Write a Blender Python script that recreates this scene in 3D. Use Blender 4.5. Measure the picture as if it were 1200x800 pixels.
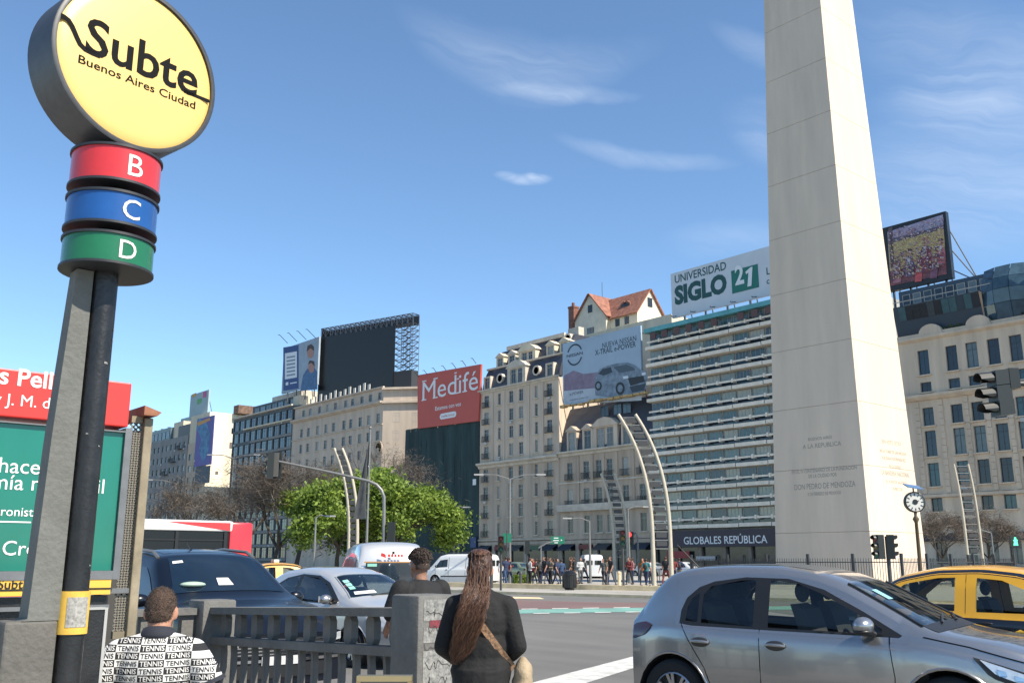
import bpy, bmesh, math, random
import numpy as np
from mathutils import Vector, Matrix, Euler, noise
from mathutils.bvhtree import BVHTree
from mathutils.geometry import delaunay_2d_cdt
random.seed(7)
R = math.radians
for o in list(bpy.data.objects): bpy.data.objects.remove(o)
SC = bpy.context.scene
COL = SC.collection

# ------------------------------------------------------------------ camera
FPX, PITCH, YAW, EYE = 1124.0, R(12.89), R(40.85), 1.55
HD = Vector((-math.cos(YAW), math.sin(YAW), 0)); RT = Vector((HD.y, -HD.x, 0)); UPZ = Vector((0, 0, 1))
FW = HD * math.cos(PITCH) + UPZ * math.sin(PITCH); UP = -HD * math.sin(PITCH) + UPZ * math.cos(PITCH)
EYEP = Vector((0, 0, EYE))
cd = bpy.data.cameras.new('camera'); cam = bpy.data.objects.new('camera', cd); COL.objects.link(cam)
cd.sensor_width = 36; cd.lens = 36 * FPX / 1200; cd.clip_start = .1; cd.clip_end = 8000
cam.matrix_world = Matrix(((RT.x, UP.x, -FW.x, 0), (RT.y, UP.y, -FW.y, 0), (RT.z, UP.z, -FW.z, EYE), (0, 0, 0, 1)))
SC.camera = cam
# ------------------------------------------------------------------ sky, sun, exposure
SUN_AZ, SUN_EL = R(14), R(46)          # azimuth measured from +X towards +Y
sdir = Vector((math.cos(SUN_AZ) * math.cos(SUN_EL), math.sin(SUN_AZ) * math.cos(SUN_EL), math.sin(SUN_EL)))
W = bpy.data.worlds.new('World'); SC.world = W; W.use_nodes = True
SKY_STRENGTH, SUN_STRENGTH, EXPOSURE = .114, 4.3, .85
CIRRUS = [(450, 62, 775, 112, 40, .42, .05), (560, 105, 760, 122, 12, .5, 0), (640, 175, 870, 212, 14, .6, .02), (576, 204, 650, 207, 9, 1.6, 0), (820, 45, 960, 80, 20, .35, .02), (840, 130, 1000, 190, 40, .4, 0),
          (960, 70, 1450, 120, 75, .55, .05), (940, 205, 1400, 225, 80, .6, .0), (1010, 130, 1250, 105, 30, .5, 0), (770, 290, 960, 270, 26, .35, 0), (1500, -100, 2300, 150, 120, .5, .1), (300, -700, 1300, -400, 110, .5, .1)]
def build_world():
    nt = W.node_tree; N = nt.nodes; Lk = nt.links; N.clear()
    out = N.new('ShaderNodeOutputWorld'); bg = N.new('ShaderNodeBackground'); bg.inputs[1].default_value = SKY_STRENGTH
    sky = N.new('ShaderNodeTexSky'); sky.sky_type = 'NISHITA'; sky.sun_disc = False
    sky.sun_elevation = SUN_EL; sky.sun_rotation = math.pi / 2 - SUN_AZ
    sky.altitude = 0; sky.air_density = .9; sky.dust_density = .05; sky.ozone_density = 3.2
    geo = N.new('ShaderNodeTexCoord')
    def math_(op, a, b=None, c=None):
        n = N.new('ShaderNodeMath'); n.operation = op
        for i, v in enumerate((a, b, c)):
            if v is None: continue
            if isinstance(v, (int, float)): n.inputs[i].default_value = v
            else: Lk.new(v, n.inputs[i])
        return n.outputs[0]
    def dot(v, k):
        n = N.new('ShaderNodeVectorMath'); n.operation = 'DOT_PRODUCT'; Lk.new(v, n.inputs[0]); n.inputs[1].default_value = k; return n.outputs['Value']
    D = geo.outputs['Generated']
    def nz(vec, scale, detail=8, rough=.6, dist=.0):
        n = N.new('ShaderNodeTexNoise'); n.inputs['Scale'].default_value = scale; n.inputs['Detail'].default_value = detail; n.inputs['Roughness'].default_value = rough; n.inputs['Distortion'].default_value = dist; Lk.new(vec, n.inputs['Vector']); return n.outputs[0]
    wob = nz(D, 5, 4)
    total = None
    cm = N.new('ShaderNodeCombineXYZ'); Lk.new(math_('MULTIPLY', dot(D, tuple(RT * .97 - UP * .22)), 5.0), cm.inputs[0]); Lk.new(math_('ADD', math_('MULTIPLY', dot(D, tuple(RT * .22 + UP * .97)), 40.0), math_('MULTIPLY', wob, 4)), cm.inputs[1])
    fr = N.new('ShaderNodeMapRange'); Lk.new(nz(cm.outputs[0], 1.0, 6, .62, .6), fr.inputs[0]); fr.inputs[1].default_value = .2; fr.inputs[2].default_value = .85; fib = fr.outputs[0]
    # cirrus streaks: each a direction, a heading and a size on the sky sphere
    for (x0, y0, x1, y1, wd, st, bend) in CIRRUS:
        q = lambda x, y: (FW * FPX + RT * (x - 600) - UP * (y - 400)).normalized()
        a0, a1 = q(x0, y0), q(x1, y1); c0 = (a0 + a1).normalized(); t = (a1 - a0); A = t.length / 2; t.normalize(); bn = c0.cross(t).normalized(); Bw = wd / FPX
        a = math_('DIVIDE', dot(D, t), A); a2 = math_('MULTIPLY', a, a)
        cc = math_('ADD', math_('ADD', dot(D, bn), math_('MULTIPLY', math_('SUBTRACT', wob, .5), .05)), math_('MULTIPLY', a2, bend))
        cq = math_('DIVIDE', cc, Bw); fall = math_('MAXIMUM', math_('SUBTRACT', 1, math_('ADD', a2, math_('MULTIPLY', cq, cq))), 0)
        front = math_('GREATER_THAN', dot(D, c0), .5)
        m_ = math_('MULTIPLY', math_('MULTIPLY', math_('MULTIPLY', math_('POWER', fall, 1.3), fib), st), front)
        total = m_ if total is None else math_('ADD', total, m_)
    cl = math_('MINIMUM', math_('MULTIPLY', total, .5), .6)
    mix = N.new('ShaderNodeMixRGB'); Lk.new(cl, mix.inputs[0]); tn = N.new('ShaderNodeMixRGB'); tn.blend_type = 'MULTIPLY'; tn.inputs[0].default_value = 1; tn.inputs[2].default_value = (.92, 1.02, 1.03, 1); Lk.new(sky.outputs[0], tn.inputs[1]); Lk.new(tn.outputs[0], mix.inputs[1]); mix.inputs[2].default_value = (5.6, 6.0, 6.5, 1)
    Lk.new(mix.outputs[0], bg.inputs[0]); Lk.new(bg.outputs[0], out.inputs[0])
build_world()
W.cycles.sampling_method = 'MANUAL'; W.cycles.sample_map_resolution = 512
sl = bpy.data.lights.new('sun', 'SUN'); sl.energy = SUN_STRENGTH; sl.angle = R(.53); sl.color = (1, .91, .77)
so = bpy.data.objects.new('sun', sl); COL.objects.link(so); so.rotation_euler = sdir.to_track_quat('Z', 'Y').to_euler(); so.location = sdir * 300
SC.view_settings.view_transform = 'Standard'; SC.view_settings.look = 'None'; SC.view_settings.exposure = EXPOSURE; SC.view_settings.gamma = 1
SC.view_settings.use_curve_mapping = False
SC.render.resolution_x = 1024; SC.render.resolution_y = 682

# ------------------------------------------------------------------ measuring helpers (photograph pixel -> place in the world)
def ray(x, y): return FW * FPX + RT * (x - 600) - UP * (y - 400)
def on_y(x, y, Y): q = ray(x, y); return EYEP + q * (Y / q.y)
def on_x(x, y, X): q = ray(x, y); return EYEP + q * (X / q.x)
def at(x, y, d): q = ray(x, y); return EYEP + q * (d / q.dot(HD))
def gnd(x, y, z=0): q = ray(x, y); return EYEP + q * ((z - EYE) / q.z)
def V(*a): return Vector(a)

# ------------------------------------------------------------------ materials
MATS = {}
def mat(name, col, rough=.6, metal=0., var=.0, scale=3., bump=0., bscale=None, coat=0., spec=.5, col2=None, streak=False, rnd=0., emit=None, detail=5, alpha=1.):
    if name in MATS: return MATS[name]
    m = bpy.data.materials.new(name); m.use_nodes = True; nt = m.node_tree; N = nt.nodes; Lk = nt.links
    b = N['Principled BSDF']; b.inputs['Roughness'].default_value = rough; b.inputs['Metallic'].default_value = metal
    b.inputs['Coat Weight'].default_value = coat; b.inputs['Coat Roughness'].default_value = .05; b.inputs['Specular IOR Level'].default_value = spec
    c = (*col, 1); b.inputs['Base Color'].default_value = c
    src = None
    if var or bump or col2:
        tc = N.new('ShaderNodeTexCoord'); v = tc.outputs['Object']
        if streak:
            mp = N.new('ShaderNodeMapping'); mp.inputs['Scale'].default_value = (1, 1, .12); Lk.new(v, mp.inputs[0]); v = mp.outputs[0]
        n = N.new('ShaderNodeTexNoise'); n.inputs['Scale'].default_value = scale; n.inputs['Detail'].default_value = detail; n.inputs['Roughness'].default_value = .65; Lk.new(v, n.inputs['Vector'])
        if var or col2:
            r = N.new('ShaderNodeValToRGB'); Lk.new(n.outputs[0], r.inputs[0])
            a = col2 if col2 else tuple(max(0, k * (1 - var)) for k in col); bb = col if col2 else tuple(k * (1 + var) for k in col)
            r.color_ramp.elements[0].position = .3; r.color_ramp.elements[0].color = (*a, 1); r.color_ramp.elements[1].position = .7; r.color_ramp.elements[1].color = (*bb, 1)
            src = r.outputs[0]
        if bump:
            n2 = N.new('ShaderNodeTexNoise'); n2.inputs['Scale'].default_value = bscale or scale * 6; n2.inputs['Detail'].default_value = 6; Lk.new(tc.outputs['Object'], n2.inputs['Vector'])
            bp = N.new('ShaderNodeBump'); bp.inputs['Strength'].default_value = bump; bp.inputs['Distance'].default_value = .02; Lk.new(n2.outputs[0], bp.inputs['Height']); Lk.new(bp.outputs[0], b.inputs['Normal'])
    if rnd:
        oi = N.new('ShaderNodeObjectInfo'); hs = N.new('ShaderNodeHueSaturation')
        mr = N.new('ShaderNodeMapRange'); mr.inputs[3].default_value = 1 - rnd; mr.inputs[4].default_value = 1 + rnd; Lk.new(oi.outputs['Random'], mr.inputs[0]); Lk.new(mr.outputs[0], hs.inputs['Value'])
        if src: Lk.new(src, hs.inputs['Color'])
        else: hs.inputs['Color'].default_value = c
        src = hs.outputs[0]
    if src: Lk.new(src, b.inputs['Base Color'])
    if emit: b.inputs['Emission Color'].default_value = (*emit[0], 1); b.inputs['Emission Strength'].default_value = emit[1]
    MATS[name] = m; return m
def ramp_mat(name, cols, rough=.1, spec=.6, coat=0.):
    """glass of windows: each window takes one of several tints (curtains, blinds, dark rooms)"""
    if name in MATS: return MATS[name]
    m = bpy.data.materials.new(name); m.use_nodes = True; nt = m.node_tree; N = nt.nodes; Lk = nt.links; b = N['Principled BSDF']
    oi = N.new('ShaderNodeObjectInfo'); r = N.new('ShaderNodeValToRGB'); r.color_ramp.interpolation = 'CONSTANT'
    el = r.color_ramp.elements
    while len(el) < len(cols): el.new(.5)
    for i, c in enumerate(cols): el[i].position = i / len(cols); el[i].color = (*c, 1)
    Lk.new(oi.outputs['Random'], r.inputs[0])
    tc = N.new('ShaderNodeTexCoord'); n = N.new('ShaderNodeTexNoise'); n.inputs['Scale'].default_value = 1.7; Lk.new(tc.outputs['Object'], n.inputs['Vector'])
    mx = N.new('ShaderNodeMixRGB'); mx.blend_type = 'MULTIPLY'; mx.inputs[0].default_value = .5; Lk.new(r.outputs[0], mx.inputs[1]); Lk.new(n.outputs[0], mx.inputs[2])
    Lk.new(mx.outputs[0], b.inputs['Base Color']); b.inputs['Roughness'].default_value = rough; b.inputs['Specular IOR Level'].default_value = spec
    bp = N.new('ShaderNodeBump'); bp.inputs['Strength'].default_value = .08; n3 = N.new('ShaderNodeTexNoise'); n3.inputs['Scale'].default_value = .8; Lk.new(tc.outputs['Object'], n3.inputs['Vector']); Lk.new(n3.outputs[0], bp.inputs['Height']); Lk.new(bp.outputs[0], b.inputs['Normal'])
    MATS[name] = m; return m

# ------------------------------------------------------------------ mesh builder
class MB:
    def __init__(s): s.v = []; s.f = []; s.m = []
    def add(s, vs, fs, mi=0):
        o = len(s.v); s.v += [tuple(p) for p in vs]; s.f += [tuple(i + o for i in f) for f in fs]; s.m += [mi] * len(fs); return s
    def box(s, x0, x1, y0, y1, z0, z1, mi=0):
        return s.add([(x0, y0, z0), (x1, y0, z0), (x1, y1, z0), (x0, y1, z0), (x0, y0, z1), (x1, y0, z1), (x1, y1, z1), (x0, y1, z1)],
                     [(0, 3, 2, 1), (4, 5, 6, 7), (0, 1, 5, 4), (1, 2, 6, 5), (2, 3, 7, 6), (3, 0, 4, 7)], mi)
    def cbox(s, c, sx, sy, sz, mi=0): return s.box(c[0] - sx / 2, c[0] + sx / 2, c[1] - sy / 2, c[1] + sy / 2, c[2] - sz / 2, c[2] + sz / 2, mi)
    def obox(s, c, ax, ay, az, mi=0):
        """oriented box: centre and three half-axis vectors"""
        c = Vector(c); vs = [c + ax * i + ay * j + az * k for k in (-1, 1) for j in (-1, 1) for i in (-1, 1)]
        return s.add(vs, [(0, 2, 3, 1), (4, 5, 7, 6), (0, 1, 5, 4), (1, 3, 7, 5), (3, 2, 6, 7), (2, 0, 4, 6)], mi)
    def bbox(s, x0, x1, y0, y1, z0, z1, b=.02, mi=0):
        """box with its edges bevelled"""
        bm = bmesh.new(); bmesh.ops.create_cube(bm, size=1)
        for v in bm.verts: v.co = Vector(((x0 + x1) / 2 + v.co.x * (x1 - x0), (y0 + y1) / 2 + v.co.y * (y1 - y0), (z0 + z1) / 2 + v.co.z * (z1 - z0)))
        bmesh.ops.bevel(bm, geom=bm.edges[:], offset=b, segments=2, affect='EDGES', profile=.5)
        return s.bm(bm, mi)
    def bm(s, bm, mi=0, M=None):
        bm.verts.index_update(); vs = [(M @ v.co if M else v.co.copy()) for v in bm.verts]; fs = [tuple(v.index for v in f.verts) for f in bm.faces]; bm.free()
        return s.add(vs, fs, mi)
    def tube(s, pts, rad, n=6, mi=0, cap=True):
        pts = [Vector(p) for p in pts]; k = len(pts); rad = rad if isinstance(rad, (list, tuple)) else [rad] * k
        vs = []; fs = []; ref = None
        for i, p in enumerate(pts):
            t = (pts[min(i + 1, k - 1)] - pts[max(i - 1, 0)])
            t = t.normalized() if t.length > 1e-9 else Vector((0, 0, 1))
            if ref is None: ref = Vector((1, 0, 0)) if abs(t.x) < .8 else Vector((0, 1, 0))
            a = (ref - t * ref.dot(t)); a = a.normalized() if a.length > 1e-6 else t.orthogonal().normalized(); ref = a; b = t.cross(a)
            for j in range(n):
                w = 2 * math.pi * j / n; vs.append(p + (a * math.cos(w) + b * math.sin(w)) * rad[i])
        for i in range(k - 1):
            for j in range(n): fs.append((i * n + j, i * n + (j + 1) % n, (i + 1) * n + (j + 1) % n, (i + 1) * n + j))
        if cap: fs.append(tuple(range(n - 1, -1, -1))); fs.append(tuple((k - 1) * n + j for j in range(n)))
        return s.add(vs, fs, mi)
    def lathe(s, prof, n=24, mi=0, M=None, cap=True):
        """profile [(r,z)] turned about local z; M places it"""
        vs = []; fs = []; k = len(prof)
        for r, z in prof:
            for j in range(n): w = 2 * math.pi * j / n; p = Vector((r * math.cos(w), r * math.sin(w), z)); vs.append(M @ p if M else p)
        for i in range(k - 1):
            for j in range(n): fs.append((i * n + j, i * n + (j + 1) % n, (i + 1) * n + (j + 1) % n, (i + 1) * n + j))
        if cap and prof[0][0] > 1e-4: fs.append(tuple(range(n - 1, -1, -1)))
        if cap and prof[-1][0] > 1e-4: fs.append(tuple((k - 1) * n + j for j in range(n)))
        return s.add(vs, fs, mi)
    def prism(s, poly, O, ux, uy, n, t, mi=0):
        """polygon (2D) in plane O,ux,uy extruded along n by t"""
        O = Vector(O); k = len(poly); a = [O + ux * p[0] + uy * p[1] for p in poly]; b = [p + n * t for p in a]
        fs = [tuple(range(k)), tuple(range(2 * k - 1, k - 1, -1))] + [((i + 1) % k, i, k + i, k + (i + 1) % k) for i in range(k)]
        return s.add(a + b, fs, mi)
    def flat(s, poly, O, ux, uy, mi=0):
        O = Vector(O); return s.add([O + ux * p[0] + uy * p[1] for p in poly], [tuple(range(len(poly)))], mi)
    def ell(s, c, r, mi=0, seg=14, ring=10, M=None):
        vs = []; fs = []; c = Vector(c)
        for i in range(ring + 1):
            t = math.pi * i / ring
            for j in range(seg):
                w = 2 * math.pi * j / seg; p = Vector((r[0] * math.sin(t) * math.cos(w), r[1] * math.sin(t) * math.sin(w), r[2] * math.cos(t)))
                vs.append(c + (M @ p if M else p))
        for i in range(ring):
            for j in range(seg): fs.append((i * seg + j, (i + 1) * seg + j, (i + 1) * seg + (j + 1) % seg, i * seg + (j + 1) % seg))
        return s.add(vs, fs, mi)
    def grid(s, P, mi=0, closed=False):
        """P[i][j] points"""
        a = len(P); b = len(P[0]); vs = [p for row in P for p in row]
        fs = [(i * b + j, i * b + j + 1, (i + 1) * b + j + 1, (i + 1) * b + j) for i in range(a - 1) for j in range(b - 1)]
        return s.add(vs, fs, mi)
    def mesh(s, name, mats, smooth=False, off=None, clean=False):
        me = bpy.data.meshes.new(name); v = s.v
        if off is not None: v = [(p[0] - off[0], p[1] - off[1], p[2] - off[2]) for p in v]
        me.from_pydata(v, [], s.f)
        for m in (mats if isinstance(mats, (list, tuple)) else [mats]): me.materials.append(m)
        me.polygons.foreach_set('material_index', s.m)
        if clean:
            bm = bmesh.new(); bm.from_mesh(me); bmesh.ops.remove_doubles(bm, verts=bm.verts, dist=1e-4); bmesh.ops.dissolve_degenerate(bm, edges=bm.edges, dist=1e-5); bmesh.ops.recalc_face_normals(bm, faces=bm.faces); bm.to_mesh(me); bm.free()
        if smooth: shade(me, smooth)
        me.update(); return me
    def build(s, name, mats, parent=None, smooth=False, world=True, clean=False):
        """world=True: vertices are in world coordinates and the parent has no rotation"""
        off = wloc(parent) if (world and parent) else None
        return link(name, s.mesh(name, mats, smooth, off, clean), parent)
def shade(me, ang=40):
    me.polygons.foreach_set('use_smooth', [True] * len(me.polygons))
    if ang is not True and ang < 180: me.set_sharp_from_angle(angle=R(ang))
def wloc(o):
    p = Vector((0, 0, 0))
    while o: p += o.location; o = o.parent
    return p
def link(name, me, parent=None, loc=None):
    o = bpy.data.objects.new(name, me); COL.objects.link(o); o.parent = parent
    if loc is not None: o.location = loc
    return o
def tag(o, label, cat=None, group=None, kind=None):
    if label: o['label'] = label
    if cat: o['category'] = cat
    if group: o['group'] = group
    if kind: o['kind'] = kind
    return o
def thing(name, label, cat, loc=(0, 0, 0), rz=0, group=None):
    o = bpy.data.objects.new(name, None); COL.objects.link(o); o.location = loc; o.rotation_euler = (0, 0, rz); o.empty_display_size = .2
    return tag(o, label, cat, group)
def inst(name, me, parent, wpos, rz=0, scale=None):
    """another object on shared mesh data, placed in world coordinates under an unrotated parent"""
    o = link(name, me, parent, Vector(wpos) - wloc(parent)); o.rotation_euler = (0, 0, rz)
    if scale: o.scale = scale
    return o
def copy_tree(o, parent=None):
    c = o.copy(); COL.objects.link(c); c.parent = parent
    for ch in list(o.children): copy_tree(ch, c)
    return c
def evaluated(o):
    dg = bpy.context.evaluated_depsgraph_get(); me = bpy.data.meshes.new_from_object(o.evaluated_get(dg)); return me
X1, Y1, Z1 = Vector((1, 0, 0)), Vector((0, 1, 0)), Vector((0, 0, 1))
_tc = {}
def text(s, O, ux, uy, n, height=None, width=None, bold=0., ext=.002, spacing=1., shear=0., align='L'):
    """lettering as geometry: returns an MB in world coordinates. height = cap height; width fits the run"""
    key = (s, bold, spacing, shear)
    if key not in _tc:
        c = bpy.data.curves.new('lettering', 'FONT'); c.body = s; c.size = 1; c.offset = bold; c.space_character = spacing; c.shear = shear; c.resolution_u = 3
        o = bpy.data.objects.new('lettering', c); COL.objects.link(o); me = evaluated(o)
        _tc[key] = ([tuple(v.co) for v in me.vertices], [tuple(p.vertices) for p in me.polygons])
        bpy.data.objects.remove(o); bpy.data.curves.remove(c); bpy.data.meshes.remove(me)
    vs, fs = _tc[key]; x0 = min(v[0] for v in vs); x1 = max(v[0] for v in vs)
    sy = (height / .72) if height else None; sx = (width / (x1 - x0)) if width else sy
    if sy is None: sy = sx
    sh = {'L': 0, 'C': -(x1 - x0) * sx / 2, 'R': -(x1 - x0) * sx}[align]
    O = Vector(O); mb = MB(); mb.add([O + ux * ((v[0] - x0) * sx + sh) + uy * (v[1] * sy) + n * ext for v in vs], fs); return mb

# ================================================================== SETTING: ground, roads, pavements
def asphalt(name, base, tint=1.0, sc=1.0):
    m = bpy.data.materials.new(name); m.use_nodes = True; nt = m.node_tree; N = nt.nodes; Lk = nt.links; b = N['Principled BSDF']
    tc = N.new('ShaderNodeTexCoord')
    def nz(s, d=4, r=.6):
        n = N.new('ShaderNodeTexNoise'); n.inputs['Scale'].default_value = s; n.inputs['Detail'].default_value = d; n.inputs['Roughness'].default_value = r; Lk.new(tc.outputs['Object'], n.inputs['Vector']); return n
    big, mid, fine = nz(.12), nz(1.1, 6), nz(90, 2)
    mp = N.new('ShaderNodeMapping'); mp.inputs['Scale'].default_value = (.18, 1.3, 1); mp.inputs['Rotation'].default_value = (0, 0, R(8)); Lk.new(tc.outputs['Object'], mp.inputs[0]); Lk.new(mp.outputs[0], mid.inputs['Vector'])
    r1 = N.new('ShaderNodeValToRGB'); Lk.new(big.outputs[0], r1.inputs[0]); r1.color_ramp.elements[0].position = .35; r1.color_ramp.elements[1].position = .68
    r1.color_ramp.elements[0].color = (*[k * .82 for k in base], 1); r1.color_ramp.elements[1].color = (*[k * 1.12 for k in base], 1)
    r2 = N.new('ShaderNodeValToRGB'); Lk.new(mid.outputs[0], r2.inputs[0]); r2.color_ramp.elements[0].position = .3; r2.color_ramp.elements[1].position = .75; r2.color_ramp.elements[0].color = (.82, .82, .82, 1); r2.color_ramp.elements[1].color = (1.08, 1.08, 1.08, 1)
    r3 = N.new('ShaderNodeValToRGB'); Lk.new(fine.outputs[0], r3.inputs[0]); r3.color_ramp.elements[0].position = .3; r3.color_ramp.elements[1].position = .75; r3.color_ramp.elements[0].color = (.72, .72, .72, 1); r3.color_ramp.elements[1].color = (1.25, 1.25, 1.22, 1)
    m1 = N.new('ShaderNodeMixRGB'); m1.blend_type = 'MULTIPLY'; m1.inputs[0].default_value = 1; Lk.new(r1.outputs[0], m1.inputs[1]); Lk.new(r2.outputs[0], m1.inputs[2])
    m2 = N.new('ShaderNodeMixRGB'); m2.blend_type = 'MULTIPLY'; m2.inputs[0].default_value = 1; Lk.new(m1.outputs[0], m2.inputs[1]); Lk.new(r3.outputs[0], m2.inputs[2])
    Lk.new(m2.outputs[0], b.inputs['Base Color']); b.inputs['Roughness'].default_value = .85
    bp = N.new('ShaderNodeBump'); bp.inputs['Strength'].default_value = .35; bp.inputs['Distance'].default_value = .01; Lk.new(fine.outputs[0], bp.inputs['Height']); Lk.new(bp.outputs[0], b.inputs['Normal'])
    return m
M_ASPH = asphalt('asphalt', (.165, .16, .15)); M_RED = asphalt('red_asphalt', (.20, .125, .115)); M_PAVE = asphalt('pavement', (.40, .375, .335))
M_WHITE = mat('road_paint_white', (.55, .54, .50), .7, var=.32, scale=3.5, bump=.3)
M_TURQ = mat('road_paint_turquoise', (.17, .34, .285), .7, var=.25, scale=1.2, bump=.3)
M_YEL = mat('kerb_paint_yellow', (.72, .56, .33), .75, var=.25, scale=1.5, bump=.3)
M_KERB = mat('kerb_stone', (.42, .37, .30), .8, var=.2, scale=1.5, bump=.3)
g = MB().box(-3500, 3500, -3500, 3500, -.5, 0).build('ground', M_ASPH); tag(g, None, kind='structure')
def slab(name, pts, z0, z1, m, side=None):
    k = len(pts); a = sum(pts[i][0] * pts[(i + 1) % k][1] - pts[(i + 1) % k][0] * pts[i][1] for i in range(k))
    if a < 0: pts = pts[::-1]
    mb = MB(); mb.add([(p[0], p[1], z0) for p in pts] + [(p[0], p[1], z1) for p in pts], [tuple(range(k, 2 * k))] + [(i, (i + 1) % k, k + (i + 1) % k, k + i) for i in range(k)])
    mb.m = [0] + [1 if side else 0] * k
    o = mb.build(name, [m, side] if side else m); tag(o, None, kind='structure'); return o
slab('pavement', [(-60, 3.4), (-10.5, 3.6), (-9.4, 4.35), (-5.3, 4.55), (-3, 5.0), (10, 5.5), (60, 6.6), (60, -60), (-60, -60)], 0, .1, M_PAVE, M_KERB)
G2 = lambda x, y, z=0: tuple(gnd(x, y, z)[:2])
PZ = .12
front = [G2(300, 684), G2(440, 690), G2(520, 693), G2(600, 696), G2(690, 698.5), G2(776, 701), G2(960, 705), G2(1260, 709)]
slab('plaza', front + [(0, 60), (-8, 97), (-230, 97), (-230, 70)], 0, PZ, M_PAVE, M_YEL)
slab('far_pavement', [(-460, 110), (80, 110), (80, 140), (-460, 140)], 0, .12, M_PAVE, M_KERB)
def sheet(name, pts, z, m):
    o = MB().add([(p[0], p[1], z) for p in pts], [tuple(range(len(pts)))]).build(name, m, clean=True); tag(o, None, kind='structure')
    if o.data.polygons[0].normal.z < 0: o.data.flip_normals()
    return o
sheet('red_road_surface', [G2(420, 697), G2(520, 700), G2(600, 702.5), G2(690, 705), G2(800, 707), G2(1000, 710), G2(1000, 712), G2(790, 711.5), G2(600, 714), G2(380, 716)], .004, M_RED)
sheet('cycle_lane', [G2(380, 716.5), G2(600, 714.3), G2(800, 711), G2(1000, 709), G2(1000, 713), G2(800, 715.8), G2(600, 718.8), G2(380, 722)], .008, M_TURQ)
for i in range(7):          # white dashes along both edges of the cycle lane
    for k, (ya, yb, sh) in enumerate(((713.7, 710.6, 0), (719.0, 716.0, 7))):
        x0 = 575 + i * 36 + sh * 2; x1 = x0 + 19; f0 = (x0 - 600) / 200; f1 = (x1 - 600) / 200
        p = lambda x, f, d: G2(x, ya + (yb - ya) * f + d)
        sheet('lane_marking', [p(x0, f0, -.35), p(x1, f1, -.35), p(x1, f1, .45), p(x0, f0, .45)], .012, M_WHITE)
sheet('painted_line', [G2(560, 815), G2(620, 800.5), G2(745, 768), G2(800, 755), G2(860, 755), G2(745, 781.5), G2(690, 799), G2(640, 815)], .004, M_WHITE)
sheet('yellow_kerb_marking', [G2(560, 698.2), G2(632, 699.6), G2(638, 701.6), G2(560, 700.4)], .009, M_YEL)
# low yellow planter edge on the plaza, behind the kerb
kb = MB(); pts = [gnd(x, y, PZ) for x, y in ((470, 686), (600, 688.6), (720, 691), (776, 692))]
for a, b in zip(pts[:-1], pts[1:]):
    d = (b - a); n = Vector((-d.y, d.x, 0)).normalized() * .25; c = (a + b) / 2 + Z1 * .12
    kb.obox(c, d / 2, n, Z1 * .12)
tag(kb.build('planter_edge', M_YEL), 'low ochre painted kerb wall along the plaza edge', 'kerb')

# ================================================================== OBELISK
M_OB = mat('obelisk_stone', (.65, .53, .41), .75, var=.09, scale=.9, bump=.12, bscale=5, detail=9, streak=True)
M_OBJ = mat('obelisk_joint', (.38, .34, .28), .9); M_ENG = mat('engraving', (.30, .27, .23), .9)
OBX, OBY = -33.75, 58.1
ohw = lambda z: 3.4 - 1.72 * z / 63
ob = thing('obelisk', 'tall white stone obelisk with engraved faces rising out of the picture', 'obelisk', (OBX, OBY, PZ))
z = PZ; tops = [39.36 - 4.005 * k for k in range(-6, 10)]; tops = sorted(t for t in tops if t > 1.2); core = MB()
def frust(mb, z0, z1, ins=0., mi=0):
    a, b = ohw(z0) - ins, ohw(z1) - ins
    mb.add([(OBX + sx * w, OBY + sy * w, zz) for zz, w in ((z0, a), (z1, b)) for sx, sy in ((-1, -1), (1, -1), (1, 1), (-1, 1))],
           [(0, 3, 2, 1), (4, 5, 6, 7), (0, 1, 5, 4), (1, 2, 6, 5), (2, 3, 7, 6), (3, 0, 4, 7)], mi)
prev = PZ
for t in tops:
    frust(m_ := MB(), prev, t - .011); m_.build('stone_course', M_OB, ob); prev = t + .011
frust(core, PZ + .05, prev, .05); core.build('core', M_OBJ, ob)
cap = MB(); w = ohw(prev); cap.add([(OBX - w, OBY - w, prev), (OBX + w, OBY - w, prev), (OBX + w, OBY + w, prev), (OBX - w, OBY + w, prev), (OBX, OBY, prev + 4)], [(0, 1, 4), (1, 2, 4), (2, 3, 4), (3, 0, 4), (3, 2, 1, 0)]); cap.build('apex', M_OB, ob)
SL = 1.72 / 63
def engrave(s, px, py, wid, face, h):
    if face == 'L':
        zz = on_y(px, py, OBY - 3.1).z; O = V(OBX + {0: 0}.get(0) , OBY - ohw(zz), zz); O.x = on_y(px, py, OBY - ohw(zz)).x; ux, uy, n = X1, V(0, SL, 1), V(0, -1, SL)
    else:
        zz = on_x(px, py, OBX + 3.1).z; O = V(OBX + ohw(zz), on_x(px, py, OBX + ohw(zz)).y, zz); ux, uy, n = Y1, V(-SL, 0, 1), V(1, 0, SL)
    text(s, O, ux, uy, n, height=h, width=wid, ext=.006, align='C').build('lettering', M_ENG, ob)
for s, px, py, wid, h in (('BUENOS AIRES', 961, 515, 1.7, .2), ('A LA REPUBLICA', 963, 524, 2.75, .3), ('EN EL IV CENTENARIO DE LA FUNDACION', 965, 552.5, 4.6, .24), ('DE LA CIUDAD POR', 964, 559, 2.0, .24), ('DON PEDRO DE MENDOZA', 966, 572, 4.3, .36), ('II DE FEBRERO DE MDXXXVI', 966, 580, 2.3, .22)):
    engrave(s, px, py, wid, 'L', h)
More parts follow.
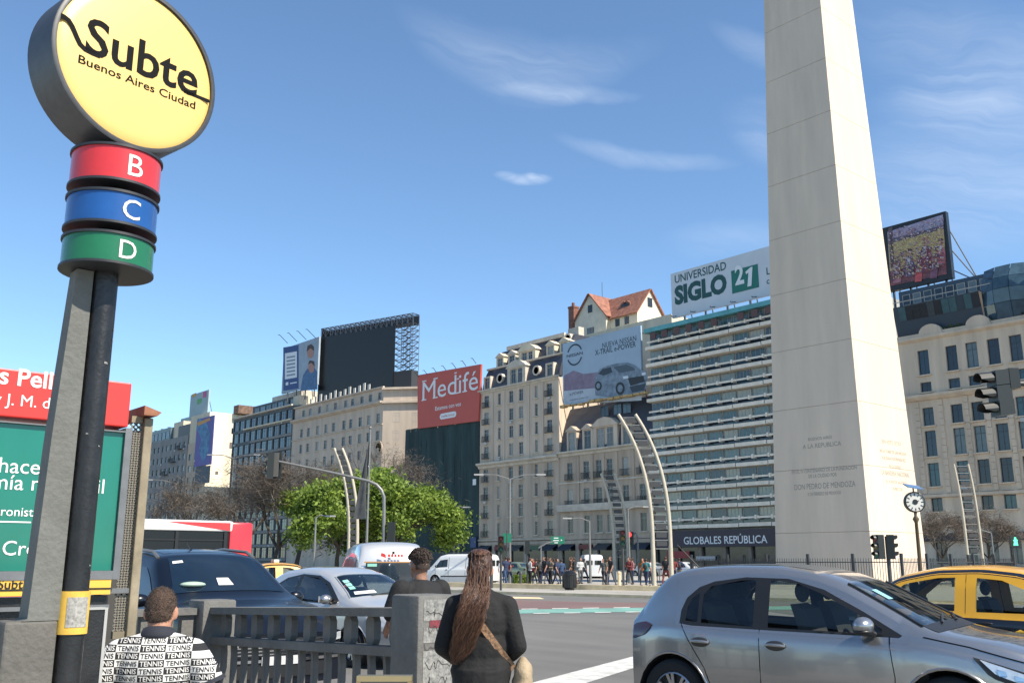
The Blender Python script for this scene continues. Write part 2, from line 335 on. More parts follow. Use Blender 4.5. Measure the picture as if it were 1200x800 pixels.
for s, px, py, wid, h in (('EN ESTE SITIO', 1045, 521, 2.4, .26), ('EN LA TORRE DE SAN NICOLAS', 1047, 532, 3.4, .22), ('FUE IZADA POR PRIMERA VEZ', 1048, 540, 3.0, .22), ('EN LA CIUDAD', 1049, 549, 1.5, .22), ('LA BANDERA NACIONAL', 1050, 558, 3.6, .32), ('EL XXIII DE AGOSTO', 1051, 567, 2.7, .2), ('DE MDCCCXII', 1052, 575, 1.2, .2)):
    engrave(s, px, py, wid, 'R', h)

# ================================================================== BUILDINGS
FY = 122.0
M_STONE = mat('french_stone', (.56, .455, .35), .85, var=.2, scale=.6, streak=True)
M_STONE2 = mat('grey_stone', (.44, .355, .27), .85, var=.26, scale=.6, streak=True)
M_STONE3 = mat('beige_render', (.51, .42, .33), .85, var=.16, scale=.5, streak=True)
M_TRIM = mat('stone_trim', (.55, .49, .40), .85, var=.2, scale=.8)
M_SLATE = mat('slate_roof', (.045, .05, .065), .5, var=.3, scale=4, bump=.3)
M_CONC = mat('white_concrete', (.50, .50, .48), .8, var=.15, scale=.9, streak=True)
M_CREAM = mat('cream_wall', (.62, .54, .40), .85, var=.18, scale=.35, streak=True)
M_DARK = mat('dark_interior', (.018, .02, .024), .6)
M_IRON = mat('black_iron', (.02, .02, .022), .5)
M_FRAME = mat('window_frame_light', (.40, .38, .34), .6); M_FRAMED = mat('window_frame_dark', (.05, .05, .055), .5)
M_GL_F = ramp_mat('glass_french', [(.015, .018, .022), (.05, .055, .06), (.02, .024, .03), (.26, .25, .22), (.018, .02, .025), (.12, .12, .11), (.02, .025, .03), (.38, .36, .31), (.03, .035, .04)])
M_GL_H = ramp_mat('glass_hotel', [(.10, .19, .21), (.20, .31, .31), (.36, .42, .37), (.14, .24, .27), (.48, .48, .40), (.07, .12, .15), (.30, .36, .34)], .08)
M_GL_D = ramp_mat('glass_dark_office', [(.03, .05, .07), (.05, .10, .13), (.09, .15, .18), (.02, .03, .05)], .06)
M_GL_J = ramp_mat('glass_corner', [(.03, .06, .085), (.015, .025, .035), (.05, .13, .15), (.05, .07, .08), (.16, .2, .2), (.02, .03, .045)], .06)
_wc = {}
def win_mesh(w, h, frame, glass, mull=1, trans=1, arch=False, fw=.07):
    key = (round(w, 2), round(h, 2), frame.name, glass.name, mull, trans, arch)
    if key in _wc: return _wc[key]
    mb = MB(); mb.box(-w / 2 + fw, w / 2 - fw, .03, .07, fw, h - fw, 1)
    mb.box(-w / 2, -w / 2 + fw, 0, .1, 0, h); mb.box(w / 2 - fw, w / 2, 0, .1, 0, h); mb.box(-w / 2 + fw, w / 2 - fw, 0, .1, 0, fw); mb.box(-w / 2 + fw, w / 2 - fw, 0, .1, h - fw, h)
    for i in range(mull): x = -w / 2 + w * (i + 1) / (mull + 1); mb.box(x - .03, x + .03, .005, .029, fw, h - fw)
    for i in range(trans): zz = h * (.72 if trans == 1 else (i + 1) / (trans + 1)); mb.box(-w / 2 + fw, w / 2 - fw, .002, .028, zz - .03, zz + .03)
    _wc[key] = mb.mesh('window', [frame, glass]); return _wc[key]
def walls(root, x0, x1, z0, z1, Y, depth, cols, rows, m, rec=.32, skip=(), name='wall', roof=True, left=True):
    """front wall facing -Y with real openings (cols x rows), side walls, back and roof"""
    mb = MB(); xs = [x0]; zs = [z0]; hx = []; hz = []
    for a, b in cols: xs += [a, b]; hx.append(len(xs) - 2)
    for a, b in rows: zs += [a, b]; hz.append(len(zs) - 2)
    xs.append(x1); zs.append(z1); nx, nz = len(xs) - 1, len(zs) - 1
    holes = {(hx[i], hz[j]) for i in range(len(cols)) for j in range(len(rows)) if (i, j) not in skip}
    idx = {}
    def vv(i, j):
        if (i, j) not in idx: idx[(i, j)] = len(mb.v); mb.v.append((xs[i], Y, zs[j]))
        return idx[(i, j)]
    for i in range(nx):
        for j in range(nz):
            if (i, j) in holes:
                a, b, c, d = xs[i], xs[i + 1], zs[j], zs[j + 1]
                mb.add([(a, Y, c), (b, Y, c), (b, Y, d), (a, Y, d), (a, Y + rec, c), (b, Y + rec, c), (b, Y + rec, d), (a, Y + rec, d)], [(0, 1, 5, 4), (1, 2, 6, 5), (2, 3, 7, 6), (3, 0, 4, 7), (4, 5, 6, 7)])
            else: mb.f.append((vv(i, j), vv(i + 1, j), vv(i + 1, j + 1), vv(i, j + 1))); mb.m.append(0)
    Y2 = Y + depth
    mb.add([(x0, Y, z0), (x0, Y2, z0), (x1, Y2, z0), (x1, Y, z0), (x0, Y, z1), (x0, Y2, z1), (x1, Y2, z1), (x1, Y, z1)], [(0, 4, 5, 1), (1, 5, 6, 2), (2, 6, 7, 3), (4, 7, 6, 5)])
    return mb.build(name, m, root)
AC = random.Random(77)
def windows(root, cols, rows, Y, frame, glass, mull=1, trans=1, rec=.18, skip=(), sill=None, balc=None, only=None):
    for j, (c, d) in enumerate(rows):
        for i, (a, b) in enumerate(cols):
            if (i, j) in skip: continue
            o = inst('window', win_mesh(b - a, d - c, frame, glass, mull, trans), root, ((a + b) / 2, Y + rec, c))
            if AC.random() < .09 and b - a > .7: inst('air_conditioner', _sm.setdefault('ac', MB().bbox(-.38, .38, -.42, -.02, 0, .5, .03).mesh('air_conditioner', mat('ac_white', (.45, .45, .43), .6))), o, ((a + b) / 2 + .1, Y, c - .75))
            if sill: inst('sill', strip_mesh(b - a + .4, .3, .16, sill), o, ((a + b) / 2, Y, c - .17))
            if balc and balc(i, j): inst('balcony_railing', rail_mesh(b - a + .5), o, ((a + b) / 2, Y, c - .02))
_sm = {}
def strip_mesh(w, d, h, m):
    k = ('s', round(w, 2), d, h, m.name)
    if k not in _sm: _sm[k] = MB().box(-w / 2, w / 2, -d, -.003, 0, h).mesh('sill', m)
    return _sm[k]
def rail_mesh(w, h=1.0, d=.5):
    k = ('r', round(w, 2), h)
    if k not in _sm:
        mb = MB(); mb.box(-w / 2, w / 2, -d, -.004, -.12, -.02); mb.box(-w / 2, w / 2, -d, -d + .05, h - .06, h); mb.box(-w / 2, w / 2, -d, -d + .05, .05, .1)
        n = max(4, int(w / .14))
        for i in range(n + 1): x = -w / 2 + .02 + (w - .04) * i / n; mb.box(x - .02, x + .02, -d + .01, -d + .04, .1, h - .06)
        for s in (-1, 1): mb.box(s * w / 2 - .02, s * w / 2 + .02, -d + .051, -.01, h - .06, h)
        _sm[k] = mb.mesh('balcony_railing', M_IRON)
    return _sm[k]
def cornice(root, x0, x1, Y, z, m=None, prof=((.0, -.5), (.18, -.5), (.3, -.2), (.62, -.05), (.62, .2), (0, .3)), name='cornice'):
    mb = MB(); k = len(prof); mb.add([(x, Y - p[0] - .003, z + p[1]) for x in (x0, x1) for p in prof], [tuple(range(k)), tuple(range(2 * k - 1, k - 1, -1))] + [(i, k + i, k + (i + 1) % k, (i + 1) % k) for i in range(k)])
    return mb.build(name, m or M_TRIM, root, clean=True)
def bx(root, name, x0, x1, y0, y1, z0, z1, m): return MB().box(x0, x1, y0, y1, z0, z1).build(name, m, root)
def billboard(name, label, x0, x1, z0, z1, Y, face, cat='billboard', t=.5, legs=3, depth=2.6, frame=None, truss=True, base=None):
    r = thing(name, label, cat, ((x0 + x1) / 2, Y, z0)); fr = frame or mat('billboard_steel', (.10, .105, .11), .5, .5)
    bx(r, 'panel', x0, x1, Y, Y + t, z0, z1, face)
    if truss:
        b0 = base if base is not None else z0 - 1.6; mb = MB()
        for i in range(legs):
            x = x0 + (x1 - x0) * (i + .5) / legs
            m2 = MB(); m2.box(x - .12, x + .12, Y + t + .004, Y + t + .3, b0, z1 - .2); m2.build('post', fr, r)
            m3 = MB(); m3.tube([(x, Y + t + .2, z1 - .6), (x, Y + t + depth, b0)], .1, 5); m3.build('brace', fr, r)
    return r
colx = lambda px, y=500, Y=FY: on_y(px, y, Y).x
zat = lambda px, py, Y=FY: on_y(px, py, Y).z

# ---- hotel with long white balcony bands
def hotel():
    x0, x1 = -105.55, -68.0; nb = 13; bw = (x1 - x0) / nb; fl = 2.98; zb = 6.55; nf = 11
    r = thing('hotel', 'slab hotel with long white balcony bands and teal glass left of the obelisk', 'building', (x0, FY, .12))
    ztop = zb + nf * fl
    bx(r, 'wall', x0 + .004, x1, FY + .45, FY + 22, .12, ztop + .9, mat('hotel_wall', (.33, .33, .31), .8, var=.2, scale=.5))
    inf = mat('hotel_infill', (.09, .14, .15), .35, rnd=.0, var=.3, scale=.7); parm = {}
    M_PB = mat('hotel_parapet', (.76, .68, .56), .8, var=.14, scale=.8, streak=True, rnd=.06)
    pw = MB().box(0, bw * 2 - .16, -.95, -.8, 0, .55).box(0, bw * 2 - .16, -.8, .44, 0, .16).mesh('balcony', M_PB)
    rw = MB().box(0, bw - .42, -.62, -.5, 0, .28).mesh('rail', M_PB); blk = MB().box(-.16, .16, -.7, .3, 0, .62).mesh('pier', M_PB)
    for f in range(nf):
        z0 = zb + f * fl; sh = 0 if f % 2 else bw
        for k in range(-1, 7):
            a = x0 + k * 2 * bw + (0 if f % 1 else 0)
            if k < 0 or a + 2 * bw > x1 + .1: continue
            inst('balcony', pw, r, (a + .08, FY, z0 + (.04 if (k + f) % 2 else 0)))
        for k in range(nb):
            a = x0 + k * bw
            inst('rail', rw, r, (a + .21, FY, z0 + 1.22)); 
            if k: inst('pier', blk, r, (a, FY, z0 + 1.08))
            w_ = win_mesh(bw - .3, 1.36, mat('hotel_frame', (.30, .31, .30), .5), M_GL_H, 3 if (k + f) % 3 else 2, 0, fw=.06)
            inst('window', w_, r, (a + bw / 2, FY + .3, z0 + 1.5))
            bx_ = inst('spandrel', _sm.setdefault('hsp', MB().box(-bw / 2 + .1, bw / 2 - .1, 0, .1, 0, .85).mesh('spandrel', M_GL_D)), r, (a + bw / 2, FY + .32, z0 + .5))
    teal = mat('teal_glass_band', (.10, .33, .34), .3, var=.2, scale=.6)
    bx(r, 'parapet', x0 - .05, x1, FY - 1.0, FY + .44, ztop, ztop + .75, teal)
    for i in range(14):
        x = x0 + 1.4 + i * 2.55
        if i in (6,): continue
        bx(r, 'letter_panel', x, x + 1.15, FY - 1.12, FY - .96, ztop - 1.35, ztop - .25, mat('letter_panel', (.11, .055, .05), .6))
    # shopfront floors
    pur = mat('fascia_aubergine', (.035, .025, .04), .5)
    bx(r, 'fascia', x0, x1, FY - 1.1, FY + .44, 3.7, 6.2, pur)
    O = on_y(848.5, 636.5, FY - 1.1)
    text('GLOBALES REPÚBLICA', O, X1, Z1, -Y1, height=1.15, width=15.4, bold=.01, ext=.01, align='C').build('lettering', mat('white_letters', (.75, .75, .74), .5), r)
    sg = mat('shop_glass', (.025, .03, .035), .1, var=.5, scale=1.5)
    bx(r, 'shopfront', x0, x1, FY - .2, FY + .44, .12, 3.69, sg)
    for i in range(9): bx(r, 'column', x0 + .2 + i * 4.6, x0 + .8 + i * 4.6, FY - .7, FY - .21, .12, 3.69, mat('shop_column', (.20, .16, .12), .6))
    bx(r, 'shop_sign', *sorted((colx(786, 655), colx(812, 655))), FY - .9, FY - .72, 2.0, 3.1, mat('shop_red', (.30, .03, .03), .5))
    for px in (720, 745, 838, 850): pass
    h = bx(r, 'shop_sign', *sorted((colx(820, 655), colx(842, 655))), FY - .9, FY - .72, 1.7, 2.3, mat('shop_white', (.45, .42, .42), .5))
    return ztop
HT = hotel()
b = billboard('university_billboard', 'pale roof billboard with green square numerals above the hotel', colx(782, 340), -66.0, HT + 2.1, 49.2, FY + 1.0, mat('billboard_pale', (.56, .60, .63), .6, var=.05, scale=.3), legs=8, base=HT + .3)
gD = mat('print_dark_green', (.012, .075, .075), .6); gG = mat('print_green', (.015, .16, .125), .6); pW = mat('print_white', (.72, .74, .74), .6)
BY = FY + 1.0
def put(root, s, px, py, wpx, m, h, bold=0., Y=BY, shear=0., al='L', ext=.02):
    O = on_y(px, py, Y); wd = (on_y(px + wpx, py, Y).x - O.x) if wpx else None
    return text(s, O, X1, Z1, -Y1, height=h, width=wd, bold=bold, shear=shear, align=al, ext=ext).build('lettering', m, root)
put(b, 'UNIVERSIDAD', 791, 332, 61, gD, 1.4, .012); put(b, 'SIGLO', 791, 356.5, 62, gD, 3.0, .055)
q0, q1 = on_y(858.5, 347, BY), on_y(888, 310, BY)
MB().box(q0.x, q1.x, BY - .06, BY - .004, q0.z + .4, q1.z + .1).build('emblem', gG, b)
text('2', V(q0.x + .7, BY - .06, q0.z + 1.7), X1, Z1, -Y1, height=3.1, width=1.7, bold=.03, ext=.03).build('lettering', pW, b)
MB().flat([(0, 0), (.75, 0), (1.15, 3.0), (.75, 3.0), (-.2, 2.5), (-.1, 2.05), (.35, 2.25)], V(q0.x + 2.95, BY - .09, q0.z + .9), X1, Z1).build('lettering', pW, b, clean=True)
put(b, 'La universidad', 898.5, 322, None, gD, 1.2, .01); put(b, 'con vos', 898.5, 333, None, gD, 1.0, .01)
for i in range(9): MB().tube([(-100 + i * 4, BY - .05, HT + 2.3), (-100 + i * 4, BY - 1.2, HT + 2.0), (-100 + i * 4, BY - 1.3, HT + 2.2)], .07, 5).build('floodlight', M_IRON, b)

# ---- stone apartment house with two-tier slate mansard (left) and its lower neighbour (right)
def shop_base(r, x0, x1, zt, m, n, mats=None):
    """street level: dark glass bays between piers, with awnings"""
    bx(r, 'shopfront', x0 + .02, x1 - .02, FY + .25, FY + .6, .12, zt, mat('shop_glass', (.025, .03, .035), .1))
    bw = (x1 - x0) / n
    for i in range(n + 1): bx(r, 'pier', max(x0, x0 + i * bw - .45), min(x1, x0 + i * bw + .45), FY - .12, FY + .249, .12, zt, m)
    bx(r, 'shop_lintel', x0, x1, FY - .2, FY + .249, zt + .002, zt + .6, m)
    for i in range(n):
        c = (mats or [(.02, .03, .05), (.10, .02, .02), (.05, .05, .05), (.03, .05, .04)])[i % 4]
        mb = MB(); a = x0 + i * bw + .55; b_ = x0 + (i + 1) * bw - .55
        mb.add([(a, FY - .13, zt - .1), (b_, FY - .13, zt - .1), (b_, FY - 1.5, zt - .9), (a, FY - 1.5, zt - .9), (b_, FY - 1.5, zt - 1.2), (a, FY - 1.5, zt - 1.2)], [(0, 1, 2, 3), (3, 2, 4, 5)])
        if i % 2 == 0: mb.build('awning', mat('awning_%d' % (i % 4), c, .7), r)
        else: bx(r, 'shop_sign', a, b_, FY - .35, FY - .13, zt - 1.0, zt - .2, mat('sign_%d' % (i % 4), [(.02, .04, .09), (.15, .02, .02), (.3, .3, .28), (.04, .10, .05)][i % 4], .5))
def dormer(r, x, z, w, h, Y, m=None, round_=False, gable=True, pair=False):
    """stone dormer with its own window, standing out of the roof slope"""
    m = m or M_TRIM; mb = MB()
    if round_:
        M = Matrix.Translation((x, Y, z + h / 2)) @ Matrix.Rotation(math.pi / 2, 4, 'X')
        mb.lathe([(w * .34, -2.), (w * .34, .02), (w * .36, .06), (w * .5, .06), (w * .5, -2.)], 16, 0, M)
        d = mb.build('oval_dormer', m, r); MB().lathe([(.0, 0), (w * .33, 0)], 16, 0, M).build('window', M_GL_F, d); return
    t = w * .16
    mb.box(x - w / 2, x - w / 2 + t, Y, Y + 2.4, z, z + h); mb.box(x + w / 2 - t, x + w / 2, Y, Y + 2.4, z, z + h); mb.box(x - w / 2 + t, x + w / 2 - t, Y, Y + 2.4, z + h - .25, z + h - .002)
    mb.box(x - w / 2 + t, x + w / 2 - t, Y + .3, Y + 2.39, z, z + h - .25)
    if gable: mb.prism([(-w * .62, 0), (w * .62, 0), (w * .5, .2), (0, w * .38), (-w * .5, .2)] if not pair else [(-w * .56, 0), (w * .56, 0), (w * .5, .35), (w * .25, w * .22), (0, w * .27), (-w * .25, w * .22), (-w * .5, .35)], (x, Y - .2, z + h), X1, Z1, Y1, 2.6)
    d = mb.build('dormer', m, r, clean=True)
    if pair:
        for s in (-1, 1): inst('window', win_mesh(w * .24, h - .45, M_FRAME, M_GL_F), d, (x + s * w * .18, Y + .15, z + .1))
    else: inst('window', win_mesh(w - 2 * t - .04, h - .35, M_FRAME, M_GL_F), d, (x, Y + .15, z + .05))
def mansard(r, x0, x1, z0, z1, Y, inset, name='mansard_roof', m=None):
    mb = MB(); n = 6; P = []
    for i in range(n + 1):
        t = i / n; y = Y + inset * (t ** 1.7); z = z0 + (z1 - z0) * t; P.append([(x0 + .0, y, z), (x1, y, z)])
    mb.grid(P); k = len(mb.v)
    yb = Y + 12
    for s, x in ((0, x0), (1, x1)):
        pts = [(x, p[s][1], p[s][2]) for p in P] + [(x, yb, z1), (x, yb, z0)]; mb.add(pts, [tuple(range(len(pts)))])
    mb.add([(x0, P[-1][0][1], z1), (x1, P[-1][0][1], z1), (x1, yb, z1), (x0, yb, z1)], [(0, 1, 2, 3)])
    return mb.build(name, m or M_SLATE, r, clean=True)
def french():
    x0, x1 = -151.15, -127.85; r = thing('french_apartment_building', 'tall pale stone apartment house with two-tier slate mansard and dormers', 'building', (x0, FY, .12))
    big = [569.5, 643.5]; pair = [598.5, 610]; small = [584.5, 628]
    cols = sorted([(colx(p) - .72, colx(p) + .72, 'b') for p in big] + [(colx(p) - .62, colx(p) + .62, 'p') for p in pair] + [(colx(p) - .42, colx(p) + .42, 's') for p in small])
    kinds = [c[2] for c in cols]; cl = [c[:2] for c in cols]
    up = [(21.6 + i * 3.45, 21.6 + i * 3.45 + 2.35) for i in range(4)]; lo = [(6.3 + i * 3.55, 6.3 + i * 3.55 + 2.45) for i in range(4)]
    walls(r, x0, x1, 5.3, 20.2, FY, 26, cl, lo, M_STONE2); walls(r, x0, x1, 20.2, 35.2, FY + .1, 25.9, cl, up, M_STONE, name='upper_wall')
    windows(r, cl, lo, FY, M_FRAME, M_GL_F, sill=M_TRIM, balc=lambda i, j: kinds[i] == 'b'); windows(r, cl, up, FY + .1, M_FRAME, M_GL_F, sill=M_TRIM, balc=lambda i, j: kinds[i] == 'b')
    cornice(r, x0 - .1, x1, FY, 20.2, prof=((0, -.6), (.2, -.6), (.35, -.2), (.9, .1), (.9, .45), (0, .5))); cornice(r, x0 - .2, x1 + .1, FY + .1, 35.3); cornice(r, x0, x1, FY, 5.6, name='string_course', prof=((0, -.2), (.25, -.2), (.35, .1), (0, .15)))
    for p in (577, 590.5, 619.5, 636): bx(r, 'pilaster', colx(p) - .2, colx(p) + .2, FY - .05, FY + .098, 20.71, 34.7, M_STONE)
    shop_base(r, x0, x1, 4.6, M_STONE2, 5)
    mansard(r, x0 + .2, x1 - .2, 35.6, 40.0, FY + .5, 1.6); mansard(r, x0 + 1.2, x1 - .2, 40.0, 44.2, FY + 3.2, 1.8, 'upper_mansard_roof')
    cornice(r, x0 + .2, x1 - .2, FY + 1.9, 40.1, prof=((0, -.2), (.3, -.15), (.35, .15), (0, .2)), name='roof_moulding')
    bx(r, 'parapet', x0 + 3, x1 - 3, FY + 4.6, FY + 5.0, 44.21, 45.0, M_TRIM)
    for p, k in ((569, 0), (584, 1), (604, 2), (627, 1), (643, 0)):
        x = colx(p)
        if k == 1: dormer(r, x, 36.3, 2.0, 2.2, FY + .35, round_=True)
        elif k == 2: dormer(r, x, 35.7, 5.4, 3.2, FY + .2, pair=True)
        else: dormer(r, x, 35.8, 2.2, 2.5, FY + .3, gable=False)
    for p, k in ((574, 0), (588, 3), (606, 2), (634, 0), (650, 0)): dormer(r, colx(p), 40.1, 5.0 if k == 2 else 2.3, 2.4, FY + 2.6, M_CREAM if k in (0, 2) else M_TRIM, gable=True, pair=k == 2)
    for p in (600, 646): dormer(r, colx(p, 430), 42.6, 2.0, 1.9, FY + 4.4, round_=True)
    bx(r, 'chimney', colx(640) - 2, colx(640) + 1, FY + 8, FY + 9.5, 44.21, 46.6, M_TRIM); bx(r, 'chimney', colx(606) - 2, colx(606) + 1.2, FY + 8, FY + 9.5, 44.21, 45.9, M_TRIM)
french()
def neighbour():
    x0, x1 = -127.8, -105.65; r = thing('slate_roofed_building', 'grey stone building with slate mansard under the car advertisement', 'building', (x0, FY, .12))
    cl = [(colx(p) - .7, colx(p) + .7) for p in (667, 686, 700.5, 713, 731.5, 751)]; rows = [(6.4 + i * 4.75, 6.4 + i * 4.75 + 3.0) for i in range(3)]
    walls(r, x0, x1, 5.3, 20.4, FY, 14, cl, rows, M_STONE2); windows(r, cl, rows, FY, M_FRAME, M_GL_F, sill=M_TRIM, balc=lambda i, j: j > 0)
    cornice(r, x0, x1, FY, 20.6, prof=((0, -.5), (.2, -.5), (.35, -.1), (.8, .1), (.8, .35), (0, .4))); cornice(r, x0, x1, FY, 15.3, name='string_course', prof=((0, -.15), (.2, -.15), (.2, .1), (0, .15)))
    cornice(r, x0, x1, FY, 10.5, name='balcony_slab', prof=((0, -.3), (.8, -.3), (.8, .0), (.85, .0), (.85, .9), (.75, .9), (.75, .02), (0, .02)))
    for p in (677, 693.5, 706.5, 722, 741): bx(r, 'pilaster', colx(p) - .25, colx(p) + .25, FY - .18, FY - .003, 11.5, 20.0, M_STONE2)
    shop_base(r, x0, x1, 4.6, M_STONE2, 5, [(.03, .03, .03), (.02, .04, .08), (.04, .03, .03), (.12, .11, .1)])
    mansard(r, x0 + .1, x1 - .1, 21.0, 29.3, FY + .4, 2.6)
    for p, pr in ((669, 0), (687.5, 0), (708, 1), (733.5, 0)):
        dormer(r, colx(p, 510), 21.05, 6.0 if pr else 2.5, 3.7 if pr else 3.6, FY + .15, M_STONE, pair=bool(pr))
    for p in (701, 716, 727): inst('window', win_mesh(1.9, 1.9, M_FRAMED, M_GL_D), r, (colx(p, 480), FY + 1.65, 26.7))
neighbour()
# car advertisement over the slate roof
x0, x1, z0, z1 = colx(660.5, 440), colx(752, 420), 30.0, 41.2
ad = billboard('car_billboard', 'blue grey advertisement with a silver car over the slate mansard', x0, x1, z0, z1, FY - .2, mat('print_sky_blue', (.33, .43, .52), .6, var=.1, scale=.12), legs=5, base=28.6, depth=3.0)
AY = FY - .2
def poly_px(root, name, pts, m, Y, lay=1):
    q = [on_y(px, py, Y) for px, py in pts]; MB().add([(p.x, Y - .012 * lay - .004, p.z) for p in q], [tuple(range(len(q)))]).build(name, m, root, clean=True)
dk = mat('print_navy', (.03, .045, .06), .6)
poly_px(ad, 'printed_hills', [(661, 440), (672, 434), (684, 438), (700, 436), (714, 444), (714, 457), (661, 461)], mat('print_mauve', (.22, .17, .23), .6, var=.3, scale=.5), AY)
poly_px(ad, 'printed_ground', [(661, 458), (714, 453), (752, 449), (752, 469), (661, 474)], mat('print_pale', (.42, .47, .52), .6, var=.1, scale=.6), AY, 2)
kb_ = mat('print_car_silver', (.17, .22, .27), .5, var=.45, scale=.9); kg = mat('print_car_glass', (.02, .03, .045), .4); kw = mat('print_wheel', (.015, .018, .022), .5); kl = mat('print_light', (.6, .66, .7), .5)
poly_px(ad, 'printed_car', [(698, 463), (697, 452), (698, 441), (703, 432.5), (712, 428.5), (724, 425.5), (736, 425), (744, 428), (750, 433), (757.5, 434.5), (759, 440), (758.5, 452), (755, 458), (742, 461), (730, 464.5), (712, 465)], kb_, AY - .05, 3)
poly_px(ad, 'printed_window', [(701, 438), (706, 432.5), (716, 430), (718, 436), (708, 440)], kg, AY - .05, 4); poly_px(ad, 'printed_windscreen', [(719, 430), (734, 427), (742, 430), (745, 433.5), (726, 437)], mat('print_glass_pale', (.06, .085, .11), .4), AY - .05, 4)
poly_px(ad, 'printed_grille', [(736, 443), (754, 440), (756, 447), (739, 452)], kw, AY - .05, 4); poly_px(ad, 'printed_bumper', [(738, 453), (757, 449), (755, 457), (741, 460)], kg, AY - .05, 4)
for cx, cy, rr in ((727, 455, 7.5), (701.5, 452, 5.5)):
    poly_px(ad, 'printed_wheel', [(cx + rr * .72 * math.cos(a * math.pi / 8), cy + rr * math.sin(a * math.pi / 8)) for a in range(16)], kw, AY - .05, 5)
    poly_px(ad, 'printed_rim', [(cx + rr * .42 * math.cos(a * math.pi / 6), cy + rr * .6 * math.sin(a * math.pi / 6)) for a in range(12)], kb_, AY - .05, 6)
poly_px(ad, 'printed_headlight', [(730, 441), (736, 440), (737, 443), (731, 444)], kl, AY - .05, 6); poly_px(ad, 'printed_headlight', [(752, 437), (757, 436), (757, 439), (753, 440)], kl, AY - .05, 6)
# ring emblem with bar and wordmark
c = on_y(673.5, 415.5, AY); ring = MB()
for a0, a1 in ((22, 158), (202, 338)):
    for k in range(8):
        t0, t1 = R(a0 + (a1 - a0) * k / 8), R(a0 + (a1 - a0) * (k + 1) / 8)
        ring.add([(c.x + rr * math.cos(t), AY - .03, c.z + rr * math.sin(t)) for t in (t0, t1) for rr in (1.75, 2.05)], [(0, 1, 3, 2)])
ring.build('emblem', dk, ad)
text('NISSAN', V(c.x - 2.1, AY, c.z - .25), X1, Z1, -Y1, height=.55, width=4.2, bold=.01, ext=.03).build('lettering', dk, ad)
put(ad, 'NUEVA NISSAN', 706, 408, 40, dk, 1.0, Y=AY); put(ad, 'X-TRAIL e-POWER', 697.5, 416.5, 48, dk, 1.0, .008, Y=AY); put(ad, 'e-POWER', 668, 463.5, 16, dk, .55, Y=AY, ext=.04)
put(ad, 'nissan.com.ar', 668, 469.5, 22, dk, .3, Y=AY, ext=.04)
mb = MB()
for i in range(14): mb.box(x0 + i * 1.5, x0 + i * 1.5 + 1.3, AY - 1.0 + .3 * random.random(), AY - .1, 28.9 + .3 * random.random(), 29.25 + .3 * random.random())
mb.build('catwalk', mat('ochre_catwalk', (.45, .30, .12), .7, var=.5, scale=2), ad)

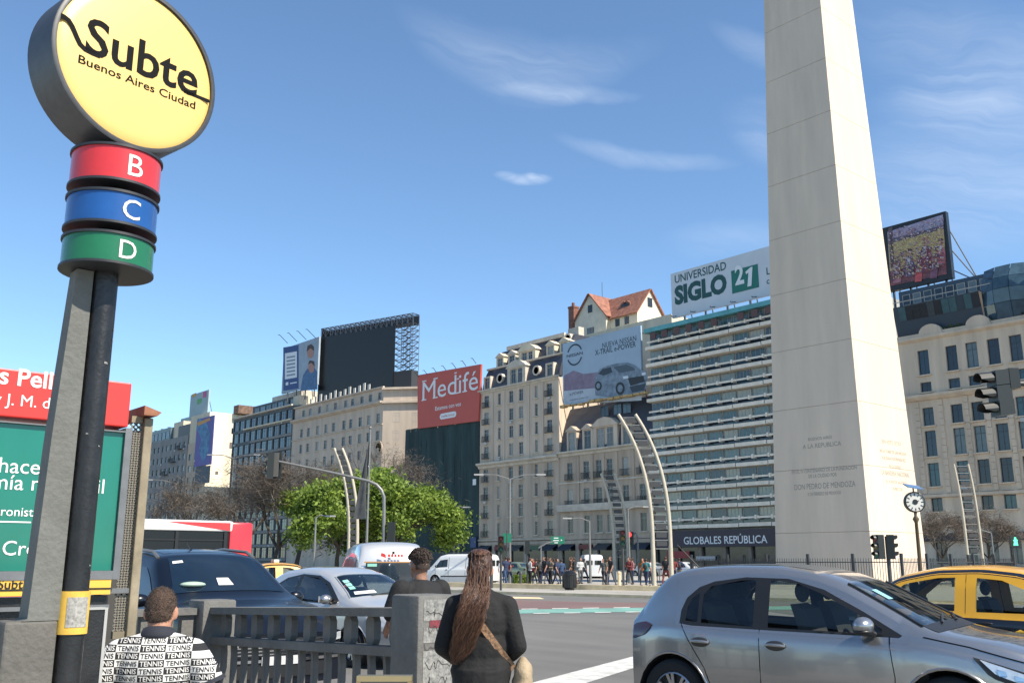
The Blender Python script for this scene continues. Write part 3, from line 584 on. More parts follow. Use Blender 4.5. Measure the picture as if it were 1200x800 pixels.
# ---- building behind carrying a gabled chalet on its roof
def chalet():
    Y = 137.0; xl, xr = on_y(663, 385, Y).x, on_y(778, 385, Y).x
    r = thing('cream_rooftop_house', 'cream gabled chalet with red tiled roof standing on a roof terrace', 'house', (xl, Y, .12))
    zt = on_y(700, 388, Y).z - 1.2; xr += 2
    bx(r, 'tower_block', xl - 1, xr, Y, Y + 14, .12, zt, M_CREAM); bx(r, 'terrace_parapet', xl - 1.2, xr + .3, Y - .4, Y - .003, zt - 1.4, zt + .9, M_CREAM)
    bx(r, 'side_parapet', xr + .003, xr + .3, Y - .002, Y + 13, zt - 1.0, zt + .8, M_CREAM)
    ze = on_y(700, 369, Y).z; zr = on_y(683, 343.5, Y).z - .3
    tile = mat('red_tiles', (.27, .115, .075), .8, var=.45, scale=1.3, bump=.5, bscale=9)
    gl, gr = on_y(669.5, 370, Y).x, on_y(706, 370, Y).x; gc = (gl + gr) / 2; er = on_y(738, 370, Y).x
    yf = Y + 1.0; yb = Y + 10
    wm = mat('chalet_wall', (.66, .60, .47), .85, var=.12, scale=.6)
    # wing with gable to the front
    m1 = MB(); m1.prism([(gl - gc, zt), (gr - gc, zt), (gr - gc, ze), (0, zr), (gl - gc, ze)], (gc, yf, 0), X1, Z1, Y1, yb - yf); m1.build('wall', wm, r, clean=True)
    # main body with gable to the side
    ym = (yf + 1.2 + yb) / 2; m2 = MB(); m2.prism([(yf + 1.2 - ym, zt), (yb - .2 - ym, zt), (yb - .2 - ym, ze - .4), (0, zr - .6), (yf + 1.2 - ym, ze - .4)], (gr + .01, ym, 0), Y1, Z1, X1, er - gr); m2.build('wall', wm, r, clean=True)
    def slope(a, b, c, d, t=.22):
        a, b, c, d = map(Vector, (a, b, c, d)); n = (b - a).cross(d - a).normalized(); n = n if n.z > 0 else -n
        q = [a, b, c, d] + [p + n * t for p in (a, b, c, d)]
        return MB().add(q, [(0, 3, 2, 1), (4, 5, 6, 7), (0, 1, 5, 4), (1, 2, 6, 5), (2, 3, 7, 6), (3, 0, 4, 7)])
    o = .5; k = (zr - ze) / (gc - gl)
    slope((gc, yf - o, zr), (gc, yb, zr), (gl - o, yb, ze - o * k), (gl - o, yf - o, ze - o * k)).build('roof_slope', tile, r, clean=True)
    slope((gc, yf - o, zr), (gc, yb, zr), (gr + o, yb, ze - o * k), (gr + o, yf - o, ze - o * k)).build('roof_slope', tile, r, clean=True)
    k2 = (zr - .6 - ze + .4) / (ym - yf - 1.2)
    slope((gc + .1, ym, zr - .6), (er + o, ym, zr - .6), (er + o, yf + 1.2 - o, ze - .4 - o * k2), (gr - .2, yf + 1.2 - o, ze - .4 - o * k2)).build('roof_slope', tile, r, clean=True)
    slope((gc + .1, ym, zr - .6), (er + o, ym, zr - .6), (er + o, yb + o, ze - .4 - o * k2), (gr - .2, yb + o, ze - .4 - o * k2)).build('roof_slope', tile, r, clean=True)
    inst('window', win_mesh(1.2, 1.6, M_FRAMED, M_GL_F), r, (gc + .1, yf - .08, zr - 3.9)); inst('window', win_mesh(1.9, 1.7, M_FRAMED, M_GL_F), r, (gc + .1, yf - .08, zt + .9))
    for px in (715, 726): inst('window', win_mesh(1.1, 1.5, M_FRAMED, M_GL_F), r, (on_y(px, 380, Y).x, yf + 1.1, zt + 1.9))
    o = inst('window', win_mesh(1.4, 1.9, M_FRAMED, M_GL_F), r, (er + .1, ym, zr - 4.2), math.pi / 2); o = inst('window', win_mesh(1.4, 1.6, M_FRAMED, M_GL_F), r, (er + .1, ym + 1, zt + 1.2), math.pi / 2)
    for t in (.35, .6):
        xx = gr + 1.5 + (er - gr - 4) * t; yy = yf + 2.4; zz = ze - .4 + (yy - yf - 1.2) * k2 - .15
        d = MB(); d.prism([(-.9, 0), (.9, 0), (.9, 1.1), (0, 1.7), (-.9, 1.1)], (xx, yy, zz), X1, Z1, Y1, 2.0); dd = d.build('roof_dormer', tile, r, clean=True); inst('window', win_mesh(1.2, 1.0, M_FRAMED, M_GL_F), dd, (xx, yy - .06, zz + .1))
    br = mat('brick_chimney', (.22, .10, .07), .85, var=.3, scale=3)
    ch = MB(); ch.box(gl - 2.4, gl - .8, yf + .5, yf + 2.0, zt, zr - 1.6); c1 = ch.build('chimney', br, r); MB().box(gl - 2.5, gl - .7, yf + .4, yf + 2.1, zr - 1.598, zr - 1.2).build('chimney_cap', br, c1); MB().lathe([(.3, zr - 1.19), (.35, zr - .4), (.2, zr - .3)], 8, 0, Matrix.Translation((gl - 1.6, yf + 1.2, 0))).build('chimney_pot', br, c1)
    MB().tube([(gc - .2, yf + 4, zr), (gc - .2, yf + 4, zr + 3.4)], .05, 5).build('antenna', M_IRON, r)
chalet()

# ---- building wrapped in dark green site netting, with the red billboard
def netted():
    x0, x1 = -177.6, -151.25; r = thing('netted_building', 'building wrapped in dark green construction netting below the red billboard', 'building', (x0, FY, .12))
    net = mat('site_netting', (.012, .035, .036), .75, var=.5, scale=.5, streak=True, bump=.3)
    bx(r, 'structure_wall', x0 + .3, x1 - .05, FY + .6, FY + 20, .12, 29.6, M_DARK); cols = 13
    for i in range(cols):
        a, b_ = x0 + (x1 - x0) * i / cols, x0 + (x1 - x0) * (i + 1) / cols; P = []
        for j in range(15):
            z = 3.6 + (30.2 - 3.6) * j / 14; P.append([(a + (b_ - a) * k / 4 + .008 * (1 if k == 0 else (-1 if k == 4 else 0)), FY + .1 * math.sin(k * math.pi / 4) * (1 if i % 2 else -1) + .12 * noise.noise((a * .7 + k, z * .25, 3)), z) for k in range(5)])
        MB().grid(P).build('netting_sheet', net, r, 180)
    for i in range(6): bx(r, 'scaffold_post', x0 + .6 + i * 5, x0 + .75 + i * 5, FY + .2, FY + .35, .12, 30.0, M_IRON)
    bx(r, 'side_netting', x1 - .04, x1, FY + .6, FY + 20, 3.6, 30.2, net)
    bx(r, 'hoarding', x0 + .1, x1 - .1, FY - .6, FY - .5, .12, 3.5, mat('hoarding_dark', (.03, .04, .05), .6)); MB().box(colx(557, 575) - .5, colx(557, 575) + .5, FY - .3, FY - .2, 16.5, 17.7).build('notice', pW, r)
    MB().box(colx(555, 636), colx(562, 636) - .2, FY - .8, FY - .61, 4.2, 6.2).build('street_plate', mat('plate_blue', (.02, .05, .16), .5), r)
netted()
redm = mat('print_red', (.50, .085, .06), .6, var=.06, scale=.2)
rb = thing('red_billboard', 'coral red billboard with white serif lettering above the netted building', 'billboard', (-162, FY - .4, 30.5)); RY = FY - .4
pz = [(489.3, 439.5), (563.5, 426.5), (560.5, 493), (489.3, 502)]; q = [on_y(px, py, RY) for px, py in pz]
MB().prism([(p.x, p.z) for p in q], (0, RY, 0), X1, Z1, Y1, .45).build('panel', redm, rb, clean=True)
for i in range(5): x = -172.5 + i * 5.1; MB().box(x - .12, x + .12, RY + .46, RY + .7, 29.0, 40.8).build('post', M_IRON, rb); MB().tube([(x, RY + .6, 40), (x, RY + 3.4, 29.6)], .1, 5).build('brace', M_IRON, rb)
for i in range(7): x = -172.5 + i * 3.4; MB().tube([(x, RY + .1, 41.4), (x, RY - .9, 42.4), (x, RY - 1.3, 42.3)], .07, 5).build('floodlight', M_IRON, rb)
put(rb, 'Medifé', 495, 469.5, 65, pW, 4.3, .0, Y=RY)
def serifs():      # slab serifs on the stems, so the wordmark reads as a serif face
    mb = MB(); O = on_y(495, 469.5, RY); L = on_y(560, 469.5, RY).x - O.x
    for fx, zz, w in ((.03, 0, .09), (.245, 0, .09), (.03, 4.2, .08), (.245, 4.2, .08), (.61, 4.4, .04), (.655, 0, .08), (.655, 3.0, .04), (.775, 0, .08)):
        mb.box(O.x + L * (fx - w / 2), O.x + L * (fx + w / 2), RY - .03, RY - .012, O.z + zz - .02, O.z + zz + .24)
    mb.build('lettering', pW, rb)
serifs()
put(rb, 'Estamos con vos', 510, 481, 30, pW, .9, Y=RY, bold=.01)
c = on_y(525, 486.5, RY); hw_, hh_ = 2.9, .62; pill = [(c.x + s * (hw_ - hh_) + hh_ * math.cos(a), c.z + hh_ * math.sin(a)) for s, r0 in ((1, -90), (-1, 90)) for a in [R(r0 + 30 * k) for k in range(7)]]
MB().add([(p[0], RY - .02, p[1]) for p in pill], [tuple(range(len(pill)))]).build('printed_pill', pW, rb, clean=True)
text('medife.com.ar', V(c.x, RY, c.z - .22), X1, Z1, -Y1, height=.5, width=4.6, ext=.035, align='C').build('lettering', redm, rb)
# ---- beige corner building carrying the black screen
def corner():
    x0, xc, x1 = -230.4, -187.0, -178.2; zt = 41.2; r = thing('beige_corner_building', 'beige stone corner building with chamfered end under the black screen', 'building', (x0, FY, .12))
    px = [352.7, 360.7, 371.5, 381, 390, 402, 410, 421, 431, 442]
    cl = [(colx(p, 520) - .75, colx(p, 520) + .75) for p in px]; rows = [(4.6 + 4.05 * i, 4.6 + 4.05 * i + 2.3) for i in range(8)]; att = [(38.6, 40.3)]
    walls(r, x0, xc, .12, 37.8, FY, 24, cl, rows, M_STONE3); walls(r, x0 + .3, xc, 37.8, zt, FY + .3, 23, cl, att, M_STONE3, name='attic_wall')
    windows(r, cl, rows, FY, M_FRAME, M_GL_F, sill=M_TRIM); windows(r, cl, att, FY + .3, M_FRAME, M_GL_F)
    cornice(r, x0, xc, FY, 37.6, M_STONE3, prof=((0, -.5), (.3, -.4), (.9, .0), (.9, .35), (0, .4))); cornice(r, x0 + .3, xc, FY + .3, zt, M_STONE3, prof=((0, -.2), (.5, 0), (.5, .3), (0, .3)))
    cornice(r, x0, xc, FY, 32.6, M_STONE3, name='string_course', prof=((0, -.15), (.2, -.15), (.2, .1), (0, .15)))
    # chamfer and lit side
    yb = FY + 7.5; ch = MB(); mt = M_STONE3
    ch.add([(xc, FY, .12), (x1, yb, .12), (x1, yb, zt - .5), (xc, FY, zt - .5), (x1, FY + 24, .12), (x1, FY + 24, zt - .5), (xc, FY + 24, .12), (xc, FY + 24, zt - .5)], [(0, 1, 2, 3), (1, 4, 5, 2), (3, 2, 5, 7)])
    ch.build('chamfer_wall', mt, r)
    d = Vector((x1 - xc, yb - FY, 0)); L = d.length; d.normalize(); n = Vector((d.y, -d.x, 0)); ang = math.atan2(d.y, d.x)
    for i in range(9):
        for t in (.28, .68):
            p = Vector((xc, FY, 0)) + d * L * t + n * .02; o = inst('window', win_mesh(1.7, 2.1, M_FRAME, M_GL_H), r, (p.x, p.y, 4.6 + 4.05 * i if i < 8 else 38.4), ang)
    for zz in (37.6, zt - .4):
        m2 = MB(); a = Vector((xc, FY, zz)) - d * .2; b_ = Vector((x1, yb, zz)) + d * .5
        m2.obox((a + b_) / 2 + n * .35, (b_ - a) / 2, n * .4, Z1 * .25); m2.build('cornice', M_STONE3, r)
        bx(r, 'cornice', x1 + .003, x1 + .5, yb + .4, FY + 24, zz - .2, zz + .24, M_STONE3)
    for k in range(3): bx(r, 'pilaster', x1 + .004, x1 + .25, yb + 1 + k * 4, yb + 2 + k * 4, .12, 37.3, M_CREAM)
    M = Matrix.Translation(Vector((xc, FY, 27.2)) - X1 * 1.5) @ Matrix.Rotation(math.pi / 2, 4, 'X'); MB().lathe([(1.1, 0), (1.6, .25), (1.75, .25), (1.75, -.1)], 20, 0, M).build('round_ornament', M_STONE2, r)
    # row of roof letters seen edge-lit
    for i in range(13):
        x = colx(362 + i * 5.6, 462); MB().box(x - .45, x + .45, FY + .6, FY + .8, zt + .3, zt + 1.8 + .3 * (i % 3)).build('roof_sign_block', mat('roof_sign_pale', (.5, .48, .43), .7), r)
corner()
def screen():
    Y = FY + 3; xl = on_y(374, 420, Y).x; z0 = 41.3; A = R(16.7); u = V(math.cos(A), math.sin(A), 0)
    def reach(px):          # length along the turned screen that ends at the measured edge
        q = ray(px, 420); n = V(-u.y, u.x, 0); P = V(xl, Y, 0); t = n.dot(P - V(0, 0, 0)) / n.dot(q); return (q * t - P).dot(u), q.z * t + EYE
    def hgt(px, py): q = ray(px, py); n = V(-u.y, u.x, 0); t = n.dot(V(xl, Y, 0)) / n.dot(q); return q.z * t + EYE
    xm, xr = xl + reach(461)[0], xl + reach(482)[0]
    r = thing('black_screen', 'huge switched-off black screen in a space-frame truss on a roof', 'screen', (xl, Y, z0))
    z1 = (hgt(376, 385) + hgt(461, 370)) / 2; r.rotation_euler = (0, 0, A)
    blk = mat('screen_black', (.006, .007, .009), .35, var=.3, scale=6); st = mat('truss_grey', (.10, .115, .13), .4, .6)
    bx(r, 'display', xl, xm, Y, Y + .5, z0, z1 - 2.6, blk)
    bx(r, 'lower_panel', xm + .01, xr, Y + .2, Y + 3, z0, z0 + 6.5, mat('screen_side', (.03, .032, .035), .6))
    bx(r, 'left_panel', xl - .05, xl + .3, Y + .52, Y + 3.0, z0, z1 - .2, blk)
    # space frame along top and right side
    def lattice(a, b, u, w, n):
        a, b, u, w = map(Vector, (a, b, u, w)); mb = MB()
        for i in range(n + 1):
            p = a + (b - a) * i / n
            for s, t in ((p, p + u), (p + w, p + u + w), (p, p + w), (p + u, p + u + w)): mb.tube([s, t], .09, 4, cap=False)
            if i < n:
                q_ = a + (b - a) * (i + 1) / n
                for s, t in ((p, q_), (p + u, q_ + u), (p + w, q_ + w), (p + u + w, q_ + u + w), (p, q_ + u), (p + u, q_), (p + w, q_ + u + w), (p + u, q_ + u + w)): mb.tube([s, t], .08, 4, cap=False)
        return mb
    lattice((xl, Y + .3, z1 - 2.5), (xr, Y + .3, z1 - 2.5), (0, 0, 2.5), (0, 2.5, 0), 18).build('truss', st, r)
    lattice((xm + .2, Y + .3, z0 + 6.6), (xm + .2, Y + .3, z1 - 2.5), ((xr - xm - .2) / 2, 0, 0), (0, 2.5, 0), 8).build('truss', st, r)
    lattice(((xm + xr) / 2 + .1, Y + .3, z0 + 6.6), ((xm + xr) / 2 + .1, Y + .3, z1 - 2.5), ((xr - xm) / 2, 0, 0), (0, 2.5, 0), 8).build('truss', st, r)
    bx(r, 'truss_backing', xl, xr, Y + 2.9, Y + 3.0, z1 - 2.4, z1 - .1, mat('mesh_backing', (.05, .06, .075), .7))
    for i in range(6): MB().box(xl + 1 + i * 3, xl + 1.2 + i * 3, Y + .6, Y + .8, 40.9, z1 - 2.6).build('post', st, r)
screen()
def person_billboard():
    Y = FY + 2; xl, xr = on_y(331.5, 430, Y).x, on_y(372.5, 430, Y).x; z0, z1 = on_y(350, 456, Y).z, on_y(350, 402.5, Y).z
    r = billboard('portrait_billboard', 'blue billboard with portrait and white text block left of the black screen', xl, xr, z0, z1, Y, mat('print_pale_blue', (.30, .36, .42), .6, var=.15, scale=.4), legs=4, base=44)
    pb = mat('print_royal', (.02, .06, .20), .6); P = lambda n, pts, m, lay: poly_px(r, n, pts, m, Y, lay)
    P('printed_column', [(332, 407), (350, 404), (350, 455), (332, 458)], pb, 1); P('printed_card', [(334, 414), (348, 411.5), (348, 442), (334, 444.5)], pW, 2)
    for k in range(6): P('printed_line', [(336, 418 + 4.2 * k), (346, 416.4 + 4.2 * k), (346, 418.2 + 4.2 * k), (336, 419.8 + 4.2 * k)], mat('print_grey', (.2, .24, .3), .6), 3)
    P('printed_mark', [(335, 448), (338, 447.5), (338, 451), (335, 451.5)], pW, 3); P('printed_mark', [(340, 448.5), (348, 447.2), (348, 448.4), (340, 449.8)], pW, 3)
    skin = mat('print_skin', (.40, .20, .15), .6); P('printed_figure', [(352, 458), (355, 440), (360, 432), (368, 430), (372, 436), (372, 456)], mat('print_denim', (.05, .13, .26), .6, var=.4, scale=1), 2)
    P('printed_face', [(363.8 + 4 * math.cos(a * .5236), 413 + 7 * math.sin(a * .5236)) for a in range(12)], skin, 3); P('printed_face', [(365 + 3.6 * math.cos(a * .5236), 430 + 7 * math.sin(a * .5236)) for a in range(12)], skin, 3)
    P('printed_hair', [(359.5, 412), (360.5, 405), (365, 403), (368, 406), (368, 411), (364, 408)], mat('print_hair', (.05, .025, .02), .6), 4); P('printed_hair', [(361, 427), (363, 422), (368, 423), (369, 429), (365, 425)], mat('print_hair', (.05, .025, .02), .6), 4)
    for k in range(4):
        a = on_y(337 + 11 * k, 402 - 2 * k, Y); MB().tube([a, a + V(-2.2, -1.5, 2.6), a + V(-2.6, -1.7, 2.6)], .09, 5).build('floodlight', M_IRON, r)
person_billboard()
# ---- dark glass office block
def glass_block():
    x0, x1 = -267.0, -230.6; zt = 42.3; r = thing('dark_glass_building', 'dark glass office block with a grid of bluish windows and set-back attic', 'building', (x0, FY, .12))
    n = 10; bw = (x1 - x0 - .6) / n; cl = [(x0 + .3 + bw * i + .3, x0 + .3 + bw * (i + 1) - .3) for i in range(n)]; rows = [(2.4 + 3.62 * i, 2.4 + 3.62 * i + 2.75) for i in range(11)]
    wm = mat('office_mullion', (.06, .068, .075), .6, var=.2, scale=.6)
    walls(r, x0, x1, .12, zt, FY, 22, cl, rows, wm, rec=.4); windows(r, cl, rows, FY, M_FRAMED, M_GL_D, mull=1, trans=1, rec=.2)
    for j in range(11): bx(r, 'spandrel_band', x0 + 12, x1, FY - .2, FY - .003, 2.4 + 3.62 * j - .75, 2.4 + 3.62 * j - .1, mat('office_band', (.20, .20, .19), .7, var=.2, scale=.8))
    cornice(r, x0 + 8, x1, FY, 38.4, M_CREAM, prof=((0, -.1), (.7, -.1), (.7, .25), (0, .25))); cornice(r, x0, x1, FY, zt, M_TRIM, prof=((0, -.2), (.6, -.1), (.6, .25), (0, .3)))
    bx(r, 'attic', x0 + 6, x1 - 4, FY + 3, FY + 20, zt, zt + 3.4, wm); bx(r, 'attic', x0 + 12, x1 - 7, FY + 6, FY + 20, zt + 3.4, zt + 5.8, M_TRIM)
    for i in range(7): inst('window', win_mesh(3.0, 2.2, M_FRAMED, M_GL_D, 1, 0), r, (x0 + 9 + i * 3.6, FY + 2.9, zt + .6))
    bx(r, 'penthouse', x1 - 4, x1 - .5, FY + 2, FY + 8, zt + .31, zt + 3.0, M_CREAM)
    for i in range(6): o = inst('window', win_mesh(2.4, 2.6, M_FRAMED, M_GL_D, 1, 0), r, (x1 + .12, FY + 2 + i * 3.3, 38.6), math.pi / 2)
glass_block()
# ---- slim cream tower with mural
def mural_tower():
    x0, x1 = -299.5, -284.5; zt = 46.8; r = thing('slim_cream_building', 'narrow building with sunlit cream party wall and a hanging mural', 'building', (x0, FY, .12))
    cl = [(x0 + 1.2 + i * 4.4, x0 + 3.6 + i * 4.4) for i in range(3)]; rows = [(3 + 3.7 * i, 5 + 3.7 * i) for i in range(9)]
    walls(r, x0, x1, .12, 38, FY, 18, cl, rows, M_STONE2); windows(r, cl, rows, FY, M_FRAMED, M_GL_F)
    bx(r, 'tower_wall', x0 + .05, x1, FY + .3, FY + 17.9, 38, zt, M_CREAM)
    side = MB(); side.box(x1 + .003, x1 + .2, FY + .0, FY + 26, .12, zt - .2); side.build('party_wall', mat('party_wall', (.72, .64, .48), .85, var=.35, scale=.22, streak=True, bump=.2), r)
    rg = random.Random(5); sta = mat('soot_stain', (.16, .13, .11), .9)
    MB().box(x1 + .1, x1 + 1.2, FY + 26.01, FY + 32, .12, zt - 6, ).build('party_wall', mat('yellow_render', (.45, .40, .25), .85, var=.2, scale=.3, streak=True), r)
    for k in range(16):
        yy, zz = FY + 3 + rg.random() * 20, 12 + rg.random() ** 1.3 * 26; w = .5 + rg.random() * 1.2; MB().box(x1 + .203, x1 + .35, yy, yy + w, zz, zz + .5 + rg.random() * 1.3).build('ledge', sta, r)
    for yy, zz in ((FY + 8, 40.5), (FY + 20, 40), (FY + 14, 33)): o = inst('window', win_mesh(1.1, 1.8, M_FRAMED, M_GL_F), r, (x1 + .28, yy, zz), math.pi / 2)
    mb = MB(); mb.box(x1 - .5, x1 + 3, FY + 8, FY + 16, zt, zt + 2.6); mb.build('water_tank', mat('rusty_tank', (.16, .10, .07), .85, var=.5, scale=1), r)
    # mural banner on the street side
    Y = FY - .3; a, b_ = on_y(229, 520, Y), on_y(249, 520, Y); bn = MB().box(a.x, b_.x, Y, Y + .2, on_y(240, 545, Y).z, on_y(240, 489, Y).z).build('mural_banner', mat('mural_purple', (.14, .06, .28), .6, col2=(.04, .12, .32), scale=.28), r)
    mz = [(232, 490), (242, 494), (246, 508), (244, 530), (238, 541), (233, 528), (236, 514), (231, 503)]; poly_px(r, 'mural_figure', mz, mat('mural_figure', (.02, .07, .22), .6, col2=(.10, .30, .45), scale=.5), Y, 2); poly_px(r, 'mural_stroke', [(231, 495), (246, 489), (247, 492), (232, 499)], mat('mural_orange', (.55, .25, .06), .6), Y, 3)
    bx(r, 'netting', on_y(229, 550, Y).x, on_y(246, 550, Y).x, Y, Y + .15, on_y(240, 566, Y).z, on_y(240, 546, Y).z, mat('grey_net', (.08, .10, .12), .7))
    bb = billboard('small_roof_billboard', 'small pale roof billboard with coloured marks on the slim cream building', on_y(223, 470, FY + 2).x, on_y(244, 470, FY + 2).x, zt + .2, zt + 8, FY + 2, mat('print_pastel', (.34, .42, .45), .6, col2=(.26, .36, .36), scale=.3), legs=3, base=zt - 1)
    for k, (c, pts) in enumerate((((.5, .3, .08), [(225, 462), (230, 460), (230, 464), (225, 466)]), ((.1, .35, .12), [(231, 468), (237, 466), (236, 472), (231, 474)]), ((.5, .08, .22), [(238, 459), (242, 458), (242, 465), (238, 466)]))): poly_px(bb, 'printed_mark', pts, mat('pastel_%d' % k, c, .6), FY + 2, 2)
mural_tower()
def far_left():
    x0, x1 = -352, -300; zt = 43.6; r = thing('grey_apartment_building', 'grey apartment block with small square windows at the far left end', 'building', (x0, FY, .12))
    cl = [(x0 + 2 + i * 3.6, x0 + 3.9 + i * 3.6) for i in range(14)]; rows = [(3 + 3.8 * i, 4.9 + 3.8 * i) for i in range(10)]
    walls(r, x0, x1, .12, zt - 2.5, FY, 24, cl, rows, mat('grey_render', (.24, .235, .225), .85, var=.2, scale=.5, streak=True)); windows(r, cl, rows, FY, M_FRAMED, M_GL_F)
    rng = random.Random(2)
    for i in range(9): inst('balcony', rail_mesh(4.2, 1.2, 1.2), r, (x1 - 16 + (i % 3) * 5.5, FY, 6.5 + (i * 3.8) % 34))
    bx(r, 'attic', x0 + 2, x1 - 20, FY + 2, FY + 22, zt - 2.5, zt + 2.2, mat('attic_teal', (.10, .15, .17), .4)); bx(r, 'attic', x1 - 20, x1 - 12, FY + 3, FY + 22, zt - 2.5, zt + 3.6, M_CREAM); bx(r, 'attic', x1 - 12, x1, FY + 1.5, FY + 22, zt - 2.5, zt + 1.5, M_FRAMED)
    for i in range(8): inst('window', win_mesh(2.6, 2.6, M_FRAMED, M_GL_D, 1, 0), r, (x0 + 6 + i * 3.4, FY + 1.9, zt - 1.6))
    for i in range(3): MB().lathe([(.05, 0), (1.0, .5)], 10, 0, Matrix.Translation((x0 + 14 + i * 6, FY + 4, zt + 2.4))).build('roof_antenna', M_TRIM, r)
    bx(r, 'penthouse', x1 - 22, x1 - 6, FY + 6, FY + 20, zt + 3.6, zt + 5.5, mat('attic_teal2', (.12, .2, .22), .4))
far_left()
# ---- stone corner block right of the obelisk with glass attic
def right_block():
    x0, x1 = -62.3, -34; zt = 30.2; r = thing('stone_office_building', 'carved stone office block with dark glass attic right of the obelisk', 'building', (x0, FY, .12))
    m = mat('warm_stone', (.59, .475, .355), .85, var=.18, scale=.6, streak=True)
    def zr(a, b): return (zat(1123, b), zat(1123, a))
    cl = [(colx(p) - .74, colx(p) + .74) for p in (1089, 1123, 1147.5, 1174, 1201, 1228, 1256)]
    rows = [(1.2, 3.9)] + [zr(577, 598), zr(540, 568), zr(501, 532), zr(473, 495)][0:4]; top = [zr(442, 454), zr(403, 433)]
    walls(r, x0, x1, .12, 22.4, FY, 24, cl, rows, m, rec=.45); walls(r, x0, x1, 22.4, zt, FY + .15, 23.8, cl, top, m, rec=.45, name='upper_wall')
    windows(r, cl, rows, FY, M_FRAMED, M_GL_J, rec=.3, sill=m); windows(r, cl, top, FY + .15, M_FRAMED, M_GL_J, rec=.3, sill=m)
    cornice(r, x0 - .1, x1, FY, 22.5, m, prof=((0, -.5), (.3, -.45), (.75, -.05), (.75, .25), (0, .3))); cornice(r, x0 - .1, x1, FY, 9.6, m, prof=((0, -.2), (.4, -.1), (.4, .25), (0, .3)), name='string_course'); cornice(r, x0 - .1, x1, FY + .15, zt, m, prof=((0, -.3), (.5, 0), (.5, .3), (0, .35)))
    for p in (1077, 1105, 1135, 1160, 1187):       # rusticated pilasters, block by block
        x = colx(p)
        for k in range(14): bx(r, 'rusticated_block', x - .3 + .05 * (k % 2), x + .3 - .05 * (k % 2), FY - .14, FY - .004, 10.0 + k * .86, 10.0 + k * .86 + .8, m)
    for p in (1091, 1148):      # curved pediments over the parapet
        x = colx(p, 400); pts = [(-1.7, 0), (1.7, 0)] + [(1.5 * math.cos(a), .35 + 1.1 * math.sin(a)) for a in [R(180 * k / 10) for k in range(11)]]
        MB().prism(pts, (x, FY - .1, zt + .36), X1, Z1, Y1, .7).build('pediment', m, r, clean=True)
    bx(r, 'parapet', x0, x1, FY + .1, FY + .5, zt + .36, zt + .8, m)
    pl = mat('terrace_plants', (.07, .10, .03), .9, var=.6, scale=4)
    mb = MB(); rg = random.Random(3)
    for i in range(180):
        x = x0 + 4 + rg.random() * 16; p = V(x, FY + .7 + rg.random() * .6, zt + .8 + rg.random() * .5); a = V(rg.uniform(-1, 1), rg.uniform(-1, 1), rg.uniform(-.3, 1)).normalized() * .28; b_ = a.orthogonal().normalized() * .16; mb.add([p - a, p + b_, p + a, p - b_], [(0, 1, 2, 3)])
    tag(mb.build('terrace_plants', pl, r), None, kind='stuff')
    dg = mat('attic_glass', (.05, .09, .12), .05, var=.3, scale=.8); ap = mat('attic_panel', (.035, .055, .08), .25)
    z2 = zt + 5.0
    mb = MB(); xm = colx(1150, 380); mb.add([(x0 + .4, FY + 1.2, zt + .5), (xm, FY + 1.2, zt + .5), (xm, FY + .2, z2), (x0 + .4, FY + .2, z2), (x0 + .4, FY + 16, z2), (xm, FY + 16, z2), (x0 + .4, FY + 16, zt + .5)], [(0, 1, 2, 3), (3, 2, 5, 4), (0, 3, 4, 6)]); mb.build('attic_wall', ap, r)
    for i in range(11):
        x = x0 + 1.2 + i * (xm - x0 - 1.2) / 11; w = (xm - x0) / 11 - .16
        MB().add([(x, FY + .56 - .0, zt + 3.0), (x + w, FY + .56, zt + 3.0), (x + w, FY + .19, zt + 4.85), (x, FY + .19, zt + 4.85)], [(0, 1, 2, 3)]).build('window', M_GL_J, r)
    # faceted glass corner
    gx = [xm + .05, xm + 1.8, colx(1185, 360), colx(1205, 360), x1]; gy = [FY + .9, FY + .0, FY - .1, FY + .8, FY + 1.2]; zz = [zt + .5, zt + 2.9, z2 - .3, z2 + 1.2, zt + 8.0]
    for i in range(4):
        for j in range(4):
            f = lambda k: [.6, .15, 0, .3, 1.6][k]
            k = lambda a, b_: (gx[a] , gy[a] + f(b_), zz[b_])
            qd = [Vector(p) for p in (k(i, j), k(i + 1, j), k(i + 1, j + 1), k(i, j + 1))]; c = sum(qd, Vector()) / 4
            MB().add([c + (p - c) * .97 for p in qd], [(0, 1, 2, 3)]).build('glass_facet', dg, r)
    bx(r, 'attic_core', xm + .2, x1, FY + 3.0, FY + 16, zt + .5, zt + 7.9, M_FRAMED)
    bx(r, 'upper_attic', x0 + .5, xm + 2, FY + 2.2, FY + 15, z2 + .01, z2 + 2.6, ap)
    for i in range(8): inst('window', win_mesh(1.1, 1.5, M_FRAME, M_GL_J, 0, 0), r, (x0 + 1.6 + i * 1.5, FY + 2.05, z2 + .5))
    bx(r, 'terrace_rail', x0 + .5, xm + 1.5, FY + .3, FY + .36, z2 + .6, z2 + .7, M_FRAME)
    M = Matrix.Translation((colx(1228, 380), FY + 1.0, zt + .36)); MB().lathe([(2.5, 0), (2.5, .6), (2.35, 2.2), (1.9, 4.2), (1.2, 5.6), (.5, 6.3), (.35, 7.2), (.12, 7.4), (.04, 11.5)], 20, 0, M).build('dome', mat('dome_slate', (.025, .03, .04), .35), r, 60)
    sb = [(.02, .025, .03), (.05, .02, .02), (.02, .05, .04)]
    bx(r, 'fascia', x0, x1, FY - .5, FY - .003, 4.0, 5.0, mat('fascia_dark', (.03, .03, .035), .5))
right_block()
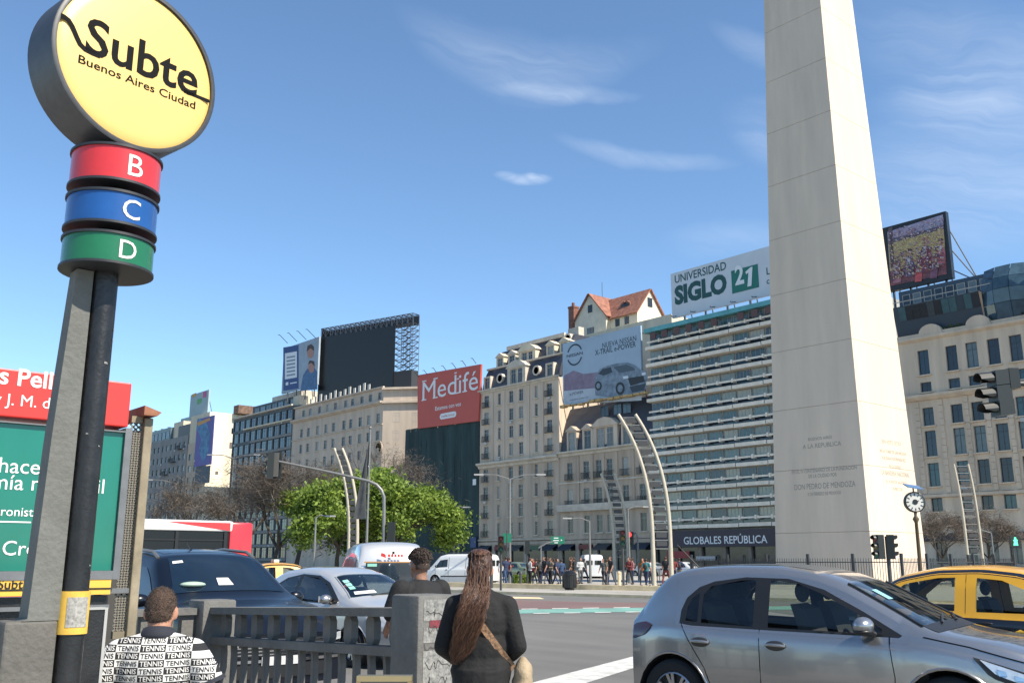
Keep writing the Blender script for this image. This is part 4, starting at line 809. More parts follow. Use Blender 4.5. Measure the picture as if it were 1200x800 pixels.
def led():
    Y = FY + 2.0; xl, xr = on_y(1030, 300, Y).x, on_y(1113.5, 300, Y).x; z0, z1 = on_y(1113, 326, Y).z, on_y(1113, 246, Y).z
    r = billboard('lit_screen', 'large framed screen showing a painted harvest scene, right of the obelisk', xl, xr, z0, z1, Y, mat('screen_frame', (.012, .014, .018), .4), 'screen', legs=4, base=35.3, t=.8)
    P = lambda n, pts, m, lay: poly_px(r, n, pts, m, Y, lay)
    em = lambda n, c, c2=None, s=.6: mat('screen_' + n, c, .5, col2=c2, scale=s, emit=None)  # screen glow is put into brighter picture colours, nothing emits
    P('picture', [(1040, 272), (1105, 251.5), (1109.5, 321), (1044, 335)], em('sky', (.30, .36, .52), (.42, .30, .38), .35), 2)
    P('picture_field', [(1041, 284), (1106, 267), (1109.5, 321), (1044, 335)], em('field', (.55, .44, .20), (.46, .33, .18), .5), 3)
    P('picture_bank', [(1041, 281), (1106, 264), (1106.3, 268.5), (1041, 286)], em('bank', (.10, .10, .16), (.2, .14, .14), .9), 4)
    P('picture_ground', [(1043, 318), (1109, 303), (1109.5, 321), (1044, 335)], em('floor', (.30, .09, .09), (.06, .03, .05), .8), 4)
    P('picture_tree', [(1041, 268), (1046, 266), (1048, 312), (1044, 314)], em('tree', (.12, .08, .08)), 5)
    fig = [(1066, 296, 1.2, (.10, .08, .14)), (1085, 283, 1.5, (.16, .04, .06)), (1103, 284, 1.1, (.30, .10, .12)), (1077, 309, .9, (.32, .06, .06)), (1052, 308, 1.0, (.22, .10, .12)), (1095, 305, .9, (.12, .05, .08))]
    for k, (px, py, s, c) in enumerate(fig):
        P('picture_figure', [(px - 5 * s, py + 24 * s), (px - 4 * s, py + 8 * s), (px - 1 * s, py + 3 * s), (px + 3 * s, py + 4 * s), (px + 5 * s, py + 12 * s), (px + 4 * s, py + 23 * s)], em('fig%d' % k, c, tuple(x * 2.2 for x in c), 1.2), 6 + k)
        P('picture_head', [(px + 2.2 * s * math.cos(a), py + 2.6 * s * math.sin(a)) for a in [R(45 * j) for j in range(8)]], em('skin', (.45, .25, .2)), 7 + k)
        P('picture_hat', [(px - 3 * s, py - 1 * s), (px + 3 * s, py - 2 * s), (px + 1.6 * s, py - 4 * s), (px - 1.4 * s, py - 3.6 * s)], em('hat%d' % (k % 2), (.40, .12, .10) if k % 2 else (.12, .07, .07)), 8 + k)
        P('picture_shirt', [(px - 2.6 * s, py + 4 * s), (px + 1 * s, py + 3.5 * s), (px + 1 * s, py + 11 * s), (px - 2 * s, py + 12 * s)], em('shirt', (.55, .50, .50)), 9 + k)
    pal = [(.55, .45, .22), (.45, .35, .18), (.30, .10, .10), (.12, .07, .10), (.5, .42, .45), (.35, .2, .25), (.16, .14, .22)]; rg = random.Random(6); ds = [MB() for _ in pal]
    for k in range(1100):
        t, u = rg.random(), rg.random() ** .8; px, py = 1042 + 65 * t, (270 - 17 * t) + u * 60; w_, h_ = rg.uniform(.5, 1.8), rg.uniform(.4, 1.3); kk = rg.choice((4, 5, 6)) if u < .25 else (rg.choice((0, 1, 0, 5)) if u < .5 else rg.choice((2, 3, 3, 5, 0, 4)))
        if 1042 + 4.5 * (py - 271) / 64 > px: continue
        q = [on_y(px + a * w_, py + b * h_, Y) for a, b in ((-1, 0), (0, -1), (1, .2), (.2, 1))]; ds[kk].add([(p.x, Y - .19 - .0002 * k, p.z) for p in q], [(0, 1, 2, 3)])
    for mb, c in zip(ds, pal):
        if mb.v: tag(mb.build('picture_dabs', mat('dab_%d' % int(c[0] * 100 + c[1] * 1000), c, .6), r), None, kind='stuff')
    for k in range(3): MB().tube([(xr - .3, Y + .9, z1 - 2 - 3 * k), (xr + 2.6, Y + 2.2, z0 - 1 + .1 * k)], .08, 5).build('brace', M_IRON, r)
led()

# ================================================================== SUBWAY TOTEM
M_BLK = mat('black_paint', (.012, .012, .013), .35, var=.5, scale=9, bump=.15, bscale=60)
M_TOTC = mat('totem_concrete', (.12, .123, .112), .8, var=.18, scale=4, bump=.35, bscale=40)
M_DGREY = mat('totem_rim', (.045, .047, .052), .45, var=.2, scale=20)
def totem():
    p = at(97, 600, 4.4); tx, ty = p.x, p.y
    r = thing('subway_totem', 'tall subway totem with round yellow sign and red, blue and green line drums', 'sign', (tx, ty, .1))
    zz = lambda y, px=122: at(px, y, 4.4).z
    MB().lathe([(.057, .1), (.057, zz(185))], 20, 0, Matrix.Translation((tx, ty, 0))).build('pole', M_BLK, r, 40)
    # tapered concrete fin on the -Y side of the pole
    yr = ty - .062; ztop = zz(322)
    mb = MB()
    def sec(z, wy, wx): return [(tx - wx, yr - wy, z), (tx + .02, yr - wy, z), (tx + .02, yr, z), (tx - wx, yr, z)]
    rings = [sec(1.30, .150, .13), sec(1.31, .128, .115), sec(2.1, .108, .10), sec(ztop, .075, .085)]
    mb.v = [q for s_ in rings for q in s_]; mb.f = [(0, 3, 2, 1), (12, 13, 14, 15)] + [(i * 4 + j, i * 4 + (j + 1) % 4, i * 4 + 4 + (j + 1) % 4, i * 4 + 4 + j) for i in range(3) for j in range(4)]; mb.m = [0] * len(mb.f)
    mb.build('fin', M_TOTC, r, clean=True)
    MB().bbox(tx - .16, tx + .022, yr - .215, yr - .001, .1, 1.3, .012).build('plinth', mat('plinth_concrete', (.105, .10, .09), .85, var=.25, scale=4, bump=.4, bscale=40), r)
    ucap = mat('drum_rim', (.02, .022, .026), .5)
    for nm, y0, y1, c, ch in (('green_drum', 321, 285, (.012, .13, .05), 'D'), ('blue_drum', 276, 238, (.012, .075, .26), 'C'), ('red_drum', 228, 187, (.52, .03, .03), 'B')):
        a, b = zz(y0), zz(y1); R0 = .205
        d = MB().lathe([(R0, a + .012), (R0, b - .012)], 40, 0, Matrix.Translation((tx, ty, 0))); d = d.build(nm, mat(nm, c, .25, var=.1, scale=6, coat=.3), r, 40)
        for za, zb in ((a, a + .012), (b - .012, b)): MB().lathe([(.05, za), (R0 + .008, za), (R0 + .008, zb), (.05, zb)], 40, 0, Matrix.Translation((tx, ty, 0))).build('rim', ucap, d, 40)
        # letter wraps the drum: bend the flat letter around the axis
        n0 = R(7); cap = (b - a) * .60; t = text(ch, (0, 0, 0), X1, Y1, Z1, height=cap, bold=.0, ext=0)
        xs = [v[0] for v in t.v]; xm = (min(xs) + max(xs)) / 2; zb0 = a + (b - a) * .2
        t.v = [(tx + (R0 + .003) * math.cos(n0 + (v[0] - xm) / R0), ty + (R0 + .003) * math.sin(n0 + (v[0] - xm) / R0), zb0 + v[1]) for v in t.v]
        n0 = n0
        t.build('lettering', mat('totem_white', (.78, .78, .74), .4), d)
    # round sign
    c = at(142, 88, 4.4); c = V(tx, ty, c.z); n = V(.985, .17, 0).normalized(); ux = V(-n.y, n.x, 0); RR, T = .432, .25
    M = Matrix.Translation(c) @ Matrix(((ux.x, 0, n.x, 0), (ux.y, 0, n.y, 0), (0, 1, 0, 0), (0, 0, 0, 1)))
    MB().lathe([(RR - .02, -T / 2), (RR, -T / 2 + .01), (RR, T / 2 - .0), (RR - .008, T / 2 + .004), (RR - .022, T / 2 + .004), (RR - .022, T / 2 - .02)], 72, 0, M).build('round_sign_box', M_DGREY, r, 40)
    yel = mat('sign_yellow', (.74, .50, .155), .4, var=.03, scale=2)
    pr = [(RR - .023, T / 2 - .012), (RR - .04, T / 2 - .004), (RR * .8, T / 2 + .0025), (.001, T / 2 + .003)]
    face = MB().lathe(pr, 72, 0, M).build('sign_face', yel, r, 60); MB().lathe([(RR - .023, -T / 2 + .004), (RR * .5, -T / 2 - .006), (.001, -T / 2 - .008)], 72, 0, M).build('sign_face', yel, r, 60)
    ink = mat('sign_ink', (.012, .012, .013), .9, spec=.1); F0 = c + n * (T / 2 + .0042)
    S = .432 / 91
    P = lambda x, y: F0 + ux * x + Z1 * y
    text('Subte', P(-.275, -.035), ux, Z1, n, height=.19, width=.60, bold=.017, ext=0).build('lettering', ink, r)
    text('Buenos Aires Ciudad', P(-.30, -.105), ux, Z1, n, height=.043, width=.62, bold=.012, ext=0).build('lettering', ink, r)
    def swash(pts, w):
        mb = MB(); L = []
        for i, q in enumerate(pts):
            a = Vector(pts[max(i - 1, 0)]); b = Vector(pts[min(i + 1, len(pts) - 1)]); d = (b - a).normalized(); nn = Vector((-d.y, d.x)); L.append([P(*(Vector(q) + nn * w)), P(*(Vector(q) - nn * w))])
        return mb.grid(L)
    swash([(-.403, .09), (-.385, .09), (-.365, .083), (-.345, .06), (-.32, .018), (-.30, -.012), (-.275, -.026), (-.24, -.030), (-.2, -.030)], .013).build('lettering', ink, r); swash([(.25, -.030), (.31, -.030), (.398, -.030)], .0095).build('lettering', ink, r)
    MB().lathe([(.07, zz(187)), (.07, c.z - RR + .02)], 16, 0, Matrix.Translation((tx, ty, 0))).build('neck', M_DGREY, r)
    # yellow information plate strapped round the pole
    z0, z1 = zz(742, 85), zz(692, 85); ye = mat('plate_yellow', (.66, .40, .06), .5, var=.15, scale=12)
    Mi = MB(); Mi.lathe([(.0575, z0), (.066, z0), (.066, z1), (.0575, z1)], 28, 0, Matrix.Translation((tx, ty, 0))); pl = Mi.build('information_plate', ye, r, 40)
    g_ = []
    for k in range(9):
        a = R(-40 + 10 * k); g_.append([(tx + .068 * math.cos(a), ty + .068 * math.sin(a), z0 + .03), (tx + .068 * math.cos(a), ty + .068 * math.sin(a), z1 - .025)])
    MB().grid(g_).build('print_panel', mat('plate_print', (.42, .41, .37), .5, col2=(.16, .15, .14), scale=70), pl)
    rg = random.Random(4); st = mat('sticker_scraps', (.22, .22, .2), .8)
    for k in range(11):
        a = R(rg.uniform(-60, 70)); z = rg.uniform(1.2, 2.9); w = rg.uniform(.004, .012); t_ = V(-math.sin(a), math.cos(a), 0); o = V(tx + .0585 * math.cos(a), ty + .0585 * math.sin(a), z)
        MB().add([o - t_ * w, o + t_ * w, o + t_ * w * .6 + Z1 * w * .8, o - t_ * w * .8 + Z1 * w], [(0, 1, 2, 3)]).build('sticker_scrap', st, r)
totem()
def info_slab():
    p = at(106, 760, 5.0); r = thing('notice_stand', 'black upright panel with pale metal edge right behind the totem', 'panel', (p.x, p.y, .1))
    zt = at(106, 714, 5.0).z; MB().box(p.x - .02, p.x + .02, p.y - .055, p.y + .045, .1, zt).build('board', M_BLK, r); MB().box(p.x - .024, p.x + .026, p.y + .0455, p.y + .06, .1, zt + .01).build('edge_trim', mat('trim_grey', (.35, .35, .34), .5), r); MB().box(p.x - .024, p.x + .026, p.y - .056, p.y + .0455, zt + .001, zt + .012).build('edge_trim', mat('trim_grey', (.35, .35, .34), .5), r)
info_slab()
# ================================================================== SUBWAY ENTRANCE BOX with red name sign and green advertisement
def kiosk():
    XK = at(152, 600, 7.0).x; q = lambda px, py: on_x(px, py, XK); yl = q(-120, 600).y
    r = thing('entrance_kiosk', 'subway entrance box with red station sign above green advertisement', 'kiosk', (XK, q(60, 600).y, .1))
    red = mat('station_red', (.62, .035, .028), .4); grn = mat('poster_green', (.0, .15, .105), .3, var=.12, scale=.9, coat=.5); steel = mat('kiosk_steel', (.16, .165, .17), .45, .4, var=.2, scale=4)
    yr = q(152.5, 475).y; z0, z1 = q(152, 500.5).z, q(152, 448.5).z
    MB().bbox(XK - .25, XK, yl, yr, z0, z1, .01).build('name_sign', red, r)
    wt = mat('kiosk_white', (.80, .80, .78), .5); N = X1
    def T(s, px, py, h, m, wpx=None, al='L', bold=0., w=None): O = q(px, py); return text(s, O, Y1, Z1, N, height=h, width=(q(px + wpx, py).y - O.y) if wpx else None, bold=bold, ext=.004, align=al).build('lettering', m, r)
    T('Carlos Pellegrini', 125, 462.5, .12, wt, al='R', bold=.018); T('L. N. Alem y J. M. de Rosas', 118, 484.5, .08, wt, al='R')
    zg0, zg1 = q(140, 668).z, q(140, 506).z; yg = q(139, 600).y
    MB().box(XK - .2, XK - .035, yl, yg, zg0, zg1).build('poster', grn, r)
    fr = MB(); MB().box(XK - .2, XK - .005, yg + .001, yg + .05, zg0 - .06, z0 - .005).build('frame_side', steel, r); MB().box(XK - .2, XK - .004, yl, yg, zg1 + .001, z0 - .03).build('frame_top', steel, r); MB().box(XK - .2, XK - .004, yl, yg, zg0 - .06, zg0 - .001).build('frame_bottom', steel, r)
    px = XK - .035
    def G(s, x, y, h, al='L', bold=0.): O = on_x(x, y, px); text(s, O, Y1, Z1, N, height=h, bold=bold, ext=.004, align=al).build('lettering', wt, r)
    G('hacemos', -2, 553, .105); G('economía no difícil', 121, 578, .105, 'R'); G('elcronista', 45, 605, .062, 'R'); G('El Cronista', -24, 650, .098)
    MB().box(px + .001, px + .004, on_x(-60, 612, px).y, on_x(36, 612, px).y, on_x(0, 611.6, px).z, on_x(0, 610, px).z).build('printed_rule', wt, r)
    ye = mat('strip_yellow', (.72, .42, .06), .45); zy0, zy1 = q(120, 696).z, q(120, 674.5).z; yy = q(130.5, 685).y
    MB().box(XK - .15, XK - .01, yl, yy, zy0, zy1).build('yellow_strip', ye, r); MB().box(XK - .009, XK - .004, yl, yy, zy0 + .035, zy0 + .045).build('strip_line', M_BLK, r)
    text('Subte', on_x(-3, 689.5, XK - .008), Y1, Z1, N, height=.062, bold=.01, ext=.003).build('lettering', M_BLK, r)
    MB().box(XK - .2, XK - .06, yl, yg, .1, zy0 - .01).build('base_panel', M_BLK, r); MB().box(XK - .05, XK - .02, yl, yg, q(20, 716).z, q(20, 711).z).build('handrail', steel, r)
    # expanded-metal screen beyond the poster
    ya, yb = yg + .07, q(164, 600).y; za, zb = q(150, 740).z, q(150, 492).z; cr = mat('cream_post', (.22, .185, .125), .7, var=.3, scale=5); mm = MB(); XM = XK - .12
    s = .036; n = int((zb - za) / s); L = yb - ya; wv = mat('mesh_metal', (.20, .185, .15), .6, .3)
    k = -int(L / s) - 1
    def clip(y0, z0_, y1, z1_):
        t0, t1 = 0., 1.
        for pz, qz in ((-(z1_ - z0_), z0_ - za), (z1_ - z0_, zb - z0_)):
            if abs(pz) < 1e-9: continue
            t = qz / pz
            if pz < 0: t0 = max(t0, t)
            else: t1 = min(t1, t)
        return (t0, t1) if t0 < t1 else None
    for i in range(k, n + 1):
        for sg in (1, -1):
            y0, y1 = ya, yb; a = za + i * s * 1.0 + (0 if sg > 0 else L * .9); b = a + sg * L * .9; c = clip(y0, a, y1, b)
            if not c: continue
            p0, p1 = V(XM, y0 + (y1 - y0) * c[0], a + (b - a) * c[0]), V(XM, y0 + (y1 - y0) * c[1], a + (b - a) * c[1]); d = (p1 - p0); 
            if d.length < .01: continue
            d.normalize(); nn = V(0, -d.z, d.y); mm.obox((p0 + p1) / 2, d * (p1 - p0).length / 2, nn * .005, X1 * .006)
    tag(mm.build('expanded_mesh', wv, r), None, kind='stuff'); MB().box(XM - .5, XM - .45, ya, yb + .25, .1, zb).build('back_panel', mat('kiosk_back', (.05, .048, .045), .7), r)
    MB().bbox(XM - .05, XM + .05, yb + .005, yb + .07, .1, zb + .04, .008).build('post', cr, r); MB().box(XM - .02, XM + .02, ya, yb, za - .05, za - .001).build('bottom_rail', cr, r); MB().box(XM - .02, XM + .02, ya, yb, zb + .001, zb + .05).build('top_rail', cr, r)
    MB().box(XM + .007, XM + .03, ya - .05, yb + .02, q(150, 695).z, q(150, 689).z).build('middle_rail', steel, r)
    MB().prism([(-.1, 0), (.0, 0), (.03, .03), (-.1, .07)], (XM - .5, yb + .07, zb + .05), Y1, Z1, X1, .62).build('tile_coping', mat('coping_tile', (.24, .10, .055), .8, var=.3, scale=8), r, clean=True)
kiosk()
# ================================================================== BALUSTRADE
M_BAL = mat('balustrade_grey', (.13, .128, .12), .8, var=.2, scale=5, bump=.35, bscale=40)
def balustrade():
    pr_ = at(497, 700, 6.9); YB = pr_.y; xr = pr_.x; xl = on_y(249, 705, YB).x
    r = thing('balustrade', 'dark grey concrete balustrade with chamfered frieze around the subway stairs', 'balustrade', (xr, YB, .1))
    zr, zl = on_y(497, 697.5, YB - .17).z, on_y(249, 702, YB).z; hw = .165
    for nm, x, zt, w in (('pillar', xr, zr, .33), ('pillar', xl, zl, .36)):
        pm = MB().bbox(x - w / 2, x + w / 2, YB - hw, YB + hw, .1, zt - .0, .022).build(nm, M_BAL, r, 40)
        if x == xr:     # poster remnants and marker scrawl on the sunny face
            pap = mat('torn_paper', (.33, .33, .31), .9, col2=(.10, .10, .10), scale=38); X_ = x + w / 2
            for za, zb in ((zt - .17, zt - .03), (zt - .31, zt - .21), (zt - .60, zt - .36)): MB().box(X_ + .001, X_ + .003, YB - .12, YB + .13, za, zb).build('torn_poster', pap, pm)
            MB().box(X_ + .003, X_ + .005, YB - .07, YB + .05, zt - .215, zt - .165).build('torn_poster', mat('sticker_red', (.28, .03, .05), .7, col2=(.05, .03, .03), scale=50), pm)
            rg = random.Random(8); mk = mat('marker', (.015, .015, .015), .7)
            for j in range(5):
                pts = []; y, z = YB - .1, zt - .12 - j * .11
                for k in range(26): t = k / 25; pts.append((X_ + .0055, y + .2 * t + .022 * math.sin(9 * t + j * 2) + rg.uniform(-.004, .004), z + .022 * math.sin(17 * t + j) * (.4 + rg.random() * .6) + .014 * math.cos(31 * t)))
                MB().tube(pts, .0016, 4).build('scrawl', mk, pm)
    # rails slope a little with the pavement
    sl = (zr - zl - .02) / (xr - xl); top = lambda x: zl - .07 + (x - xl) * sl
    a, b = xl + .18, xr - .165
    def bar(z0, z1, d, nm): 
        mb = MB(); mb.add([(x, y, top(x) + z) for x in (a, b) for y, z in ((YB - d, z0), (YB + d, z0), (YB + d, z1), (YB - d, z1))], [(0, 3, 2, 1), (4, 5, 6, 7), (0, 1, 5, 4), (1, 2, 6, 5), (2, 3, 7, 6), (3, 0, 4, 7)])
        return mb.build(nm, M_BAL, r, clean=True)
    bar(-.06, 0, .10, 'top_rail'); bar(-.33, -.265, .075, 'middle_rail'); bar(-1.0, -.93, .08, 'bottom_rail')
    n = 10; dx = (b - a) / n; w = dx * .36
    oc = [(-w * .3, -.1025), (w * .3, -.1025), (w * .5, -.06), (w * .5, .06), (w * .3, .1025), (-w * .3, .1025), (-w * .5, .06), (-w * .5, -.06)]
    me = MB().prism(oc, (0, -.03, 0), X1, Z1, Y1, .06).mesh('frieze_plate', M_BAL, clean=True)
    ww = dx * .12; hs = .299; sp = [(-ww * .5, -hs), (ww * .5, -hs), (ww * .5, hs - .08), (ww * .1, hs), (-ww * .9, hs), (-ww * .5, hs - .08)]
    me2 = MB().prism(sp, (0, -.025, 0), X1, Z1, Y1, .05).mesh('baluster', M_BAL, clean=True)
    for i in range(n):
        x = a + dx * (i + .5); inst('frieze_plate', me, r, (x, YB, top(x) - .1625)); 
        for o in ((.15, .82) if i % 2 else (.48,)): xx = a + dx * (i + o); inst('baluster', me2, r, (xx, YB, top(xx) - .63))
    # return towards the kiosk
    y0, y1 = YB - .185, 1.2
    for za, zb, d in ((-.06, 0, .09), (-.33, -.27, .07), (-1.0, -.93, .07)): MB().box(xl - d, xl + d, y1, y0, top(xl) + za, top(xl) + zb).build('side_rail', M_BAL, r)
    for i in range(14): MB().box(xl - .045, xl + .045, y0 - .1 - i * .19, y0 - .02 - i * .19, top(xl) - .929, top(xl) - .331).build('baluster', M_BAL, r); MB().box(xl - .045, xl + .045, y0 - .12 - i * .19, y0 - .01 - i * .19, top(xl) - .269, top(xl) - .061).build('frieze_plate', M_BAL, r)
balustrade()
def handrail():
    a, b = at(424, 798, 4.6), at(478, 797, 4.6); r = thing('stair_handrail', 'brass framed board edge in front of the balustrade at the bottom edge', 'sign board', ((a.x + b.x) / 2, (a.y + b.y) / 2, .1))
    d = (b - a); d.z = 0; n = V(-d.y, d.x, 0).normalized(); br = mat('brass_trim', (.45, .36, .20), .3, .8); c = (a + b) / 2
    MB().obox(V(c.x, c.y, .1 + (c.z - .1) / 2), d / 2, n * .02, Z1 * (c.z - .1) / 2).build('board', mat('board_grey', (.12, .12, .12), .5), r)
    MB().obox(V(c.x, c.y, c.z + .013), d / 2 + d.normalized() * .02, n * .03, Z1 * .012).build('top_trim', br, r)
    for s in (-1, 1): MB().obox(V(c.x, c.y, .1 + (c.z - .1) / 2) + d / 2 * s + d.normalized() * .011 * s, d.normalized() * .01, n * .03, Z1 * (c.z - .102) / 2).build('side_trim', br, r)
handrail()

# ================================================================== STREET FURNITURE
M_POLE = mat('pole_grey', (.20, .20, .19), .45, .3, var=.15, scale=3); M_POLED = mat('pole_dark', (.05, .05, .05), .5); M_CREAMP = mat('arch_cream', (.46, .41, .32), .5, var=.1, scale=1)
def ladder_light(label, base_px, base_d, H, lean, wid, axis=None, gnd_z=PZ, flip=1, nr=15, col=None, grp='curved ladder light masts'):
    """two curved rails joined by rungs; lean>0 bends towards -RT (image left)"""
    p = at(base_px, 656, base_d); p.z = gnd_z; r = thing('ladder_light', label, 'light mast', p, 0, grp)
    side = (axis or RT).normalized(); n = 24; m = col or M_CREAMP
    def cen(t):
        z = H * t; off = -lean * flip * max(0, (t - .25) / .75) ** 2.5; return p + side * off + Z1 * z - Z1 * (.10 * H * max(0, t - .75) ** 1.6 if lean else 0)
    for s in (-1, 1): MB().tube([cen(i / n) + side * s * wid / 2 for i in range(n + 1)], [.125 - .035 * i / n for i in range(n + 1)], 8).build('rail', m, r, 60)
    for k in range(nr):
        t = .22 + .76 * k / (nr - 1); c = cen(t); d = (cen(min(1, t + .02)) - cen(t - .02)).normalized(); 
        rg = MB().obox(c, side * (wid / 2 - .06), d * .028, d.cross(side) * .04).build('rung', M_POLE, r)
        if k % 1 == 0 and k < nr - 1: MB().obox(c + d * .27, side * (wid * .30), d * .13, d.cross(side) * .1).build('lamp', M_POLED, rg)
    return r
ladder_light('tall cream curved ladder mast in front of the hotel', 776, 53, 9.5, 1.7, .95, nr=17)
ladder_light('shorter cream curved ladder mast beside the stone building', 728, 72, 7.9, .85, 1.0, nr=13)
ladder_light('curved ladder mast standing before the green trees', 413, 60, 8.4, 1.15, .5, nr=19)
ladder_light('curved ladder mast bowed the other way, right of the obelisk', 1143, 74, 8.8, .35, 1.1, flip=1, nr=13)
def street_lamp(label, px, d, H, arm, both=False, m=None, rz=0., gz=0., grp='grey street lamps'):
    p = at(px, 656, d); p.z = gz; r = thing('street_lamp', label, 'street lamp', p, 0, grp); m = m or M_POLE; side = (RT * math.cos(rz) + HD * math.sin(rz))
    MB().tube([p, p + Z1 * .4, p + Z1 * H], [.12, .09, .055], 8).build('pole', m, r, 60)
    for s in ((1, -1) if both else (1,)):
        a = p + Z1 * (H - .05); b = a + side * arm * s + Z1 * .35 * abs(arm) / 2; MB().tube([a, (a + b) / 2 + Z1 * .12, b], .04, 6).build('arm', m, r)
        e = side * (1 if arm * s > 0 else -1); MB().obox(b + e * .3, e * .3, Z1.cross(e) * .11, Z1 * .045).build('lamp_head', mat('lamp_head', (.36, .36, .35), .4), r)
    return r
street_lamp('double-armed grey lamp post rising before the pale stone house', 597.5, 62, 6.6, 1.7, True, gz=PZ)
street_lamp('single lamp post before the slate-roofed building, arm to the left', 691.5, 66, 4.1, -1.2, gz=PZ)
street_lamp('lamp post with arm to the right, beside the shorter ladder mast', 737.5, 66, 4.9, 1.0, gz=PZ)
street_lamp('tall thin double-armed lamp post left of the dark glass block', 266, 95, 11.5, 2.0, True)
street_lamp('lamp post with arm to the left before the bare trees at left', 199.5, 90, 8.6, -2.2)
street_lamp('lamp post with short right arm between bare and green trees', 368, 60, 4.2, .6)
street_lamp('taller lamp post at the right end of the green trees', 531.5, 78, 5.7, .7)
street_lamp('shorter lamp post at the right end of the green trees', 537, 82, 4.9, -.6)
street_lamp('lamp post with arched left arm before the stone office block', 1165, 82, 3.9, -1.6)
def flag_pole():
    p = at(429, 656, 58); p.z = 0; r = thing('flag_pole', 'tall flag pole with furled dark flag rising over the green trees', 'flag pole', p); zt = at(429, 502, 58).z
    MB().tube([p, p + Z1 * zt], [.09, .05], 8).build('pole', M_POLE, r, 60); MB().ell(p + Z1 * (zt + .05), (.1, .1, .1), 0, 8, 6).build('finial', M_POLE, r)
    g_ = []
    for i in range(9):
        t = i / 8; g_.append([p + Z1 * (zt - .8 - 4.6 * t) - RT * (.05 + .9 * t * k / 4 + .12 * math.sin(k * 2 + t * 3) * t) + HD * .12 * math.sin(k * 1.7 + 4 * t) for k in range(5)])
    MB().grid(g_).build('flag', mat('flag_dark', (.05, .055, .06), .8, var=.3, scale=2), r, 180)
flag_pole()
M_SIGB = mat('signal_black', (.018, .02, .018), .4)
def signal_head(root, c, fwd, h=.95, w=.32, name='signal_head', hood=True, lit=None):
    """box with three hooded lenses, lenses face fwd"""
    side = Z1.cross(fwd).normalized(); o = MB().obox(c, side * w / 2, fwd * .12, Z1 * h / 2).build(name, M_SIGB, root)
    for k in range(3):
        q = c + Z1 * (h / 3) * (1 - k) + fwd * .121; rr = min(w, h / 3) * .4
        Mx = Matrix.Translation(q) @ fwd.to_track_quat('Z', 'Y').to_matrix().to_4x4()
        MB().lathe([(.001, .015), (rr * .6, .012), (rr, 0)], 14, 0, Mx).build('lens', mat('lens_%d' % k, [(.16, .01, .01), (.18, .10, .01), (.01, .10, .05)][k], .25), o)
        hd = MB(); pts = []
        for j in range(9): a = R(-10 + 200 * j / 8); pts.append((rr * 1.12 * math.cos(a), rr * 1.12 * math.sin(a)))
        hd.grid([[Mx @ Vector((x, y, 0)) for x, y in pts], [Mx @ Vector((x, y, rr * (1.1 if y > 0 else .5))) for x, y in pts]])
        hd.build('visor', M_SIGB, o)
def mast_arm():
    p = at(450, 656, 34); p.z = 0; r = thing('traffic_mast', 'curved traffic mast with long arm to the left over the avenue', 'traffic light', p)
    top = [at(450, y, 34) for y in (600, 590, 582)] + [at(447, 574, 34), at(441, 567.5, 34), at(432, 563.5, 34), at(418, 560, 34), at(380, 551.5, 34), at(327, 540.5, 34)]
    MB().tube([p, p + Z1 * 1.2] + top, [.09, .07] + [.06] * 5 + [.055, .05, .045, .04], 8).build('mast', M_POLE, r, 60)
    e = at(323, 541, 34); f = -HD; s2 = RT
    MB().obox(e - Z1 * .1, s2 * .11, f * .03, Z1 * .42).build('backing_board', mat('signal_back', (.10, .10, .095), .6), r); signal_head(r, e - f * .02 - Z1 * .1 + (-HD) * -.18, HD)
    signal_head(r, e - RT * .12 - Z1 * .15 - HD * .25, (RT * -.8 + HD * -.2).normalized(), .9, .3)
    sh = at(450, 625, 34); signal_head(r, sh + RT * .25, HD, .8, .26)
mast_arm()
def overhead_signal():
    d = 19.0; c = at(1169, 463, d); p = at(1300, 656, d + 1); p.z = 0; r = thing('overhead_signal', 'dark overhead traffic signal hanging on an arm at the right edge', 'traffic light', p)
    zt = at(1192, 450, d).z; MB().tube([p, p + Z1 * (zt - .5), p + Z1 * (zt + .1) - RT * .3, at(1250, 452, d), at(1188, 449, d)], [.1, .08, .075, .06, .05], 8).build('mast', M_POLED, r, 60)
    f = (RT * -.97 - HD * .12 - Z1 * .12).normalized(); side = Z1.cross(f).normalized()
    # three stacked housings with deep visors, seen from the side
    for k, (px, py) in enumerate(((1170, 443), (1172, 461), (1175, 478))):
        q = at(px, py, d); o = MB().obox(q, f * .16, side * .16, Z1 * .15).build('signal_head', M_SIGB, r); Mx = Matrix.Translation(q + f * .161) @ f.to_track_quat('Z', 'Y').to_matrix().to_4x4()
        MB().lathe([(.001, .01), (.12, 0)], 14, 0, Mx).build('lens', mat('lens_%d' % k, (.1, .05, .02), .3), o); pts = [(.145 * math.cos(R(-20 + 220 * j / 10)), .145 * math.sin(R(-20 + 220 * j / 10))) for j in range(11)]
        MB().grid([[Mx @ Vector((x, y, 0)) for x, y in pts], [Mx @ Vector((x, y, .3 if y > 0 else .14)) for x, y in pts]]).build('visor', M_SIGB, o)
    MB().obox(at(1185, 444, d), RT * .1, HD * .15, Z1 * .2).build('bracket', M_SIGB, r)
overhead_signal()
def ped_signal(label, px, d, ztop, dirs, gz=PZ, grp='pedestrian signals'):
    p = at(px, 656, d); p.z = gz; r = thing('traffic_signal', label, 'traffic light', p, 0, grp); MB().tube([p, p + Z1 * (ztop - gz)], .06, 8).build('pole', M_POLED, r)
    for k, (dx, fw_) in enumerate(dirs): signal_head(r, V(p.x, p.y, ztop - .35) + RT * dx, fw_, .8, .3)
ped_signal('twin black traffic signal at the foot of the obelisk', 1041, 33, at(1041, 628, 33).z, ((-.28, (RT * -1 - HD * .3).normalized()), (.12, (RT - HD * .4).normalized())))
